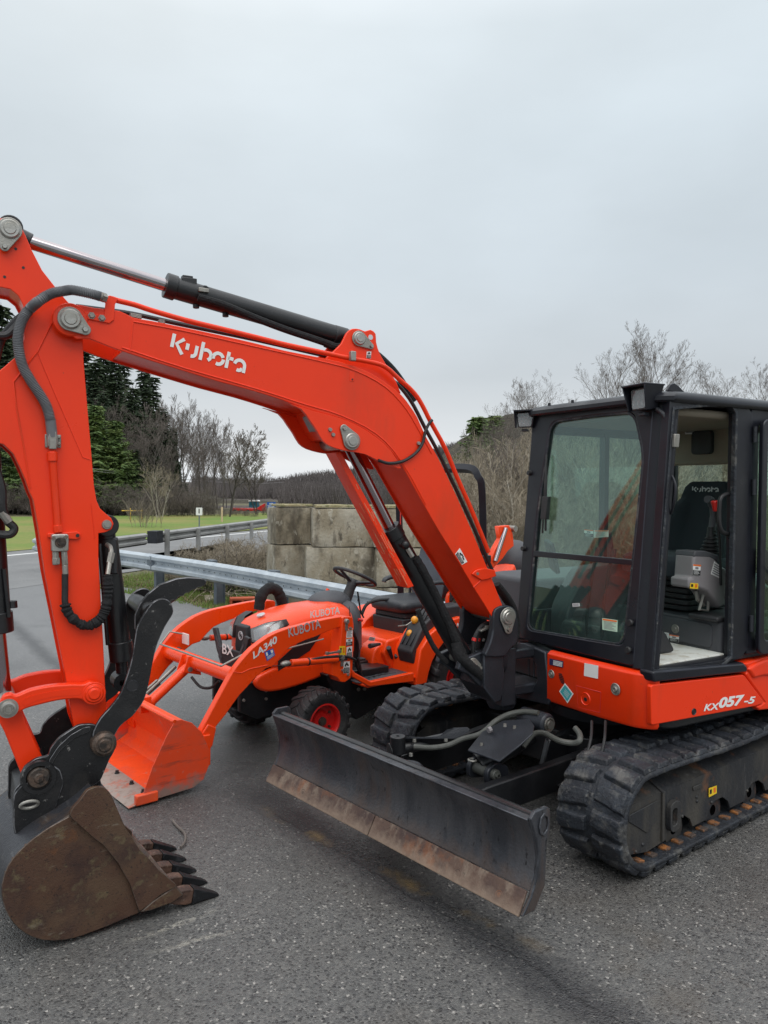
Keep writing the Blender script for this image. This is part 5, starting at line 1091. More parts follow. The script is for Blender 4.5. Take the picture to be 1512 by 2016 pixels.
b.loft([sec(.985, 2.388), sec(.998, 2.398), sec(.998, 2.418), sec(.97, 2.438), sec(.90, 2.452)]); rf = b.build('roof', M['cab'], cab, 0, ang=40)
b = MB(FH); b.box(-.5, .35, .1, .75, 2.450, 2.468); b.build('roof_hatch', M['cab'], rf, .008)
b = MB(FH); c0_ = P(FH, 1, .9, 1318, 764); b.prism([(.50, 2.455), (.47, 2.49), (.44, 2.50), (.41, 2.49), (.35, 2.455)], .86, .875, 1); b.build('lifting_eye', M['cab'], rf, .003)
b = MB(FH)
for y in (.02, .22): b.lathe([(.001, .02), (.009, .02), (.009, 0)], (.54, y, 2.444), 'z', 10)
b.build('roof_stud', M['cast'], rf)
# headliner and floor, interior
b = MB(FH); b.box(-.70, .50, yl+.05, .87, 2.33, 2.375); b.prism([(.86, 2.375), (yl+.05, 2.375), (yl+.05, 2.10), (.86, 2.10)], -.715, -.66, 0); b.build('headliner', M['beige'], cab, .02)
b = MB(FH); b.prism(roundp([(.16, 2.17), (.16, 2.33), (.32, 2.33), (.32, 2.17)], .03, 3), -.665, -.63, 0); b.prism(roundp([(.70, 2.17), (.70, 2.33), (.84, 2.33), (.84, 2.17)], .03, 3), -.665, -.63, 0); b.build('speaker', M['darkplastic'], cab, .006)
decal(cab, FH, 0, -.655, [(1347, 832), (1379, 831), (1381, 854), (1349, 855)], 'plate')
b = MB(FH); b.box(-.70, .60, yl+.04, .90, .955, .985); b.build('cab_floor', M['darkplastic'], cab)
b = MB(FH); b.box(-.02, .57, .10, .885, .985, .995); b.build('floor_mat', M['whitedirty'], cab, .003)
# seat box
b = MB(FH); bxp = roundp([(-.02, .02), (-.02, .86), (-.68, .86), (-.68, .02)], .03, 3); b.prism(bxp, .985, 1.17, 2); sbx = b.build('seat_box', M['plastic'], cab, .012, 3)
b = MB(FH); b.prism(roundp([(.30, 1.01), (.30, 1.15), (.80, 1.15), (.80, 1.01)], .03, 4), -.02, -.012, 0); b.build('box_cover', M['plastic'], sbx, .004)
bp0 = P(FH, 0, -.01, 1329, 1238); b = MB(FH); b.lathe([(.001, .012), (.010, .012), (.013, .004), (.026, .004), (.028, 0)], (-.012, bp0[1], bp0[2]), 'x', 16); b.build('cover_knob', M['zinc'], sbx)
for qd, kd in (([(1279, 1234), (1288, 1235), (1288, 1257), (1279, 1255)], 'warn'), ([(1289, 1242), (1317, 1246), (1316, 1265), (1289, 1260)], 'plate'), ([(1318, 1249), (1337, 1252), (1336, 1265), (1318, 1262)], 'warn')): decal(sbx, FH, 0, -.009, qd, kd)
b = MB(FH); b.box(-.35, -.30, .862, .872, 1.03, 1.14); b.build('fuse_slot', M['ink'], sbx, .003)
# seat
SY = .36; ST = MB(FH)
for i in range(6): zc = 1.185+i*.036; e = .012*(i % 2); ST.prism(roundp([(-.10+e, SY-.20-e), (-.10+e, SY+.20+e), (-.52-e, SY+.20+e), (-.52-e, SY-.20-e)], .05, 4), zc, zc+.030, 2); ST.prism(roundp([(-.12, SY-.18), (-.12, SY+.18), (-.50, SY+.18), (-.50, SY-.18)], .05, 4), zc+.028, zc+.038, 2)
st = ST.build('seat', M['darkplastic'], EX, .006)
b = MB(FH); c_ = roundp([(0.02, SY-.24), (.02, SY+.24), (-.50, SY+.25), (-.50, SY-.25)], .09, 5); b.loft([[(x, y, 1.40) for x, y in c_], [(x*1.02, SY+(y-SY)*1.03, 1.43) for x, y in c_], [(x, SY+(y-SY)*1.02, 1.50) for x, y in c_], [(x*.9-.02, SY+(y-SY)*.85, 1.525) for x, y in c_]]); b.build('cushion', M['fabric'], st, .01, ang=60)
b = MB(FH)

def backsec(z, hw, bol, th):
    xb = -.44-(z-1.5)*.24; q = []
    for y, o in ((-hw, bol*.2), (-hw*.97, bol), (-hw*.72, bol*.75), (-hw*.52, .0), (0, -.01), (hw*.52, 0), (hw*.72, bol*.75), (hw*.97, bol), (hw, bol*.2)): q.append((xb+o, SY+y, z))
    for y in (hw*.9, hw*.4, -hw*.4, -hw*.9): q.append((xb-th, SY+y, z))
    return q
b.loft([backsec(z, hw, bo, th) for z, hw, bo, th in (((1.46+(z-1.48)*.75), hw, bo, th) for z, hw, bo, th in ((1.48, .22, .04, .10), (1.55, .25, .07, .11), (1.66, .255, .08, .11), (1.80, .245, .07, .10), (1.92, .225, .05, .09), (2.00, .20, .03, .08), (2.03, .185, .02, .08), (2.06, .18, .02, .07), (2.13, .165, .02, .06), (2.17, .14, .01, .05), (2.18, .12, 0, .04)))]); bk = b.build('backrest', M['fabric'], st, 0, ang=70)
Mx = None
hb0 = P(FH, 0, -.585, 1363, 968); hb1 = P(FH, 0, -.585, 1415, 969)
logo(bk, 'headrest_lettering', FH, 0, -.515, (1363, 968), (1415, 968), M['silver'], .75)
# left console with joystick, safety lever
cons = [(1352, 1085), (1362, 1078), (1398, 1082), (1413, 1100), (1420, 1150), (1425, 1190), (1414, 1200), (1404, 1194), (1385, 1160), (1357, 1158), (1356, 1140), (1364, 1136)]
YCN = .78; cp = Q2(FH, 1, YCN, zd([(510, 925), (560, 900), (700, 940), (745, 1010), (850, 1080), (860, 1380), (750, 1430), (640, 1270), (560, 1240), (460, 1238), (462, 1145), (495, 1140)]))
b = MB(FH); b.prism(cp, YCN-.13, YCN, 1); cn = b.build('control_console', M['lightplastic'], EX, .014, 4)
ct = Q2(FH, 1, YCN, zd([(508, 940), (518, 890), (620, 885), (740, 930), (748, 1000), (660, 945)])); b = MB(FH); b.prism(ct, YCN-.132, YCN+.002, 1); b.build('console_collar', M['plastic'], cn, .006)
j0 = P(FH, 1, YCN-.065, *zd([(655, 900)])[0]); j1 = P(FH, 1, YCN-.065, *zd([(650, 560)])[0])
b = MB(FH)
for i in range(7): r = .060-.006*i; b.lathe([(r*.75, 0), (r, .006), (r, .012), (r*.75, .018)], (j0[0]-.004*i, j0[1], j0[2]-.01+i*.021), 'z', 20)
b.lathe([(.001, .15), (.02, .15), (.03, 0), (.001, 0)], (j0[0]-.01, j0[1], j0[2]), 'z', 16); b.build('joystick_boot', M['hose'], cn)
b = MB(FH); b.tube(smooth([(j0[0]-.02, j0[1], j0[2]+.13), (j0[0]-.03, j0[1], j0[2]+.20), (j0[0]-.02, j0[1], j0[2]+.27), (j0[0]+.0, j0[1], j0[2]+.31), (j0[0]+.03, j0[1], j0[2]+.315)], 5), [.022]*6+[.018]*5+[.024]*5+[.022]*5, 14); b.build('joystick', M['plastic'], cn)
l0 = P(FH, 1, YCN+.01, *zd([(765, 1210)])[0]); l1 = P(FH, 1, YCN+.01, *zd([(750, 760)])[0]); l2 = P(FH, 1, YCN+.01, *zd([(715, 510)])[0]); l3 = P(FH, 1, YCN+.01, *zd([(700, 412)])[0])
b = MB(FH); b.tube(smooth([tuple(l0), tuple(l1), tuple(l2), tuple(l3)], 5), .008, 8); lv = b.build('safety_lever', M['hose'], EX); b = MB(FH); b.tube([tuple(l2), tuple(l2.lerp(l3, .5)), tuple(l3)], [.014, .017, .020], 12); b.build('knob', M['redknob'], lv, .004)
decal(cn, FH, 1, YCN+.001, zd([(500, 1012), (574, 1018), (566, 1122), (496, 1115)]), 'warn'); decal(cn, FH, 1, YCN+.001, zd([(700, 985), (765, 1030), (750, 1145), (668, 1105)]), 'plate'); decal(cn, FH, 1, YCN+.001, zd([(475, 1188), (550, 1194), (548, 1246), (470, 1240)]), 'yellow')
b = MB(FH); lk = [P(FH, 1, YCN-.05, *q) for q in zd([(600, 1300), (560, 1440), (640, 1450), (650, 1300)])]; b.tube([tuple(p) for p in lk], .009, 8); b.tube([tuple(P(FH, 1, YCN-.07, *q)) for q in zd([(530, 1260), (540, 1340), (600, 1400)])], .012, 8); b.build('linkage', M['zinc'], cn)
b = MB(FH); b.box(-.50, .02, .66, .86, 1.17, 1.20); b.build('console_base', M['darkplastic'], EX, .01)
# handrail loop by the door pillar
hr_ = [P(FH, 1, .90, *q) for q in zd([(895, 345), (820, 350), (765, 385), (750, 470), (750, 620), (775, 700), (830, 725), (895, 720)])]
b = MB(FH); b.tube(smooth([tuple(p) for p in hr_], 5), .012, 10); b.build('handrail', M['hose'], EX)
b = MB(FH); b.box(-.105, -.075, .865, .885, 1.17, 2.30); b.build('inner_trim', M['lightplastic'], cab, .004)
# travel levers, monitor, right console seen through the windscreen
b = MB(FH)
for y in (.34, .46): b.tube(smooth([(.50, y, .985), (.52, y, 1.15), (.47, y, 1.45), (.44, y, 1.52)], 5), .010, 8); b.box(.44, .56, y-.05, y+.05, .99, 1.01)
b.build('travel_lever', M['hose'], EX)
for y in (.34, .46): b = MB(FH); b.tube([(.445, y, 1.50), (.43, y, 1.58)], .018, 10); b.build('lever_grip', M['darkplastic'], EX, .003)
b = MB(FH); b.prism(roundp([(.42, .985), (.42, 1.18), (.25, 1.42), (-.30, 1.46), (-.35, .985)], .06, 4), yl+.05, yl+.20, 1); rc = b.build('side_console', M['plastic'], EX, .012)
b = MB(FH); b.obox((.46, yl+.10, 1.50), (.03, .15, .20), Matrix.Rotation(.3, 3, 'Y') @ Matrix.Rotation(-.5, 3, 'Z')); b.build('monitor', M['darkplastic'], EX, .008)
b = MB(FH); b.tube(smooth([(-.02, yl+.14, 1.45), (-.02, yl+.14, 1.56), (0, yl+.14, 1.64)], 4), .02, 12); b.build('joystick', M['plastic'], rc)
b = MB(FH); b.prism(roundp([(.54, 1.0), (.50, 1.12), (.30, 1.13), (.2, 1.0)], .03, 3), .12, .72, 1); b.build('pedal_mount', M['darkplastic'], EX, .01)
# wiper
b = MB(FC); w0 = P(FC, 0, XF+.012, 1068, 1050); w1 = P(FC, 0, XF+.012, 1075, 910); w2 = P(FC, 0, XF+.012, 1066, 935); w3 = P(FC, 0, XF+.012, 1060, 1040)
b.tube([tuple(w0), tuple(w1)], .006, 6); b.tube([tuple(P(FC, 0, XF+.006, 1076, 895)), tuple(P(FC, 0, XF+.006, 1074, 1045))], .008, 6); b.obox(tuple(P(FC, 0, XF+.01, 1074, 1000)), (.03, .05, .14)); wp = b.build('wiper', M['hose'], cab, .004)
# stickers and hinges
decal(cab, FC, 0, XF-.012, z6([(585, 1412), (671, 1424), (669, 1490), (586, 1476)]), 'green'); decal(cab, FC, 0, XF-.012, z6([(418, 1330), (457, 1328), (459, 1346), (420, 1350)]), 'plate')
decal(cab, FC, 0, XF-.030, z6([(485, 915), (535, 920), (535, 962), (485, 955)]), 'warn'); decal(cab, FC, 0, XF-.030, z6([(540, 920), (620, 920), (620, 958), (540, 962)]), 'text')
b = MB(FH)
for zz_ in (2.20, 1.90, 1.12): b.cyl((-.165, YC+.012, zz_), (-.165, YC+.012, zz_+.09), .013, n=12)
b.build('hinge', M['cast'], cab)
b = MB(FC)
for q in ((1257, 1357+0), ): pass
for z_ in (1.07, 1.215): b.lathe([(.001, .03), (.016, .03), (.02, .022), (.012, .018), (.012, 0)], (XF-.002, .80, z_), 'x', 14)
b.build('rubber_stop', M['hose'], cab)
b = MB(FC); b.lathe([(.001, .02), (.014, .02), (.018, .0)], (XF, yl+.02, 2.03), 'x', 12); b.lathe([(.001, .02), (.014, .02), (.018, .0)], (XF, yl+.02, 1.55), 'x', 12); b.build('rubber_stop', M['hose'], cab)
b = MB(FC); b.prism([(XF-.075, 2.15), (XF-.035, 2.15), (XF-.035, 2.22), (XF-.075, 2.22)], .93, .955, 1); b.build('door_catch', M['zinc'], cab, .004)
b = MB(FC); b.tube(smooth([(XF-.06, .935, 2.0), (XF-.055, .965, 1.95), (XF-.055, .965, 1.86), (XF-.075, .935, 1.80)], 4), .007, 8); b.build('grab_hook', M['cab'], cab)
# open door folded back
b = MB(FH); YD = .985
O_ = [(-.19, 2.33), (-.62, 2.36), (-.86, 2.25), (-.90, 1.5), (-.90, 1.0), (-.19, .985)]; I_ = [(-.235, 2.26), (-.60, 2.28), (-.80, 2.20), (-.83, 1.5), (-.83, 1.06), (-.235, 1.06)]
b.ring(roundp(O_, .05, 5), roundp(I_, .05, 5), YD-.03, YD, 1); dr_ = b.build('door', M['cab'], EX, .008, 3)
b = MB(FH); b.prism(roundp(inset(I_, -.008), .04, 4), YD-.018, YD-.012, 1); b.build('door_glass', M['glass2'], dr_, smooth_=False)
b = MB(FH); b.prism(roundp([(-.24, 1.42), (-.24, 1.60), (-.42, 1.50), (-.42, 1.32)], .03, 3), YD-.05, YD-.015, 1); b.lathe([(.001, .03), (.02, .03), (.03, .0)], (-.33, YD-.012, 1.45), 'y', 16); b.build('door_latch', M['darkplastic'], dr_, .008)
b = MB(FH); b.tube([(-.24, YD+.012, 1.49), (-.42, YD+.012, 1.40)], .008, 8); b.build('door_handle', M['darkplastic'], dr_)
# work lamps
def lamp(u, v, F, ax, val, sc_=1., yaw=0):
    c = P(F, ax, val, u, v); Fl = F @ Matrix.Translation(c) @ RZ(yaw) @ Matrix.Diagonal((sc_, sc_, sc_, 1))
    b = MB(Fl); o_ = roundp([(-.075, .062), (.075, .068), (.060, -.060), (-.050, -.062)], .015, 3)
    b.loft([[(.05, y, z) for y, z in o_], [(-.02, y*.95, z*.95+.004) for y, z in o_], [(-.05, y*.7, z*.6+.012) for y, z in o_]]); lm = b.build('work_lamp', M['darkplastic'], EX, .005)
    b = MB(Fl); oo_ = roundp([(-.085, .075), (.085, .080), (.085, .068), (-.085, .063)], .003, 2); b.prism([(y, z) for y, z in ((-.088, .066), (.088, .070), (.088, .080), (-.088, .078))], -.045, .105, 0)
    b.loft([[(.105, -.088, .078), (.105, -.080, .078), (.055, -.066, -.064), (.055, -.074, -.064)], [(-.04, -.088, .078), (-.04, -.08, .078), (-.03, -.064, -.05), (-.03, -.072, -.05)]]); b.loft([[(.105, .088, .078), (.105, .080, .078), (.055, .056, -.064), (.055, .064, -.064)], [(-.04, .088, .078), (-.04, .08, .078), (-.03, .05, -.05), (-.03, .058, -.05)]]); b.build('lamp_visor', M['cab'], lm, .004)
    b = MB(Fl); ir = [(y*.86, z*.84) for y, z in o_]; b.prism(ir, .0505, .053, 0); b.build('lamp_lens', M['lens'], lm, smooth_=False)
    b = MB(Fl)
    for y in (-.032, 0, .032):
        for z in (-.02, .018): b.lathe([(.001, -.004), (.012, .002)], (.0492, y, z), 'x', 14)
    b.build('reflector', M['reflector'], lm)
    b = MB(Fl); b.tube(smooth([(-.03, .05, -.05), (-.045, .09, -.085), (-.06, .09, -.12)], 4), .014, 10); b.obox((0.01, 0, -.08), (.04, .05, .02)); b.build('lamp_bracket', M['cast'], lm, .004)
lamp(1272, 787, FC, 0, XF+.03, .98, -.10); lamp(1036, 828, FC, 0, XF+.01, .80, .65)
# ---------------------------------------------- boom
YB = .16
def q(pts, y=YB, F=FS): return Q2(F, 1, y, pts)
topl = [(108, 628), (116, 612), (138, 601), (158, 600), (185, 606), (235, 612), (262, 625), (300, 632), (364, 645), (430, 659), (500, 675), (560, 690), (626, 703), (665, 711), (700, 722), (735, 737), (766, 758), (791, 778), (808, 800), (822, 822), (838, 858), (862, 900), (895, 968), (927, 1040), (950, 1095), (972, 1148), (990, 1194)]
botl = [(994, 1216), (984, 1226), (970, 1216), (955, 1192), (934, 1159), (905, 1110), (867, 1050), (838, 1000), (811, 952), (792, 918), (770, 888), (741, 861), (705, 838), (669, 823), (626, 811), (593, 801), (560, 789), (500, 770), (430, 751), (364, 731), (300, 711), (240, 691), (212, 681), (185, 670), (150, 659), (118, 650), (108, 640)]
bo = q(smooth(topl, 2)+smooth(botl, 2))
b = MB(FS); b.prism(bo, YB-.012, YB, 1); b.prism(bo, -YB, -YB+.012, 1)
core_px = topl[7:]+botl[:-5]; cor = inset(q(topl[6:]+botl[:-5]), .012)
cor2 = [p for p in cor]
b.prism(cor2, -YB+.012, YB-.012, 1); boom = b.build('boom', M['orange'], EX, .003, 2, 30)
# lower lug plate with the lift-cylinder pin
lug = q(smooth([(560, 792), (593, 805), (612, 830), (623, 846), (636, 868), (652, 879), (675, 886), (692, 889), (719, 894), (745, 907), (771, 917), (790, 922), (770, 888), (741, 861), (705, 838), (669, 823), (626, 811)], 2, True), YB+.004)
b = MB(FS); b.prism(lug, YB-.016, YB+.004, 1); b.prism(lug, -YB-.004, -YB+.016, 1); b.build('cylinder_lug', M['orange'], boom, .004)
b = MB(FS); b.prism(q([(600, 806), (612, 800), (626, 838), (645, 868), (632, 866), (615, 842)], 0), -YB+.01, YB-.01, 1); b.build('lug_web', M['orange'], boom, .003)
# upper lug for the arm cylinder
ul = q(smooth([(640, 712), (656, 692), (672, 676), (682, 656), (694, 647), (709, 648), (719, 652), (730, 649), (740, 657), (741, 673), (748, 696), (762, 720), (790, 775), (740, 745), (690, 722)], 2, True), .10)
b = MB(FS); b.prism(ul, .082, .10, 1); b.prism(ul, -.10, -.082, 1); lg_ = b.build('arm_cylinder_lug', M['orange'], boom, .004)
hc = P(FS, 1, .10, 729.5, 664); b = MB(FS); b.prism(circ(hc.x, hc.z, .014, 16), .1, .1012, 1); b.prism(circ(hc.x, hc.z, .014, 16), -.1012, -.1, 1); b.build('lifting_hole', M['reflector'], lg_)
def ppin(u, v, y, r, tu, tv, tr, y1, par=EX, mt='steel', tabm='zinc', yo_=None):
    c = P(FS, 1, y, u, v); t = P(FS, 1, y, tu, tv) if tu else None
    pin(par, FS, (c.x, c.z), r, -(yo_ or y1), y1, (t.x, t.z, tr) if t else None, mt, tabm)
for (u, v, rr, y) in ((996, 1212, .075, YB),):
    pass
# raised boss round arm pin
c = P(FS, 1, YB, 138, 630); b = MB(FS); 
for s in (1, -1): b.lathe([(.01, s*(YB-.01)), (.072, s*(YB-.01)), (.072, s*(YB+.008)), (.066, s*(YB+.012)), (.01, s*(YB+.012))], (c.x, 0, c.z), 'y', 32)
b.prism(q([(112, 640), (150, 668), (176, 668), (176, 640), (150, 604)]), YB, YB+.008, 1)
b.build('pin_boss', M['orange'], boom, .003)
ppin(138, 629, YB+.012, .043, 167, 650, .024, YB+.040)
ppin(706, 667, .10, .034, 729, 682, .017, .125); ppin(691, 868, YB+.004, .040, 676, 844, .022, YB+.030); ppin(19, 452, .13, .040, 9, 487, .019, .155)
# weld beads, pad-eyes, bolts, hose clips
b = MB(FS)
def bead(pts, y=YB+.001, r=.0035): b.tube([tuple(P(FS, 1, y, *p_)) for p_ in pts], r, 6)
bead(smooth([(262, 633), (364, 652), (500, 682), (626, 710), (700, 730), (760, 763), (800, 806), (826, 850), (850, 893)], 3)); bead(smooth([(240, 684), (364, 725), (500, 764), (600, 796), (669, 817), (741, 854), (790, 908), (838, 993)], 3)); bead([(262, 630), (256, 692)]); bead([(962, 1128), (943, 1146), (932, 1156)])
b.build('weld_bead', M['orange'], boom)
b = MB(FS)
for u, v in ((180, 622), (200, 627)): c = P(FS, 1, YB, u, v); b.lathe([(.001, .012), (.010, .012), (.013, .004), (.016, .004), (.016, 0)], (c.x, YB+.006, c.z), 'y', 6)
for u, v in ((649, 846), (655, 856), (938, 1129+0), (823, 873)): c = P(FS, 1, YB, u, v); b.lathe([(.001, .010), (.009, .010), (.012, .0)], (c.x, YB+.004, c.z), 'y', 8)
b.build('bolt', M['zinc'], boom)
br_ = q([(168, 615), (205, 622), (208, 585), (216, 582), (232, 588), (226, 600), (224, 630), (215, 637), (168, 628)]); b = MB(FS); b.prism(br_, YB, YB+.007, 1); b.build('pipe_bracket', M['orange'], boom, .002)
cl = P(FS, 1, YB, 692, 702); b = MB(FS); b.obox((cl.x, YB+.012, cl.z), (.03, .03, .05)); b.build('pipe_clip', M['zinc'], boom, .004); b = MB(FS); b.prism(q([(927, 1130), (935, 1122), (952, 1118), (972, 1122), (975, 1134), (958, 1140), (946, 1142)]), YB, YB+.012, 1); b.build('pipe_bracket', M['orange'], boom, .004)
b = MB(FS); c = P(FS, 1, YB, 693, 742); b.prism(q([(689, 731), (698, 732), (697, 751), (688, 750)]), YB, YB+.002, 1); b.build('plate', M['orange'], boom, .001); b = MB(FS); b.prism(circ(P(FS, 1, YB, 693.5, 747).x, P(FS, 1, YB, 693.5, 747).z, .005, 10), YB, YB+.003, 1); b.build('hole', M['ink'], boom)
# steel pipes along the boom back
pp = [(205, 592), (218, 588), (232, 592), (265, 600), (298, 611), (364, 630), (430, 646), (500, 663), (560, 678), (626, 692), (686, 705), (725, 712), (758, 722), (785, 746), (805, 763), (821, 781), (834, 803), (848, 831), (877, 884), (900, 940), (924, 994), (945, 1045), (962, 1087)]
b = MB(FS); b.tube(smooth([tuple(P(FS, 1, YB-.012, *p_)) for p_ in pp], 3), .0125, 12); b.build('hydraulic_pipe', M['orange'], boom)
b = MB(FS)
for o in (-.045, -.09): b.tube(smooth([tuple(P(FS, 1, YB-.06+o, *p_)) for p_ in [(150, 603), (205, 610), (262, 618), (364, 640), (500, 668), (626, 697), (700, 712), (768, 745), (806, 785), (838, 845), (870, 905), (924, 1020), (972, 1130)]], 4), .011, 8)
b.build('hydraulic_hose', M['hose'], EX)
b = MB(FS)
for u, v in ((262, 622), (272, 624), (318, 634)): c = P(FS, 1, YB-.04, u, v); b.obox((c.x, YB-.04, c.z), (.028, .03, .022))
b.build('pipe_fitting', M['zinc'], boom, .004)
# cable to the boom lamp
cb = [(851, 827), (846, 832), (838, 848), (832, 872), (822, 888), (808, 900), (790, 909), (765, 912), (745, 906)]
b = MB(FS); b.tube(smooth([tuple(P(FS, 1, YB+.012, *p_)) for p_ in cb], 5), .0085, 8); b.build('lamp_cable', M['hose'], EX)
c = P(FS, 1, .05, 615, 830); b = MB(FS); b.obox((c.x-.02, .03, c.z), (.05, .13, .09), Matrix.Rotation(.5, 3, 'Y')); b.build('boom_lamp', M['lightplastic'], EX, .006)
logo(boom, 'side_lettering', FS, 1, YB+.001, (333, 691), (481, 735), M['white'], 1.0)
decal(boom, FS, 1, YB+.001, [(905, 1079), (920, 1106), (909, 1112), (896, 1091)], 'figure'); decal(boom, FS, 1, .101, [(722, 692), (731, 692), (730, 706), (721, 705)], 'figure')
# arm cylinder above the boom
y0 = 0
def pc(u, v, y=0): return tuple(P(FS, 1, y, u, v))
b = MB(FS); b.cyl(pc(330, 563), pc(672, 664), .052, n=32); b.cyl(pc(325, 561), pc(346, 568), .060, n=32); b.cyl(pc(655, 660), pc(680, 667), .056, n=32)
b.cyl(pc(672, 664), pc(706, 668), .045, n=24); ac = b.build('arm_cylinder', M['black'], EX, .004)
b = MB(FS); b.cyl(pc(50, 474), pc(330, 563), .030, n=28); b.build('rod', M['chrome'], ac); b = MB(FS); b.cyl(pc(30, 462), pc(60, 477), .038, n=20); b.lathe([(.02, -.07), (.05, -.07), (.05, .07), (.02, .07)], P(FS, 1, 0, 19, 455), 'y', 24); b.build('rod_eye', M['black'], ac, .004)
b = MB(FS); b.obox(tuple(V(pc(370, 556))), (.07, .07, .03)); b.obox(tuple(V(pc(368, 547))), (.05, .04, .015))
for u, v in ((386, 607), (444, 624)): b.lathe([(.001, 0), (.016, 0), (.016, .05), (.001, .05)], pc(u, v), 'z', 10)
b.lathe([(.01, 0), (.02, 0), (.02, .04), (.01, .04)], pc(400, 573), 'y', 10); b.build('port_block', M['black'], ac, .003)
b = MB(FS); b.tube(smooth([pc(390, 585, .06), pc(440, 600, .07), pc(500, 625, .07), pc(560, 648, .06), pc(620, 668, .06), pc(655, 680, .05)], 5), .018, 10); b.build('cylinder_hose', M['cloth'], EX)
b = MB(FS); b.tube(smooth([pc(640, 676, .05), pc(662, 683, .05), pc(690, 680, .04), pc(730, 690, 0), pc(768, 722, 0), pc(795, 757, 0), pc(815, 790, 0)], 5), .02, 10); b.build('hydraulic_hose', M['cloth'], EX)
c = P(FS, 1, .05, 400, 572); b = MB(FS); b.obox(tuple(c), (.05, .03, .02)); b.build('pipe_fitting', M['zinc'], ac, .003)
# boom lift cylinder with rod guard
b = MB(FS); b.cyl(pc(771, 1046), pc(922, 1312), .057, n=32); b.cyl(pc(766, 1038), pc(778, 1059), .063, n=32); b.lathe([(.02, -.075), (.06, -.075), (.06, .075), (.02, .075)], V(pc(932, 1312)), 'y', 26); bc = b.build('boom_cylinder', M['black'], EX, .004)
b = MB(FS); b.cyl(pc(686, 876), pc(771, 1046), .032, n=28); b.lathe([(.02, -.07), (.05, -.07), (.05, .07), (.02, .07)], V(pc(689, 870)), 'y', 24); b.build('rod', M['chromedark'], bc)
d1 = (V(pc(774, 1043))-V(pc(686, 876))).normalized(); nrm = V((d1.z, 0, -d1.x)); nrm = nrm if nrm.x > 0 else -nrm
w_ = .062
fr_ = [P(FS, 1, w_, *g) for g in ((671, 889), (815, 1154))]; fl_ = [P(FS, 1, w_, *g) for g in ((660, 891), (803, 1158))]
def gsec(r, l): 
    t = (r-l).normalized()*.006
    return [tuple(v) for v in (r, l, l-V((0, 2*w_, 0)), l+t-V((0, 2*w_, 0)), l+t-V((0, .006, 0)), r-V((0, .006, 0)))]
b = MB(FS); b.loft([gsec(fr_[0], fl_[0]), gsec(fr_[1], fl_[1])]); b.build('rod_guard', M['orange'], bc, .002)
sc_ = MB(FS); R_ = random.Random(6)
for k in range(20):
    t0 = R_.uniform(.55, .93) if k > 4 else R_.uniform(.2, .5); t1 = min(t0+R_.uniform(.02, .10), .98); f = R_.uniform(.15, .9); f2 = min(max(f+R_.uniform(-.15, .15), .1), .95)
    a_ = fl_[0].lerp(fl_[1], t0).lerp(fr_[0].lerp(fr_[1], t0), f); e_ = fl_[0].lerp(fl_[1], t1).lerp(fr_[0].lerp(fr_[1], t1), f2); o_ = V((0, .0006, 0)); sc_.tube([tuple(a_+o_), tuple(e_+o_)], R_.uniform(.0006, .0015), 4)
    y_ = R_.uniform(.05, .95)*2*w_; a_ = fl_[0].lerp(fl_[1], t0)-V((0, y_, 0)); e_ = fl_[0].lerp(fl_[1], t1)-V((0, y_, 0)); sc_.tube([tuple(a_), tuple(e_)], R_.uniform(.0006, .0015), 4)
sc_.build('paint_scratches', M['scratch'], bc)
R_ = random.Random(7)
def wrap(path, r, n=6):
    p_ = smooth(path, n); b = MB(FS); b.tube(p_, [r*R_.uniform(.88, 1.1) for _ in p_], 10); b.build('hose_sleeve', M['cloth'], EX)
wrap([pc(818, 1098, .06), pc(838, 1132, .065), pc(872, 1200, .07), pc(902, 1268, .085), pc(922, 1308, .09), pc(948, 1340, .09)], .024)
wrap([pc(822, 1200, .02), pc(838, 1242, .02), pc(858, 1280, .02), pc(880, 1305, .03)], .015)
c = P(FS, 1, .07, 798, 1072); b = MB(FS); b.sphere(tuple(c), .026); b.cyl(pc(784, 1070, .03), tuple(c), .02, n=14); b.build('port_elbow', M['black'], bc)
b = MB(FS); b.cyl(pc(802, 1080, .07), pc(812, 1096, .08), .014, n=6); b.build('pipe_fitting', M['zinc'], bc)
b = MB(FS); b.tube(smooth([pc(898, 1265, .1), pc(905, 1290, .12), pc(925, 1310, .13), pc(948, 1330, .12), pc(960, 1345, .10)], 5), .03, 12); b.build('hose_sleeve', M['cloth'], EX)
# ---------------------------------------------- arm
YA = .115
arm_px = [(14, 427), (27, 430), (40, 443), (50, 463), (63, 493), (83, 532), (109, 565), (128, 588), (150, 612), (163, 640), (163, 665), (165, 714), (172, 800), (179, 880), (185, 955), (190, 985), (197, 1001), (208, 1011), (219, 1020), (224, 1031), (220, 1042), (208, 1048), (194, 1050), (194, 1100), (198, 1172), (203, 1260), (209, 1390), (206, 1430), (200, 1475), (182, 1480), (158, 1462), (145, 1428), (129, 1331), (113, 1250), (89, 1132), (77, 1048), (66, 985), (58, 968), (50, 945), (40, 922), (26, 893), (7, 875), (-10, 870), (-40, 866), (-66, 850), (-78, 820), (-76, 790), (-60, 768), (-35, 750), (0, 729), (33, 701), (48, 668), (46, 602), (36, 582), (20, 569), (0, 565), (-14, 560), (-24, 530), (-26, 490), (-22, 450), (-8, 432)]
ap = q(arm_px, YA); b = MB(FS); b.prism(ap, YA-.012, YA, 1); b.prism(ap, -YA, -YA+.012, 1); b.prism(inset(q(arm_px, YA), .010), -YA+.012, YA-.012, 1); arm = b.build('arm', M['orange'], EX, .003, 2, 28)
b = MB(FS)
def bead(pts, y=YA+.001, r=.0045): b.tube([tuple(P(FS, 1, y, *p_)) for p_ in pts], r, 6)
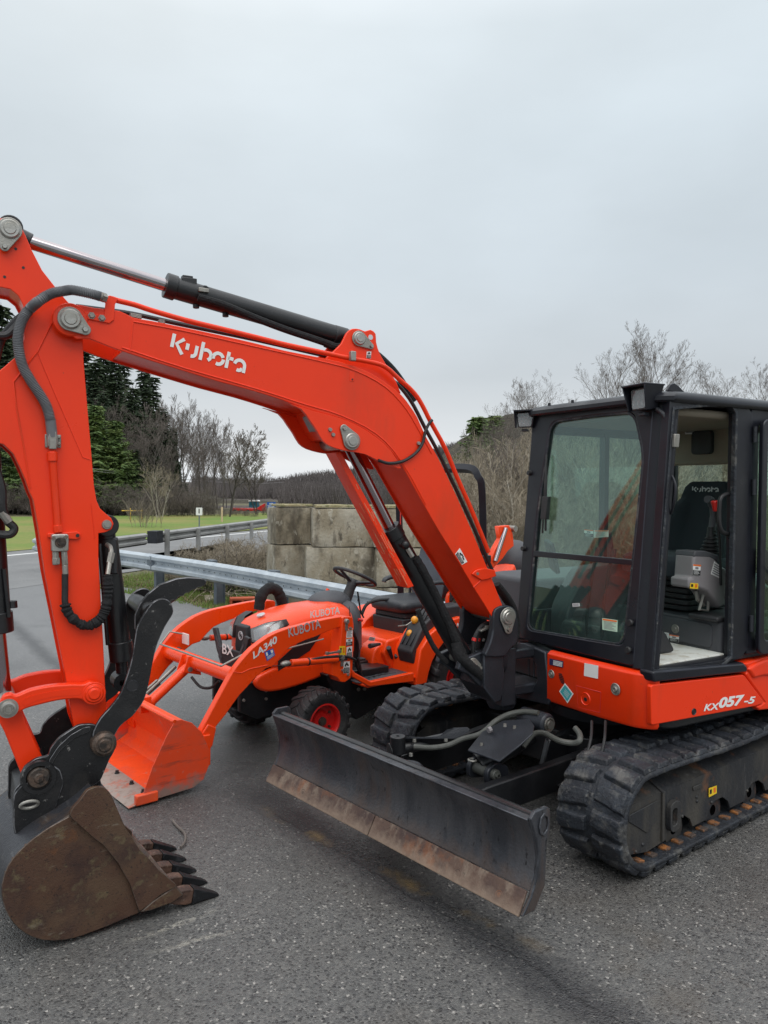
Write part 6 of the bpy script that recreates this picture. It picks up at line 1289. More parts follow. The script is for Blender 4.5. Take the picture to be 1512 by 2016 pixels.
bead([(107, 610), (106, 628), (90, 660), (74, 692), (50, 722), (27, 752), (32, 800), (45, 870), (60, 960)]); bead([(74, 695), (110, 780), (150, 870), (163, 900), (178, 905)], r=.002); bead([(179, 990), (185, 1045), (186, 1060)], r=.002)
b.build('weld_bead', M['orange'], arm)
b = MB(FS)
for u, v in ((31, 490), (46, 527), (9, 545)): c = P(FS, 1, YA, u, v); b.prism(circ(c.x, c.z, .006, 10), YA, YA+.0015, 1)
b.build('hole', M['ink'], arm)
# grey sleeve over the arm
hsx = [(198, 584), (185, 580), (159, 574), (140, 571), (126, 573), (108, 576), (93, 582), (75, 594), (60, 607), (48, 622), (40, 640), (36, 660), (36, 681), (40, 705), (46, 724), (56, 742), (66, 758), (78, 776), (89, 794), (95, 810), (99, 827)]
pth = smooth([tuple(P(FS, 1, YB+.05 if i < 8 else YA+.035, *p_)) for i, p_ in enumerate(hsx)], 14)
b = MB(FS); b.tube(pth, [.021+.0016*((i % 2)*2-1) for i in range(len(pth))], 12); b.build('ribbed_hose', M['greyhose'], EX, ang=60)
b = MB(FS); b.cyl(pc(186, 581, YB+.045), pc(205, 586, YB+.02), .018, n=12); b.cyl(pc(199, 584, YB+.03), pc(207, 587, YB+.02), .021, n=6); b.build('hose_fitting', M['zinc'], EX)
b = MB(FS); b.cyl(pc(99, 825, YA+.032), pc(103, 860, YA+.025), .022, n=14); b.build('hose_cuff', M['greyhose'], EX)
b = MB(FS); c0, c1 = P(FS, 1, YA, 88, 855), P(FS, 1, YA, 120, 882); b.box(min(c0.x, c1.x), max(c0.x, c1.x), YA, YA+.008, c1.z, c0.z); m_ = P(FS, 1, YA, 102, 868); b.obox((m_.x, YA+.022, m_.z), (.04, .035, .05)); b.obox((m_.x, YA+.03, m_.z-.0), (.03, .03, .075)); m2_ = P(FS, 1, YA, 115, 863)
for v in (861, 874): t = P(FS, 1, YA, 115, v); b.lathe([(.001, .018), (.008, .018), (.010, .0)], (t.x, YA+.006, t.z), 'y', 6)
b.build('pipe_clamp', M['zinc'], arm, .003)
b = MB(FS); b.tube(smooth([pc(103, 888, YA+.022), pc(104, 900, YA+.022), pc(108, 960, YA+.016), pc(112, 1010, YA+.016), pc(114, 1042, YA+.016)], 4), .0155, 12); b.cyl(pc(103, 890, YA+.022), pc(104, 908, YA+.022), .021, n=12); b.cyl(pc(113, 1034, YA+.016), pc(115, 1048, YA+.016), .020, n=6); b.build('arm_pipe', M['orange'], arm, .002)
# valve block and fittings
b = MB(FS); v0, v1 = P(FS, 1, YA, 99, 1051), P(FS, 1, YA, 133, 1084); b.prism(roundp([(v0.x, v0.z), (v1.x, v0.z), (v1.x, v1.z), (v0.x, v1.z)], .008, 2), YA+.002, YA+.045, 1); vb = b.build('valve_block', M['steel'], EX, .004)
c = P(FS, 1, YA, 117, 1067); b = MB(FS); b.lathe([(.001, .060), (.012, .060), (.014, .054), (.022, .054), (.024, .045)], (c.x, YA, c.z), 'y', 20); b.build('valve_cap', M['pinrust'], vb)
b = MB(FS)
for u, v in ((103, 1058), (127, 1056)): c = P(FS, 1, YA, u, v); b.lathe([(.001, .056), (.009, .056), (.010, .045)], (c.x, YA, c.z), 'y', 8)
b.build('bolt', M['chrome'], vb)
b = MB(FS); b.cyl(pc(109, 1084, YA+.025), pc(110, 1112, YA+.025), .015, n=6); b.cyl(pc(110, 1098, YA+.025), pc(110.5, 1111, YA+.025), .0175, n=6); b.cyl(pc(126, 1084, YA+.025), pc(128, 1112, YA+.025), .0145, n=6); b.cyl(pc(128, 1112, YA+.025), pc(129, 1136, YA+.025), .013, n=14); b.build('pipe_fitting', M['zinc'], vb, .002)
b = MB(FS); tb = q([(93, 1050), (150, 1046), (158, 1050), (158, 1058), (150, 1062), (93, 1058)], YA); b.prism(tb, YA, YA+.012, 1); b.build('bracket', M['orange'], arm, .003); c = P(FS, 1, YA, 152, 1054); b = MB(FS); b.prism(circ(c.x, c.z, .008, 14), YA+.0125, YA+.014, 1); b.build('hole', M['ink'], arm)
hp2 = [(128, 1130), (128, 1160), (128, 1185), (132, 1202), (142, 1216), (156, 1227), (172, 1232), (188, 1226), (200, 1215), (207, 1200), (211, 1180), (212, 1150), (211, 1132)]
pth = smooth([tuple(P(FS, 1, YA+.03, *p_)) for p_ in hp2], 8); R_ = random.Random(2)
b = MB(FS); b.tube(pth[:20], .014, 10); b.build('thumb_hose', M['hose'], EX); b = MB(FS); b.tube(pth[18:], [.021+R_.uniform(-.004, .004) for _ in pth[18:]], 10); b.build('thumb_hose_sleeve', M['cloth'], EX)
b = MB(FS); b.tube(smooth([pc(212, 1132, YA+.02), pc(216, 1105, .10), pc(219, 1090, .09), pc(217, 1077, .07), pc(210, 1072, .05)], 4), .011, 10); b.cyl(pc(216, 1108, .10), pc(220, 1088, .09), .016, n=6); b.build('pipe_fitting', M['zinc'], EX)
# thumb cylinder
b = MB(FS); b.cyl(pc(211, 1060), pc(239, 1285), .047, n=30); b.cyl(pc(236, 1262), pc(240, 1300), .055, n=30); b.lathe([(.02, -.06), (.05, -.06), (.05, .06), (.02, .06)], V(pc(208, 1034)), 'y', 24); b.cyl(pc(208, 1036), pc(211, 1066), .04, n=20); b.cyl(pc(222, 1062, .03), pc(224, 1130, .05), .02, n=10)
b.cyl(pc(196, 1070, .05), pc(212, 1270, .05), .010, n=8); tcy = b.build('thumb_cylinder', M['black'], EX, .004)
b = MB(FS); b.cyl(pc(238, 1290), pc(242, 1340), .028, n=24); b.lathe([(.015, -.05), (.042, -.05), (.042, .05), (.015, .05)], V(pc(238, 1340)), 'y', 24); b.build('rod', M['black'], tcy)
ppin(210, 1033, YA, .022, None, None, 0, YA+.012, EX, 'zinc')
# bucket cylinder on the front of the arm
b = MB(FS); b.cyl(pc(-32, 810), pc(-4, 1238), .055, n=30); b.cyl(pc(-6, 1205), pc(-3, 1245), .063, n=30); b.lathe([(.02, -.06), (.055, -.06), (.055, .06), (.02, .06)], V(pc(-38, 805)), 'y', 24); bcy = b.build('bucket_cylinder', M['black'], EX, .004)
b = MB(FS); b.cyl(pc(-4, 1238), pc(10, 1378), .030, n=26); b.build('rod', M['chromedark'], bcy); b = MB(FS); b.lathe([(.02, -.06), (.05, -.06), (.05, .06), (.02, .06)], V(pc(14, 1394)), 'y', 24); b.build('rod_eye', M['orange'], bcy)
b = MB(FS); b.tube(smooth([pc(-8, 660, .05), pc(14, 660, .06), pc(30, 645, .06), pc(44, 625, .06), pc(60, 612, .06)], 5), .017, 10); b.tube(smooth([pc(-20, 780, .0), pc(-6, 700, .02), pc(8, 660, .03), pc(34, 630, .05), pc(60, 610, .05)], 5), .017, 10); b.tube(smooth([pc(-15, 900, .07), pc(4, 960, .08), pc(6, 1000, .08), pc(16, 1030, .07)], 5), .016, 10); b.tube(smooth([pc(16, 1028, .07), pc(28, 1040, .07), pc(20, 1052, .07), pc(-4, 1052, .06)], 5), .018, 10); b.build('hydraulic_hose', M['hose'], EX)
b = MB(FS); b.cyl(pc(3, 1008, .08), pc(18, 1028, .075), .018, n=8); b.build('pipe_fitting', M['zinc'], EX)
b = MB(FS); b.lathe([(.001, 0), (.02, 0), (.022, -.03), (.001, -.03)], pc(24, 1183, .03), 'z', 12); b.cyl(pc(8, 1120, .05), pc(18, 1215, .05), .009, n=8); b.build('bleed_pipe', M['black'], bcy)
# ---------------------------------------------- links
def linkplate(pts, y0_, y1_, name, par=EX, mt='orange', bev=.008):
    b = MB(FS); b.prism(q(smooth(pts, 3, True), y1_), y0_, y1_, 1); return b.build(name, M[mt], par, bev, 3)
lk_px = [(0, 1383), (8, 1370), (22, 1366), (33, 1369), (60, 1358), (99, 1350), (140, 1347), (165, 1347), (178, 1342), (194, 1348), (203, 1360), (203, 1374), (193, 1386), (178, 1388), (160, 1378), (140, 1377), (112, 1380), (78, 1388), (50, 1396), (34, 1406), (18, 1412), (4, 1406), (-2, 1395)]
YL = .165
lnk = linkplate(lk_px, YA+.006, YL, 'arm_link'); 
b = MB(FS); b.prism(q(smooth([(44, 1378), (70, 1368), (110, 1360), (155, 1356), (155, 1368), (110, 1371), (72, 1380), (48, 1390)], 3, True), YL), YL-.001, YL+.0015, 1); b.build('link_web', M['orange'], lnk)
b = MB(FS); b.prism(q(smooth(lk_px, 3, True), YL), -YL, -YA-.006, 1); b.build('arm_link', M['orange'], EX, .008, 3)
c = P(FS, 1, YL, 185, 1365); b = MB(FS); b.lathe([(.001, YL+.022), (.022, YL+.022), (.026, YL+.014), (.036, YL+.014), (.040, YL+.004), (.05, YL+.004), (.05, YL-.01)], (c.x, 0, c.z), 'y', 28); b.lathe([(.001, -YL-.02), (.04, -YL-.02), (.04, YL), (.001, YL)], (c.x, 0, c.z), 'y', 24); b.build('pivot_pin', M['orange'], lnk, .002)
c2 = P(FS, 1, YL, 16, 1394); b = MB(FS); b.lathe([(.001, YL+.024), (.012, YL+.024), (.014, YL+.018), (.020, YL+.018), (.022, YL+.024), (.030, YL+.022), (.033, YL+.010), (.040, YL+.010), (.040, -YL-.02), (.001, -YL-.02)], (c2.x, 0, c2.z), 'y', 28); b.build('pivot_pin', M['steel'], EX)
h0 = V(pc(17, 1395)); h1 = V(pc(70, 1520))
dd2 = (h1-h0).normalized(); nn2 = V((dd2.z, 0, -dd2.x))
b = MB(FS)
for s in (1, -1): 
    secs = [[tuple(h0+dd2*t*(h1-h0).length+nn2*o+V((0, s*y, 0))) for o, y in ((-w1, .055), (w1, .055), (w1, .10), (-w1, .10))] for t, w1 in ((-.10, .035), (0, .05), (.2, .046), (.8, .05), (1.0, .055), (1.12, .035))]
    b.loft(secs)
m0, m1 = h0.lerp(h1, .25), h0.lerp(h1, .9); b.loft([[tuple(m0+nn2*o+V((0, y, 0))) for o, y in ((-.035, -.06), (.035, -.06), (.035, .06), (-.035, .06))], [tuple(m1+nn2*o+V((0, y, 0))) for o, y in ((-.05, -.06), (.05, -.06), (.05, .06), (-.05, .06))]])
b.build('bucket_link', M['orange'], EX, .008, 3)
# ---------------------------------------------- quick coupler
YQ = .19
cpx = z2([(90, 1950), (76, 1890), (78, 1700), (95, 1665), (125, 1640), (120, 1590), (150, 1535), (215, 1490), (288, 1478), (300, 1430), (350, 1370), (400, 1335), (470, 1290), (540, 1285), (600, 1300), (650, 1340), (690, 1400), (680, 1450), (650, 1500), (600, 1620), (520, 1680), (440, 1780), (330, 1850), (230, 1880), (110, 1955)])
b = MB(FS); cq = roundp(q(cpx, YQ), .012, 2); b.prism(cq, YQ-.022, YQ, 1); b.prism(cq, -YQ, -YQ+.022, 1); qc = b.build('quick_coupler', M['scuffblack'], EX, .006, 2)
b = MB(FS); b.prism(q(z2([(90, 1880), (100, 1720), (290, 1620), (540, 1560), (560, 1640), (420, 1750), (130, 1880)]), YQ), -YQ+.02, YQ-.02, 1); b.build('coupler_body', M['scuffblack'], qc, .006)
b = MB(FS); sup = q(z2([(540, 1490), (565, 1500), (600, 1640), (575, 1640)]), .12); b.prism(sup, -.10, .15, 1); b.build('coupler_web', M['scuffblack'], qc, .004)
b = MB(FS); ck = roundp(q(z2([(92, 1948), (80, 1890), (82, 1705), (130, 1650), (160, 1640), (240, 1560), (300, 1520), (360, 1560), (380, 1640), (330, 1790), (230, 1870)]), YQ+.012), .012, 2); b.prism(ck, YQ, YQ+.012, 1); b.build('cheek_plate', M['scuffblack'], qc, .004)
b = MB(FS); b.prism(roundp(q(z2([(300, 1545), (292, 1500), (345, 1420), (420, 1350), (500, 1305), (540, 1300), (530, 1330), (440, 1370), (360, 1440), (320, 1500)]), YQ+.006), .006, 2), YQ, YQ+.008, 1); b.build('edge_rib', M['scuffblack'], qc, .003)
c = P(FS, 1, YQ, 76, 1529); b = MB(FS); b.lathe([(.001, YQ+.030), (.018, YQ+.030), (.020, YQ+.024), (.040, YQ+.024), (.046, YQ+.016), (.050, YQ-.01)], (c.x, 0, c.z), 'y', 28); b.build('coupler_pin', M['pinrust'], qc, .002); b = MB(FS); b.lathe([(.052, YQ), (.070, YQ), (.074, YQ+.006), (.070, YQ+.020), (.052, YQ+.020)], (c.x, 0, c.z), 'y', 28); b.lathe([(.001, -YQ), (.045, -YQ), (.045, YQ), (.001, YQ)], (c.x, 0, c.z), 'y', 24); b.build('pin_boss', M['scuffblack'], qc)
c = P(FS, 1, YQ, 202, 1460); YT = .215; b = MB(FS); b.lathe([(.001, YT+.040), (.026, YT+.040), (.028, YT+.034), (.040, YT+.034), (.044, YT+.028), (.052, YT+.024), (.055, YT), (.045, -YT-.02), (.001, -YT-.02)], (c.x, 0, c.z), 'y', 30); b.build('bucket_pin', M['pinrust'], EX, .002)
b = MB(FS); c = P(FS, 1, YQ+.01, 57, 1581); b.F = FS @ Matrix.Translation((c.x, YQ+.022, c.z)); b.tube([(.035*cos(a), 0.01*sin(a*1)+0.008, .018*sin(a)) for a in [2*pi*k/20 for k in range(21)]], .007, 8); b.build('shackle', M['zinc'], qc)
b = MB(FS); hk = [P(FS, 1, .10, *t) for t in z2([(395, 1690), (385, 1740), (400, 1775), (435, 1770), (455, 1740)])]; b.tube(smooth([tuple(p) for p in hk], 4), [.010]*5+[.014]*5+[.018]*7, 10); rg = [P(FS, 1, .11, *t) for t in z2([(500, 1640), (460, 1640), (440, 1670), (455, 1700), (500, 1680)])]; b.tube(smooth([tuple(p) for p in rg], 4), .009, 10); b.build('lifting_hook', M['scuffblack'], qc)
# ---------------------------------------------- thumb
tpx = [(182, 1462), (184, 1440), (198, 1414), (215, 1395), (232, 1374), (242, 1355), (248, 1337), (256, 1312), (262, 1284), (268, 1242), (273, 1228), (282, 1212), (298, 1189), (312, 1180), (326, 1179), (336, 1186), (341, 1198), (340, 1210), (326, 1232), (311, 1265), (304, 1290), (298, 1320), (292, 1350), (284, 1378), (273, 1395), (260, 1411), (245, 1422), (234, 1434), (224, 1452), (221, 1466), (212, 1478), (198, 1481), (187, 1474)]
tq = q(smooth(tpx, 2, True), YT); b = MB(FS); b.prism(tq, YT-.022, YT, 1); th_ = b.build('thumb', M['scuffblack'], EX, .004)
b = MB(FS); b.prism(tq, -YT, -YT+.022, 1); b.build('side_plate', M['scuffblack'], th_, .004)
c = P(FS, 1, YT, 261, 1350); b = MB(FS); b.prism(circ(c.x, c.z, .021, 22), YT-.002, YT+.0015, 1); b.build('pin_hole', M['ink'], th_); b = MB(FS); b.ring(circ(c.x, c.z, .026, 22), circ(c.x, c.z, .021, 22), YT, YT+.0025, 1); b.build('hole_rim', M['shell'], th_)
tin = z2([(800, 720), (800, 640), (830, 570), (880, 510), (950, 455), (1050, 420), (1120, 412), (1200, 418), (1228, 430), (1228, 450), (1205, 468), (1180, 470), (1165, 482), (1140, 488), (1125, 505), (1105, 505), (1090, 525), (1065, 525), (1050, 548), (1025, 545), (1000, 560), (960, 590), (900, 640), (850, 720), (830, 760)])
for y in (.085, -.055):
    b = MB(FS); b.prism(roundp(q(tin, y+.02), .006, 2), y, y+.022, 1); b.build('tine', M['scuffblack'], th_, .005)
b = MB(FS); b.tube([pc(282, 1185, -YT+.02), pc(282, 1185, YT-.02)] if False else [(P(FS, 1, .1, 292, 1200).x, -YT+.02, P(FS, 1, .1, 292, 1200).z), (P(FS, 1, .1, 292, 1200).x, YT-.02, P(FS, 1, .1, 292, 1200).z)], .04, 20); k_ = P(FS, 1, 0, 350, 1165); b.tube([pc(300, 1200, .03), pc(372, 1148, .03)], .03, 8); b.build('cross_tube', M['scuffblack'], th_)
b = MB(FS); b.prism(q([(352, 1155), (378, 1149), (378, 1152), (330, 1192), (326, 1190)], .10), -.05, .105, 1); b.build('gusset', M['shell'], th_, .003)
# ---------------------------------------------- bucket
YK = .33
FK = FS @ Matrix.Translation((P(FS, 1, YK, 150, 1740).x, YK, 0)) @ RZ(rad(6)) @ Matrix.Translation((-P(FS, 1, YK, 150, 1740).x, -YK, 0))
qs = q
def q(pts, y=YB, F=None): return Q2(FK, 1, y, pts)
shell_px = [(99, 1628), (66, 1651), (36, 1678), (16, 1704), (6, 1731), (3, 1757), (10, 1790), (26, 1817), (50, 1838), (84, 1851), (126, 1851), (165, 1841), (215, 1822), (274, 1797)]
side_px = shell_px+[(262, 1745), (240, 1700), (205, 1660), (165, 1625), (137, 1607)]
sq = q(smooth(side_px[:13], 2)+side_px[13:], YK)
b = MB(FK); b.prism(sq, YK-.016, YK, 1); bk_ = b.build('bucket', M['rust'], EX, .003)
b = MB(FK); b.prism(sq, -YK+.03, -YK+.046, 1); b.build('side_plate', M['rust'], bk_, .003)
# wrapped shell between the side plates
sh_px = smooth([(190, 1560), (150, 1596), (99, 1628), (66, 1651), (36, 1678), (16, 1704), (6, 1731), (3, 1757), (10, 1790), (26, 1817), (50, 1838), (84, 1851), (126, 1851), (165, 1841), (215, 1822), (274, 1797), (330, 1778)], 3)
so2 = q(sh_px, YK); si2 = inset(so2+[(so2[-1][0], so2[-1][1]+.01)], .014)[:len(so2)]
# correct inward direction towards the bucket centre
cxk = sum(p[0] for p in so2)/len(so2); czk = sum(p[1] for p in so2)/len(so2)
si2 = [(x+(cxk-x)*.05, z+(czk-z)*.05) for x, z in so2]
b = MB(FK); b.loft([[(x, -YK+.034, z) for x, z in so2+si2[::-1]], [(x, YK-.003, z) for x, z in so2+si2[::-1]]]); b.build('wrapped_shell', M['shell'], bk_, .002, ang=60)
cut = roundp(q(z3([(415, 625), (425, 590), (470, 540), (520, 470), (570, 452), (620, 455), (655, 485), (680, 540), (740, 680), (830, 820), (950, 950), (1052, 1035), (1045, 1048), (960, 1090), (890, 1150), (830, 1195), (805, 1120), (770, 1020), (700, 900), (620, 800), (540, 740)]), YK+.022), .01, 2)
b = MB(FK); b.prism(cut, YK, YK+.022, 1); b.build('side_cutter', M['rust'], bk_, .004)
b = MB(FK); b.prism(cut, -YK+.008, -YK+.03, 1); b.build('side_cutter', M['rust'], bk_, .004)
# top hinge plate, lip and teeth
lipA = P(FK, 1, YK, 345, 1745); lipB = P(FK, 1, YK, 280, 1795)
b = MB(FK); lq = q([(347, 1744), (362, 1762), (340, 1778), (298, 1793), (276, 1797), (300, 1775)], YK+.02); b.prism(lq, -YK+.01, YK+.020, 1); b.build('cutting_lip', M['rust'], bk_, .006)
tips = [(430, 1757), (404, 1729), (382, 1707), (362, 1683), (342, 1660)]
tb0 = P(FK, 1, .28, 352, 1757); tip0 = P(FK, 1, .28, 430, 1755)
bx0, bz0 = lipA.x, lipA.z
for i in range(5):
    y = .30-.142*i; Ft = FK @ Matrix.Translation((0, y, 0)); b = MB(Ft)
    x0, z0 = P(FK, 1, .30, 343, 1764)[0], P(FK, 1, .30, 343, 1764)[2]; x1, z1_ = P(FK, 1, .30, 376, 1760)[0], P(FK, 1, .30, 376, 1760)[2]; x2, z2_ = P(FK, 1, .30, 430, 1757)[0], P(FK, 1, .30, 430, 1757)[2]
    d = V((x1-x0, z1_-z0)).normalized(); n2 = V((-d.y, d.x)); n2 = n2 if n2.y > 0 else -n2
    A0, A1, T_ = V((x0, z0)), V((x1, z1_)), V((x2, z2_))
    def s4(c, hh, hw): return [(c.x+n2.x*a, e, c.y+n2.y*a) for a, e in ((hh, -hw), (hh, hw), (-hh, hw), (-hh, -hw))]
    b.loft([s4(A0-d*.06, .012, .022), s4(A0, .030, .026), s4(A0.lerp(A1, .6), .036, .029), s4(A1, .032, .028)]); tt = b.build('tooth', M['toothrust'], bk_, .006, 3)
    b = MB(Ft); b.loft([s4(A1, .035, .030), s4(A1.lerp(T_, .35), .022, .026), s4(A1.lerp(T_, .8)-n2*.004, .010, .020), s4(T_-n2*.006, .002, .014)]); b.build('tooth_tip', M['tooth'], tt, .003)
b = MB(FK); b.prism(q([(190, 1560), (212, 1556), (150, 1604), (100, 1632), (88, 1640), (140, 1598)], .2), -YK+.04, YK-.01, 1); b.build('top_plate', M['shell'], bk_, .006)
# ============================================================ COMPACT TRACTOR
TR = thing('compact_tractor', 'small orange tractor with loader bucket and roll bar, parked behind the black dozer blade', 'tractor', FT)
zt2 = lambda p: Z((380, 1100), 3.78, p); zt3 = lambda p: Z((620, 1050), 4.447, p)
def T(y, pts): return Q2(FT, 1, y, pts)
def tyre(cx, cy, R, wd, rimR, lugs, name='wheel', side=1, steer=0):
    F = FT @ Matrix.Translation((cx, cy, R)) @ RZ(steer); b = MB(F); h = wd/2
    b.lathe([(rimR, -h*.82), (rimR+.03, -h*.95), (R*.80, -h), (R*.93, -h*.90), (R*.97, -h*.6), (R*.975, 0), (R*.97, h*.6), (R*.93, h*.90), (R*.80, h), (rimR+.03, h*.95), (rimR, h*.82)], (0, 0, 0), 'y', 48)
    for i in range(lugs):
        a0 = 2*pi*i/lugs
        for s in (1, -1):
            ao = a0+(pi/lugs if s < 0 else 0); secs = []
            for j, (t, da) in enumerate(((-.02, .16), (.35, .06), (.75, -.04), (1.0, -.07), (1.06, -.08))):
                y = s*h*t*.96; rr = R*.965 if t < .8 else (R*.94 if t < 1.03 else R*.86); a = ao+da*1.1; w_ = .075*(20/lugs)*1.1; hh = R*.045 if t < 1.03 else R*.03
                secs.append([(r_*cos(a+q_), y, r_*sin(a+q_)) for r_, q_ in ((rr-.01, -w_), (rr+hh, -w_*.7), (rr+hh, w_*.7), (rr-.01, w_))])
            b.loft(secs)
    o = b.build(name, M['tyre'], TR, .004, 2, 40)
    b = MB(F); s = side
    b.lathe([(rimR, -h*.8), (rimR+.006, h*.82*s), (rimR-.008, h*.86*s), (rimR-.014, h*.80*s), (rimR-.02, h*.35*s), (rimR*.55, h*.25*s), (rimR*.45, h*.45*s), (.001, h*.45*s)], (0, 0, 0), 'y', 36); rm = b.build('rim', M['red'], o, ang=40)
    b = MB(F)
    for k in range(5): a = 2*pi*k/5; b.lathe([(.001, h*.42*s), (.010, h*.42*s), (.011, h*.26*s)], (rimR*.68*cos(a), 0, rimR*.68*sin(a)), 'y', 6)
    b.lathe([(.001, h*.62*s), (.03, h*.60*s), (.035, h*.4*s)], (0, 0, 0), 'y', 16); b.build('wheel_bolt', M['pinrust'], rm)
    return o
tyre(1.40, .47, .232, .215, .135, 18, side=1, steer=.0); tyre(1.40, -.47, .232, .215, .135, 18, side=-1)
tyre(0, .43, .335, .30, .165, 16, side=1); tyre(0, -.43, .335, .30, .165, 16, side=-1)
# chassis
b = MB(FT); b.box(.6, 1.80, -.17, .17, .36, .52); b.prism([(1.90, .32), (1.90, .52), (1.20, .54), (1.1, .40), (1.25, .27), (1.75, .24)], .17, .21, 1); b.prism([(1.90, .32), (1.90, .52), (1.20, .54), (1.1, .40), (1.25, .27), (1.75, .24)], -.21, -.17, 1); b.box(-.25, .65, -.15, .15, .22, .50); b.box(1.32, 1.48, -.38, .38, .20, .28); b.box(-.06, .06, -.32, .32, .27, .39); b.prism([(1.25, .52), (.62, .50), (.62, .30), (.75, .18), (.95, .12), (1.05, .20), (1.15, .30)], .14, .36, 1); b.prism([(.75, .40), (-.3, .36), (-.3, .25), (.6, .22)], .20, .30, 1)
ch = b.build('chassis', M['black'], TR, .01)
b = MB(FT)
for u, v in ((472, 1357), (524, 1360), (524, 1376), (559, 1353), (580, 1349), (480, 1379)): c = P(FT, 1, .215, u, v); b.lathe([(.001, .012), (.010, .012), (.012, 0)], (c.x, .21, c.z), 'y', 8)
for u, v in ((705, 1357), (717, 1356)): c = P(FT, 1, .36, u, v); b.lathe([(.001, .012), (.014, .012), (.016, 0)], (c.x, .36, c.z), 'y', 8)
b.build('bolt', M['zinc'], ch)
# hood
def hsec(x, w_, zt_, zb_, n=22):
    q = []
    for i in range(n):
        a = pi*i/(n-1); c, s = cos(a), sin(a); q.append((x, w_*math.copysign(abs(c)**.55, c), zb_+(zt_-zb_)*abs(s)**.42))
    return q
b = MB(FT)
hs_ = [(1.865, .15, .85, .72), (1.855, .20, .875, .68), (1.82, .235, .90, .64), (1.74, .262, .93, .61), (1.60, .27, .965, .60), (1.42, .272, .995, .60), (1.22, .272, 1.015, .60), (1.02, .268, 1.022, .60), (.93, .262, 1.005, .62), (.90, .255, .985, .64)]
fx = lambda x: 1.4+(x-1.4)*.74 if x > 1.4 else x
FG = FT @ Matrix.Translation((-.125, 0, .035))
b.loft([hsec(fx(h[0]), *h[1:]) for h in hs_]); hood = b.build('hood', M['orange2'], TR, .004, 2, 50)
b = MB(FT); hq_ = [(1.70, .60), (1.60, .615), (1.30, .60), (1.0, .64), (.93, .60), (1.0, .54), (1.30, .47), (1.55, .44), (1.72, .45), (1.80, .50), (1.80, .56)]
for s in (1, -1): b.prism(smooth(hq_, 3, True), s*.22, s*.275, 1)
b.build('side_shroud', M['orange2'], hood, .02, 4)
b = MB(FT)
for s in (1, -1): b.prism([(1.62, .585), (1.34, .70), (1.20, .86), (1.30, .88), (1.40, .80), (1.62, .66)], s*.272, s*.276, 1)
b.build('air_intake', M['ink'], hood)
b = MB(FT); e0 = V((1.62, .30, .665)); b.tube([P(FT, 1, .30, *q_) for q_ in zt2([(700, 668), (972, 597)])], .006, 6); b.build('latch_rod', M['zinc'], hood)
# grille and guard
b = MB(FG); b.loft([[(x, y, z) for x, y, z in ((1.86, -.20, .46), (1.86, .20, .46), (1.84, .22, .62), (1.855, .13, .80), (1.855, -.13, .80), (1.84, -.22, .62))], [(1.70, y*.95, z) for y, z in ((-.20, .46), (.20, .46), (.22, .62), (.13, .80), (-.13, .80), (-.22, .62))]]); gr = b.build('grille', M['darkplastic'], TR, .012, 3)
b = MB(FG); b.prism([(.07, .56), (.115, .70), (.085, .875), (-.085, .875), (-.115, .70), (-.07, .56)], 1.862, 1.895, 0, [(.05, .58), (.09, .70), (.07, .86), (-.07, .86), (-.09, .70), (-.05, .58)]); b.build('grille_nose', M['ink'], gr, .008)
gx = 1.965
b = MB(FG); gp_ = [(-.12, .56), (.14, .56), (.20, .66), (.27, .82), (.21, .83), (.14, .70), (-.14, .70), (-.21, .83), (-.27, .82), (-.20, .66)]; b.prism(gp_, gx, gx+.025, 0); bg_ = b.build('brush_guard', M['darkplastic'], TR, .006)
b = MB(FG)
for s in (1, -1):
    for k in range(3): b.prism([(s*(.10-.012*k+.03), .68-.055*k), (s*(.205-.02*k), .78-.065*k), (s*(.205-.02*k), .75-.065*k), (s*(.10-.012*k+.03), .65-.055*k)], gx+.024, gx+.028, 0)
b.build('guard_slot', M['plastic'], bg_)
Mx = FG @ Matrix.Translation((gx+.030, -.10, .655)) @ Matrix(((0, 0, 1, 0), (1, 0, 0, 0), (0, 1, 0, 0), (0, 0, 0, 1))); text(bg_, 'lettering', 'BX', Mx, .17, .075, M['white'], .02)
b = MB(FG)
o_ = circ(0, .79, .034, 24); i_ = circ(0, .79, .026, 24); b.ring(o_, i_, 1.896, 1.900, 0); 
for s_ in (arc(.006, .799, .012, -40, 200, 8), arc(-.006, .781, .012, 140, 380, 8)): b.tube([(1.899, y, z) for y, z in s_], .003, 5)
b.build('round_emblem', M['silver'], gr)
# headlights
for s in (1, -1):
    b = MB(FT); hp3 = [(1.872, .10, .865), (1.872, .12, .765), (1.835, .225, .765), (1.74, .268, .825), (1.59, .276, .895), (1.61, .258, .935), (1.76, .19, .915)]
    hp3 = [(fx(x), y, z+.02) for x, y, z in hp3]; outr = [(x+.014, (y+.012)*s, z+.004) for x, y, z in hp3]; inn = [(x-.03, (y-.02)*s, z) for x, y, z in hp3]; mid = tuple(V((fx(1.815)+.01, .222*s, .875)))
    b.loft([inn, outr], caps=False); n = len(outr); b.add(outr+[mid], [[i, (i+1) % n, n] for i in range(n)]); lt = b.build('headlight', M['ink'], hood, .003, ang=80)
    b = MB(FT); o3 = [tuple(V(p).lerp(V(mid), .10)+V((.004, .004*s, .003))) for p in outr]; m3 = tuple(V(mid)+V((.012, .012*s, .008))); b.add(o3+[m3], [[i, (i+1) % n, n] for i in range(n)]); b.build('headlight_lens', M['lens'], lt, 0, ang=80)
    b = MB(FT); o4 = [tuple(V(p).lerp(V(mid), .28)+V((.002, .002*s, .001))) for p in outr]; m4 = tuple(V(mid)+V((.004, .004*s, .002))); b.add(o4+[m4], [[i, (i+1) % n, n] for i in range(n)]); b.build('reflector', M['reflector'], lt, 0, ang=80)
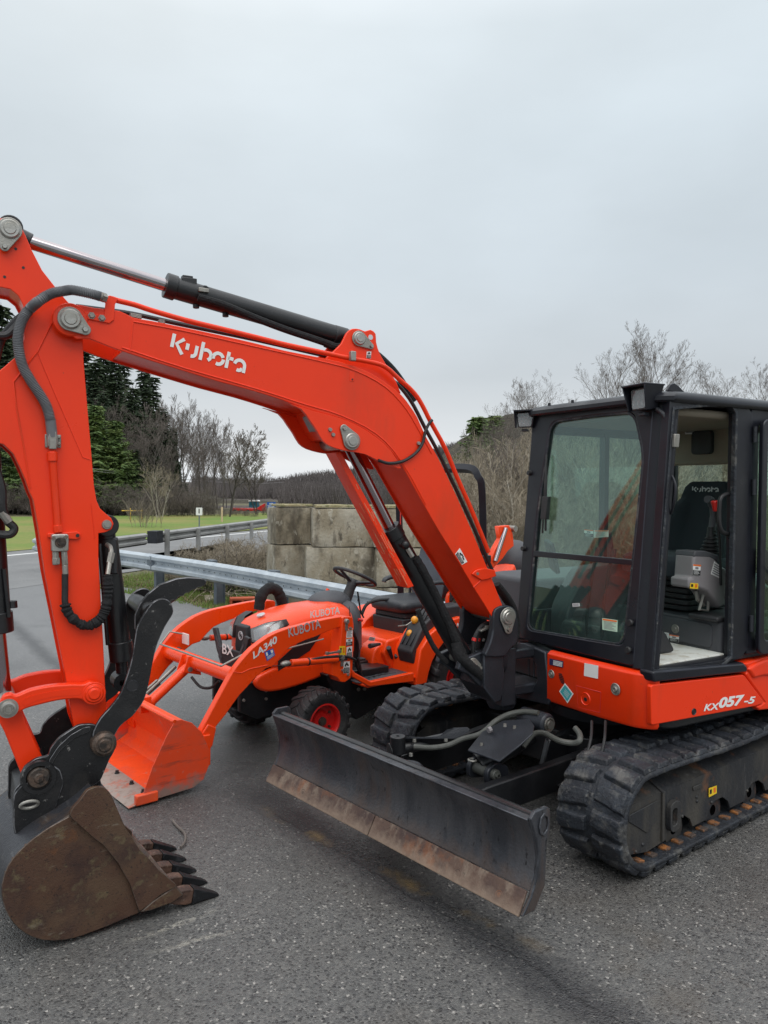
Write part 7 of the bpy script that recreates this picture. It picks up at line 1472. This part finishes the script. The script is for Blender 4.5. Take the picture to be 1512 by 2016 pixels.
# hood lettering, medallion
Mx, L = onplane(FT, 1, .2735, (611, 1217), (669, 1208)); text(hood, 'lettering', 'KUBOTA', Mx, L, .056, M['white'], .022)
b = MB(FT); b.F = FT @ Matrix.Translation((1.60, 0, .965)) @ Matrix.Rotation(.32, 4, 'Y'); b.lathe([(.001, .004), (.03, .004), (.034, 0)], (0, 0, 0), 'z', 20); b.build('hood_medallion', M['silver'], hood)
# dash, steering
b = MB(FT); b.loft([hsec(.90, .235, 1.00, .62), hsec(.84, .235, 1.02, .62), hsec(.78, .19, 1.0, .62), hsec(.72, .13, .95, .62)]); b.prism([(.88, .66), (.74, .66), (.76, .45), (.9, .42)], -.15, .15, 1); b.sphere((.92, -.05, 1.0), .15, (1.3, 1, .6)); ds = b.build('dash_console', M['plastic'], TR, .01, 3, 50)
b = MB(FT); sc0 = V((.695, 0, 1.19)); ax = V((.32, 0, .95)).normalized(); ax = V((-.45, 0, .89)).normalized()
Fst = FT @ Matrix.Translation(sc0) @ ax.to_track_quat('Z', 'Y').to_matrix().to_4x4(); b.F = Fst
b.tube([(.182*cos(2*pi*k/36), .182*sin(2*pi*k/36), 0) for k in range(37)], .0150, 10)
for a in (90, 210, 330): a = rad(a); b.tube([(.03*cos(a), .03*sin(a), -.05), (.10*cos(a), .10*sin(a), -.025), (.18*cos(a), .18*sin(a), 0)], [.028, .020, .015], 10, flat=.6)
b.lathe([(.001, -.02), (.035, -.025), (.045, -.05), (.04, -.10), (.05, -.27), (.001, -.27)], (0, 0, 0), 'z', 20); b.build('steering_wheel', M['darkplastic'], TR, 0, ang=50)
c = P(FT, 1, .26, 678, 1237); b = MB(FT); b.lathe([(.001, .002), (.018, .002), (.019, 0)], (c.x, .252, c.z), 'y', 20); b.build('round_sticker', M['white'], hood); b = MB(FT); b.lathe([(.012, .003), (.016, .003)], (c.x, .252, c.z), 'y', 20); b.box(c.x-.01, c.x+.01, .2545, .2552, c.z-.004, c.z+.004); b.build('sticker_print', M['redknob'], hood)
c = P(FT, 1, -.1, 646, 1160); b = MB(FT); b.tube([tuple(c), tuple(c+V((.03, 0, -.045)))], [.016, .012], 10); b.build('throttle_knob', M['orange2'], ds); c = P(FT, 1, .23, 713, 1221); b = MB(FT); b.tube([tuple(c), tuple(c+V((.04, 0, .01)))], [.013, .012], 10); b.build('lever_knob', M['redknob'], ds)
b = MB(FT); b.tube([P(FT, 1, .12, 704, 1165), P(FT, 1, .12, 710, 1205), P(FT, 1, .12, 716, 1216)], .007, 6); b.tube(smooth([P(FT, 1, .0, 712, 1210), P(FT, 1, .0, 722, 1190), P(FT, 1, .0, 742, 1182), P(FT, 1, 0, 765, 1180)], 4), .014, 8); b.build('loader_lever', M['hose'], ds)
# exhaust-guard hose hump over the far side of the hood
hh_ = [P(FT, 1, -.33, *q_) for q_ in [(510, 1200), (513, 1178), (522, 1163), (535, 1158), (547, 1165), (555, 1185), (557, 1200)]]
b = MB(FT); R_ = random.Random(4); pth = smooth([tuple(p) for p in hh_], 6); b.tube(pth, [.045+R_.uniform(-.004, .004) for _ in pth], 12); b.build('hose_sleeve', M['cloth'], TR)
# floor, fenders
b = MB(FT)
fl_ = [(1.12, .47), (.62, .44), (.45, .42), (.42, .36), (.54, .33), (.74, .34), (.98, .40), (1.12, .46)]
ed = T(.57, [(694, 1318), (700, 1325), (731, 1342), (815, 1324), (815, 1342), (727, 1352), (694, 1333)]); b.prism(ed, .53, .57, 1); b.prism(ed, -.57, -.53, 1)
b.box(.42, 1.0, -.55, .55, .415, .435); fl = b.build('floor_plate', M['orange2'], TR, .006)
b = MB(FT); b.prism(roundp([(.50, .26), (1.0, .26), (1.03, .45), (.92, .53), (.48, .53)], .02, 3), .437, .447, 2); b.build('rubber_mat', M['plastic'], fl, .003)
b = MB(FT)
for k in range(9): b.obox((.74+.05*(k % 3), .40, .449), (.30-.03*k % .1, .008, .004), Matrix.Rotation(.05*k, 3, 'Z'))
b.build('mat_rib', M['plastic'], fl)
for s in (1, -1):
    b = MB(FT); out_ = T(.58, zt3([(850, 1085), (855, 1215), (858, 1285), (885, 1290), (905, 1240), (940, 1160), (985, 1090), (1030, 1040)])); 
    arcp = [(.40, .36), (.38, .44), (.34, .53), (.28, .61), (.20, .675), (.10, .715), (-.02, .73), (-.14, .715), (-.25, .67), (-.33, .60), (-.40, .64), (-.32, .76), (-.18, .84), (.02, .86), (.20, .84), (.36, .76), (.47, .64), (.50, .50), (.52, .36)]
    b.prism(arcp, s*.26, s*.57, 1); fd = b.build('fender', M['orange2'], TR, .012, 3)
    if s == 1: Mx, L = onplane(FT, 1, .572, (893, 1252), (906, 1250)); text(fd, 'lettering', '4WD', FT @ Matrix.Translation((.13, .572, .765)) @ Matrix(((-1, 0, 0, 0), (0, 0, 1, 0), (0, 1, 0, 0), (0, 0, 0, 1))), .16, .05, M['white'], .03)
b = MB(FT); tn = [(.52, .43), (.60, .58), (.56, .68), (.40, .70), (-.30, .72), (-.30, .45)]; b.prism(tn, -.26, .26, 1); b.prism(smooth([(.52, .43), (.68, .45), (.66, .60), (.56, .66), (.50, .64)], 3, True), .02, .22, 1); bd2 = b.build('body_tunnel', M['orange2'], TR, .02, 3)
decal(bd2, FT, 0, .615, zt3([(440, 970), (495, 975), (488, 1055), (430, 1045)]), 'plate'); decal(bd2, FT, 0, .60, zt3([(480, 905), (530, 912), (520, 945), (468, 938)]), 'plate')
b = MB(FT); cns = [(.50, .52), (.53, .62), (.40, .82), (.20, .95), (-.10, .95), (-.10, .70), (.30, .55)]; b.prism(cns, .34, .52, 1); b.build('side_console', M['darkplastic'], fd, .015, 3)
b = MB(FT)
for y in (.38, .43, .48): b.obox((.40, y, .80), (.34, .012, .012), Matrix.Rotation(.88, 3, 'Y'))
b.build('console_slot', M['ink'], TR)
for (u0, v0, u1, v1) in ((816, 1221, 784, 1233), (807, 1248, 790, 1266)):
    k = P(FT, 1, .40, u0, v0); b = MB(FT); b.tube([tuple(P(FT, 1, .30, u1, v1)), tuple(P(FT, 1, .38, (u0+u1)/2, (v0+v1)/2+4)), tuple(k)], .006, 8); lv2 = b.build('control_lever', M['zinc'], TR); b = MB(FT); b.sphere(tuple(k), .030, (1, 1, 1.15)); b.build('knob', M['knob'], lv2, ang=60)
for (u0, v0, u1, v1) in ((728, 1272, 748, 1268), (765, 1275, 772, 1296), (781, 1290, 782, 1308)):
    b = MB(FT); b.tube([tuple(P(FT, 1, .30, u0, v0)), tuple(P(FT, 1, .26, u1, v1))], [.022, .012], 8); b.build('pedal', M['darkplastic'], TR, .003)
b = MB(FT); b.tube([P(FT, 1, .45, 705, 1295), P(FT, 1, .45, 711, 1322)], .010, 8); b.box(.93, 1.06, .38, .44, .60, .615); b.build('brake_pedal', M['hose'], TR)
# seat
b = MB(FT)
def cs(z, s, dx=0): return [(.10+(x-.10)*s+dx, y*s, z) for x, y in roundp([(.36, .23), (.36, -.23), (-.14, -.24), (-.14, .24)], .09, 5)]
b.loft([cs(.865, .88), cs(.885, 1.0), cs(.93, 1.04), cs(.955, 1.0), cs(.975, .88), cs(.968, .70)]); se = b.build('seat', M['vinyl'], TR, 0, ang=75)
b = MB(FT); b.prism(roundp([(.32, .20), (.32, -.20), (-.12, -.20), (-.12, .20)], .04, 4), .82, .865, 2); b.prism([(.32, .60), (.34, .82), (-.12, .82), (-.14, .60)], -.20, .20, 1); b.prism([(.30, .745), (.33, .765), (-.12, .78), (-.12, .75)], -.20, .20, 1); b.build('seat_base', M['darkplastic'], se, .012)
b = MB(FT)
def bs(z, hw, bo, th):
    xb = -.16-(z-.95)*.20; return [(xb+o, y, z) for y, o in ((-hw, -.02), (-hw*.95, bo), (-hw*.62, bo*.9), (-hw*.45, .0), (0, -.005), (hw*.45, 0), (hw*.62, bo*.9), (hw*.95, bo), (hw, -.02))]+[(xb-th, y, z) for y in (hw*.9, hw*.4, -hw*.4, -hw*.9)]
b.loft([bs(*t) for t in ((.96, .20, .03, .09), (1.05, .23, .06, .10), (1.15, .235, .06, .10), (1.24, .22, .045, .09), (1.32, .20, .02, .08), (1.36, .185, .03, .08), (1.42, .17, .03, .07), (1.46, .13, .02, .06), (1.475, .09, .0, .05))]); b.build('backrest', M['vinylgrey'], se, 0, ang=75)
for s in (1, -1): b = MB(FT); b.tube(smooth([(-.18, .27*s, 1.10), (.02, .28*s, 1.12), (.12, .28*s, 1.105), (.14, .28*s, 1.08)], 4), [.03]*9+[.025]*4, 10, flat=.7); b.tube([(-.18, .27*s, 1.10), (-.16, .26*s, .95)], .014, 8); b.build('armrest', M['vinyl'], se, 0, ang=60)
# roll bar
b = MB(FT); w_ = .54; pr = [(-.30, -w_, .55), (-.29, -w_, 1.2), (-.26, -w_, 1.90), (-.24, -w_+.03, 2.03), (-.235, -w_+.12, 2.10), (-.235, 0, 2.11), (-.235, w_-.12, 2.10), (-.24, w_-.03, 2.03), (-.26, w_, 1.90), (-.29, w_, 1.2), (-.30, w_, .55)]
pts = smooth(pr, 4); b.tube(pts, .042, 4); rb2 = b.build('roll_bar', M['cab'], TR, .010, 3, 30)
b = MB(FT); b.box(-.33, -.22, -w_-.05, -w_+.05, 1.30, 1.36); b.box(-.33, -.22, w_-.05, w_+.05, 1.30, 1.36); b.build('hinge_bracket', M['cab'], rb2, .006); b = MB(FT); b.lathe([(.001, .03), (.028, .03), (.03, 0), (.001, 0)], (-.22, -w_, 1.42), 'x', 14); b.build('knob', M['hose'], rb2)
b = MB(FT); b.box(-.252, -.247, -w_+.037, -w_+.047, 1.5, 1.95); b.build('reflector_strip', M['redknob'], rb2)
# loader
arm_t = zt2([(1180, 432), (1100, 430), (1000, 447), (900, 470), (800, 495), (700, 520), (625, 548), (560, 580), (500, 622), (440, 670), (395, 717), (350, 770), (322, 805), (297, 842), (200, 1020), (130, 1150), (50, 1300), (30, 1345), (55, 1400), (100, 1350), (180, 1240), (245, 1160), (300, 1080), (350, 1012), (400, 960), (470, 880), (540, 820), (600, 797), (660, 722), (710, 668), (770, 635), (840, 605), (900, 585), (970, 555), (1040, 525), (1110, 505), (1150, 500)])
YT2 = .565; at = T(YT2, arm_t)
for s in (1, -1):
    b = MB(FT); b.prism(at, s*(YT2-.055), s*YT2, 1); la = b.build('loader_arm', M['orange2'], TR, .006, 3, 30)
    b = MB(FT); kn = [P(FT, 1, YT2, *q_) for q_ in zt2([(300, 842), (360, 850), (420, 820), (560, 790)])]; b.tube([(p.x, s*(YT2+.001), p.z) for p in kn], .003, 5)
    b.build('weld_bead', M['orange2'], la)
    b = MB(FT); pq = T(YT2+.02, zt2([(1112, 440), (1125, 432), (1180, 432), (1190, 445), (1192, 700), (1185, 830), (1170, 890), (1130, 920), (1095, 915), (1075, 885), (1035, 868), (1033, 740), (1088, 715), (1100, 600)])); b.prism(pq, s*.47, s*(YT2+.022), 1); ps = b.build('loader_post', M['orange2'], TR, .005, 3)
    b = MB(FT)
    for u, v, r in zt2r if False else [(681, 1223, .016), (672, 1294, .016)]: c = P(FT, 1, YT2+.02, u, v); b.lathe([(.001, s*(YT2+.045)), (r, s*(YT2+.045)), (r+.004, s*(YT2+.02))], (c.x, 0, c.z), 'y', 16); b.obox((c.x, s*(YT2+.028), c.z-.03), (.022, .008, .07))
    b.build('pivot_pin', M['zinc'], ps, .002)
    b = MB(FT); c0, c1 = P(FT, 1, .50, 549, 1302), P(FT, 1, .50, 650, 1294); c2_ = P(FT, 1, .50, 668, 1293); c0.y = c1.y = c2_.y = s*(YT2+.02)
    b.cyl(tuple(c0.lerp(c1, .1)), tuple(c1), .025, n=20); lc = b.build('lift_cylinder', M['orange2'], TR, .003); b = MB(FT); b.cyl(tuple(c1), tuple(c2_), .014, n=14); b.build('rod', M['chrome'], lc); b = MB(FT); b.sphere(tuple(c0), .028, (1.5, .9, .7)); m5 = c0.lerp(c1, .42); b.build('rod_end', M['zinc'], lc); b = MB(FT); b.cyl(tuple(m5-(c1-c0).normalized()*.006), tuple(m5+(c1-c0).normalized()*.006), .028, n=20); b.build('clamp_band', M['ink'], lc)
Mx, L = onplane(FT, 1, YT2+.001, (568.5, 1255), (632, 1236)); text(TR, 'lettering', 'KUBOTA', Mx, L, .066, M['silver'], .014)
Mx, L = onplane(FT, 1, YT2+.001, (499, 1298), (548, 1263)); text(TR, 'lettering', 'LA340', Mx, L, .048, M['white'], .03, .3)
decal(TR, FT, 1, YT2+.001, zt2([(530, 695), (595, 665), (611, 718), (550, 762)]), 'blue')
for qd, kd in ((([(1145, 525), (1188, 518), (1186, 585), (1140, 588)]), 'text'), ([(1140, 590), (1186, 585), (1184, 645), (1138, 648)], 'warn'), ([(1143, 658), (1184, 650), (1184, 735), (1140, 737)], 'figure'), ([(1120, 765), (1168, 762), (1166, 850), (1118, 852)], 'figure')): decal(TR, FT, 1, YT2+.0225, zt2(qd), kd)
decal(TR, FT, 1, YT2+.0225, zt2([(1090, 650), (1133, 650), (1133, 718), (1088, 716)]), 'yellow')
kx, kz = P(FT, 1, .53, *zt2([(350, 820)])[0])[0], P(FT, 1, .53, *zt2([(350, 820)])[0])[2]
b = MB(FT); tx = 2.10; tz = .66; b.tube([(tx, -.52, tz), (tx, .52, tz)], .052, 26); xt = b.build('cross_tube', M['orange2'], TR)
b = MB(FT); b.tube([(2.19, -.47, .74), (2.19, .47, .74)], .007, 8); b.tube([(2.19, .47, .74), (2.05, .50, .80)], .007, 8); b.tube([(2.19, -.47, .74), (2.10, -.50, .82), (2.02, -.45, .80)], .007, 8); b.build('level_rod', M['zinc'], TR)
for y in (-.12, .12)[0:1]:
    b = MB(FT)
    for o in (-.05, .05): b.prism([(tx-.04, tz-.10), (tx+.10, tz-.06), (tx+.06, tz+.05), (tx-.02, tz+.04)], y+o-.006, y+o+.006, 1)
    b.build('cylinder_bracket', M['orange2'], xt, .003)
    b = MB(FT); A_, B_ = V((2.14, y, .62)), V((2.50, y, .36)); b.cyl(tuple(A_), tuple(A_.lerp(B_, .80)), .036, n=22); b.cyl(tuple(A_.lerp(B_, .76)), tuple(A_.lerp(B_, .82)), .041, n=22); bcc = b.build('bucket_cylinder', M['orange2'], TR, .003); b = MB(FT); b.cyl(tuple(A_.lerp(B_, .8)), tuple(B_), .018, n=14); b.build('rod', M['chrome'], bcc); b = MB(FT); b.lathe([(.001, -.065), (.018, -.065), (.018, .065), (.001, .065)], (2.15, y, .615), 'y', 14); b.build('pivot_pin', M['zinc'], bcc)
b = MB(FT); b.cyl((2.12, -.36, .58), (2.50, -.36, .30), .014, n=10); b.obox((2.30, -.365, .45), (.12, .02, .05), Matrix.Rotation(.6, 3, 'Y')); b.tube([(2.34, -.46, .50), (2.40, -.42, .44)], .014, 8); b.build('level_indicator', M['zinc'], TR, .003)
b = MB(FT); b.tube(smooth([(2.16, -.02, .57), (2.13, .06, .51), (2.10, .16, .52), (2.08, .24, .58)], 5), .010, 8); b.tube(smooth([(1.9, .42, .62), (1.98, .46, .60), (2.05, .44, .66)], 5), .009, 8); b.build('hydraulic_hose', M['hose'], TR)
# loader bucket (opening forward, resting on its cutting edge)
bo_ = T(.61, [(268, 1583), (300, 1572), (360, 1548), (412, 1512), (414, 1488), (408, 1462), (396, 1438), (380, 1420), (352, 1410)])
side_ = [(2.81, .015), (2.46, .03), (2.39, .065), (2.35, .15), (2.35, .25), (2.40, .37), (2.47, .445), (2.54, .478), (2.58, .480)]
side_f = side_+[(2.635, .40), (2.73, .22)]
for s in (1, -1):
    b = MB(FT); b.prism(side_f, s*.598, s*.606, 1)
    if s == 1: BK2 = b.build('loader_bucket', M['bucketside'], TR, .002, ang=30)
    else: b.build('side_plate', M['bucketside'], BK2, .002)
curve = [(2.80, .015), (2.36, .03), (2.29, .07), (2.25, .17), (2.42, .45), (2.52, .475), (2.60, .478)]
cur = [(2.82, .012), (2.46, .028), (2.385, .070), (2.365, .16), (2.42, .31), (2.50, .455), (2.60, .478)]
b = MB(FT); th2 = .006
inn = [(2.82, .018), (2.465, .034), (2.395, .076), (2.377, .16), (2.430, .305), (2.505, .448), (2.60, .470)]
b.loft([[(x, -.598, z) for x, z in cur+inn[::-1]], [(x, .598, z) for x, z in cur+inn[::-1]]]); b.build('bucket_shell', M['bucketorange'], BK2, .001, ang=20)
b = MB(FT); b.tube([(2.585, -.606, .475), (2.585, .606, .475)], .012, 10); b.build('top_lip', M['orange2'], BK2)
b = MB(FT); b.prism([(2.875, .006), (2.70, .022), (2.70, .032), (2.78, .030), (2.885, .010)], -.61, .61, 1); lp = b.build('cutting_edge', M['lip'], BK2, .002)
b = MB(FT)
for y in (-.30, .06, .30, .48): b.lathe([(.001, .020), (.012, .020), (.012, .008), (.017, .006), (.017, 0)], (2.735, y, .030), 'z', 8)
b.build('bolt', M['ink'], lp)
b = MB(FT); b.box(2.70, 2.84, .585, .625, .012, .075); b.build('edge_wear_block', M['bucketorange'], BK2, .008)
b = MB(FT); kb = T(.56, [(394, 1446), (400, 1462), (412, 1474), (417, 1466), (424, 1432), (408, 1425)]); b.prism(kb, .50, .575, 1); b.box(2.33, 2.40, .48, .59, .14, .34); b.build('bucket_bracket', M['orange2'], BK2, .006)
b = MB(FT); b.box(2.33, 2.40, -.59, -.48, .14, .34); b.build('bucket_bracket', M['orange2'], BK2, .006); b = MB(FT); b.box(2.44, 2.52, -.18, -.06, .36, .47); b.build('bucket_bracket', M['orange2'], BK2, .006)
# digging arm folded behind the seat
b = MB(FT)
YH = 0.0
def tp(u, v, y=0): return tuple(P(FT, 1, y, u, v))
bhx = lambda pts, y: T(y, pts)
b.prism(roundp(bhx([(982, 1036), (1003, 1034), (1010, 1050), (1012, 1075), (1000, 1085), (990, 1100), (972, 1118), (962, 1112), (975, 1080), (986, 1060)], .10), .01, 2), .04, .10, 1); dg = b.build('digging_arm', M['orange2'], TR, .008)
b = MB(FT); b.cyl(tp(996, 1040, .12), tp(975, 1105, .12), .022, n=14); b.build('rod', M['chrome'], dg); b = MB(FT); b.lathe([(.001, .13), (.03, .13), (.03, 0), (.001, 0)], P(FT, 1, 0, 995, 1040), 'y', 16); b.build('pivot_pin', M['zinc'], dg)
b = MB(FT); b.sphere(tuple(P(FT, 1, -.1, 1010, 1105)), .26, (1, .8, .85)); b.build('rear_cover', M['plastic'], TR, ang=60)
b = MB(FT); b.box(-.95, -.35, -.30, .30, .40, .62); b.prism([(-1.3, .3), (-.95, .35), (-.95, .95), (-1.2, 1.2), (-1.35, .9)], -.12, .12, 1); b.build('digging_frame', M['orange2'], TR, .02)
for s in (1, -1): b = MB(FT); b.prism([(-.95, .40), (-.85, .60), (-1.25, .12), (-1.35, .02), (-1.45, .02), (-1.3, .2)], s*.45, s*.52, 1); b.build('stabiliser', M['orange2'], TR, .01)
b = MB(FT); b.tube(smooth([tuple(P(FT, 1, .25, *q_)) for q_ in [(880, 1190), (882, 1172), (890, 1164), (902, 1163), (910, 1166)]], 4), .018, 10); b.build('grab_rail', M['orange2'], TR)
b = MB(FT); b.box(-.62, -.40, .10, .48, .84, .93); b.box(-.70, -.45, .1, .5, .93, .95); b.build('toolbox', M['darkplastic'], TR, .01); b = MB(FT); b.tube([tuple(P(FT, 1, .2, 885, 1185)), tuple(P(FT, 1, .2, 905, 1155))], .02, 8); b.box(-.55, -.42, -.1, .12, .95, .99); b.build('control_tower', M['cast'], TR, .006)

# seams, hoses and small fittings on the tractor
b = MB(FT); b.tube([(1.80, .262, .640), (1.60, .276, .625), (1.30, .277, .60), (1.0, .275, .63)], .0035, 5); b.tube([(.935, .262, .66), (.932, .26, .86), (.925, .22, .985)], .004, 5); b.build('panel_seam', M['ink'], hood)
b = MB(FT); b.tube(smooth([(1.15, .585, .66), (1.25, .60, .70), (1.45, .60, .72), (1.62, .59, .71), (1.78, .575, .70)], 5), .009, 8); b.tube(smooth([(1.15, .50, .90), (1.05, .46, .80), (1.0, .40, .60), (.9, .36, .45)], 5), .012, 8); b.tube(smooth([(1.12, .50, .86), (1.02, .45, .74), (.98, .38, .55)], 5), .012, 8); b.build('hydraulic_hose', M['hose'], TR)
b = MB(FT)
for x, z in ((1.20, .90), (1.27, .60), (1.22, .56)): b.lathe([(.001, .600), (.009, .600), (.011, .585)], (x, 0, z), 'y', 8)
b.build('bolt', M['zinc'], TR)
b = MB(FT); b.obox((1.36, .592, .74), (.10, .012, .014)); b.obox((1.30, .592, .742), (.02, .022, .02)); b.obox((1.41, .592, .742), (.02, .022, .02)); b.build('pipe_fitting', M['zinc'], TR)
b = MB(FT); b.tube(smooth([(1.96, .20, .52), (2.02, .26, .46), (2.06, .36, .50), (2.08, .44, .60)], 5), .009, 8); b.tube([(2.0, -.45, .62), (2.08, -.40, .70)], .02, 8); b.build('hydraulic_hose', M['hose'], TR)
b = MB(FT); b.box(1.99, 2.0, -.50, -.40, .72, .80); b.build('tag_plate', M['white'], TR)
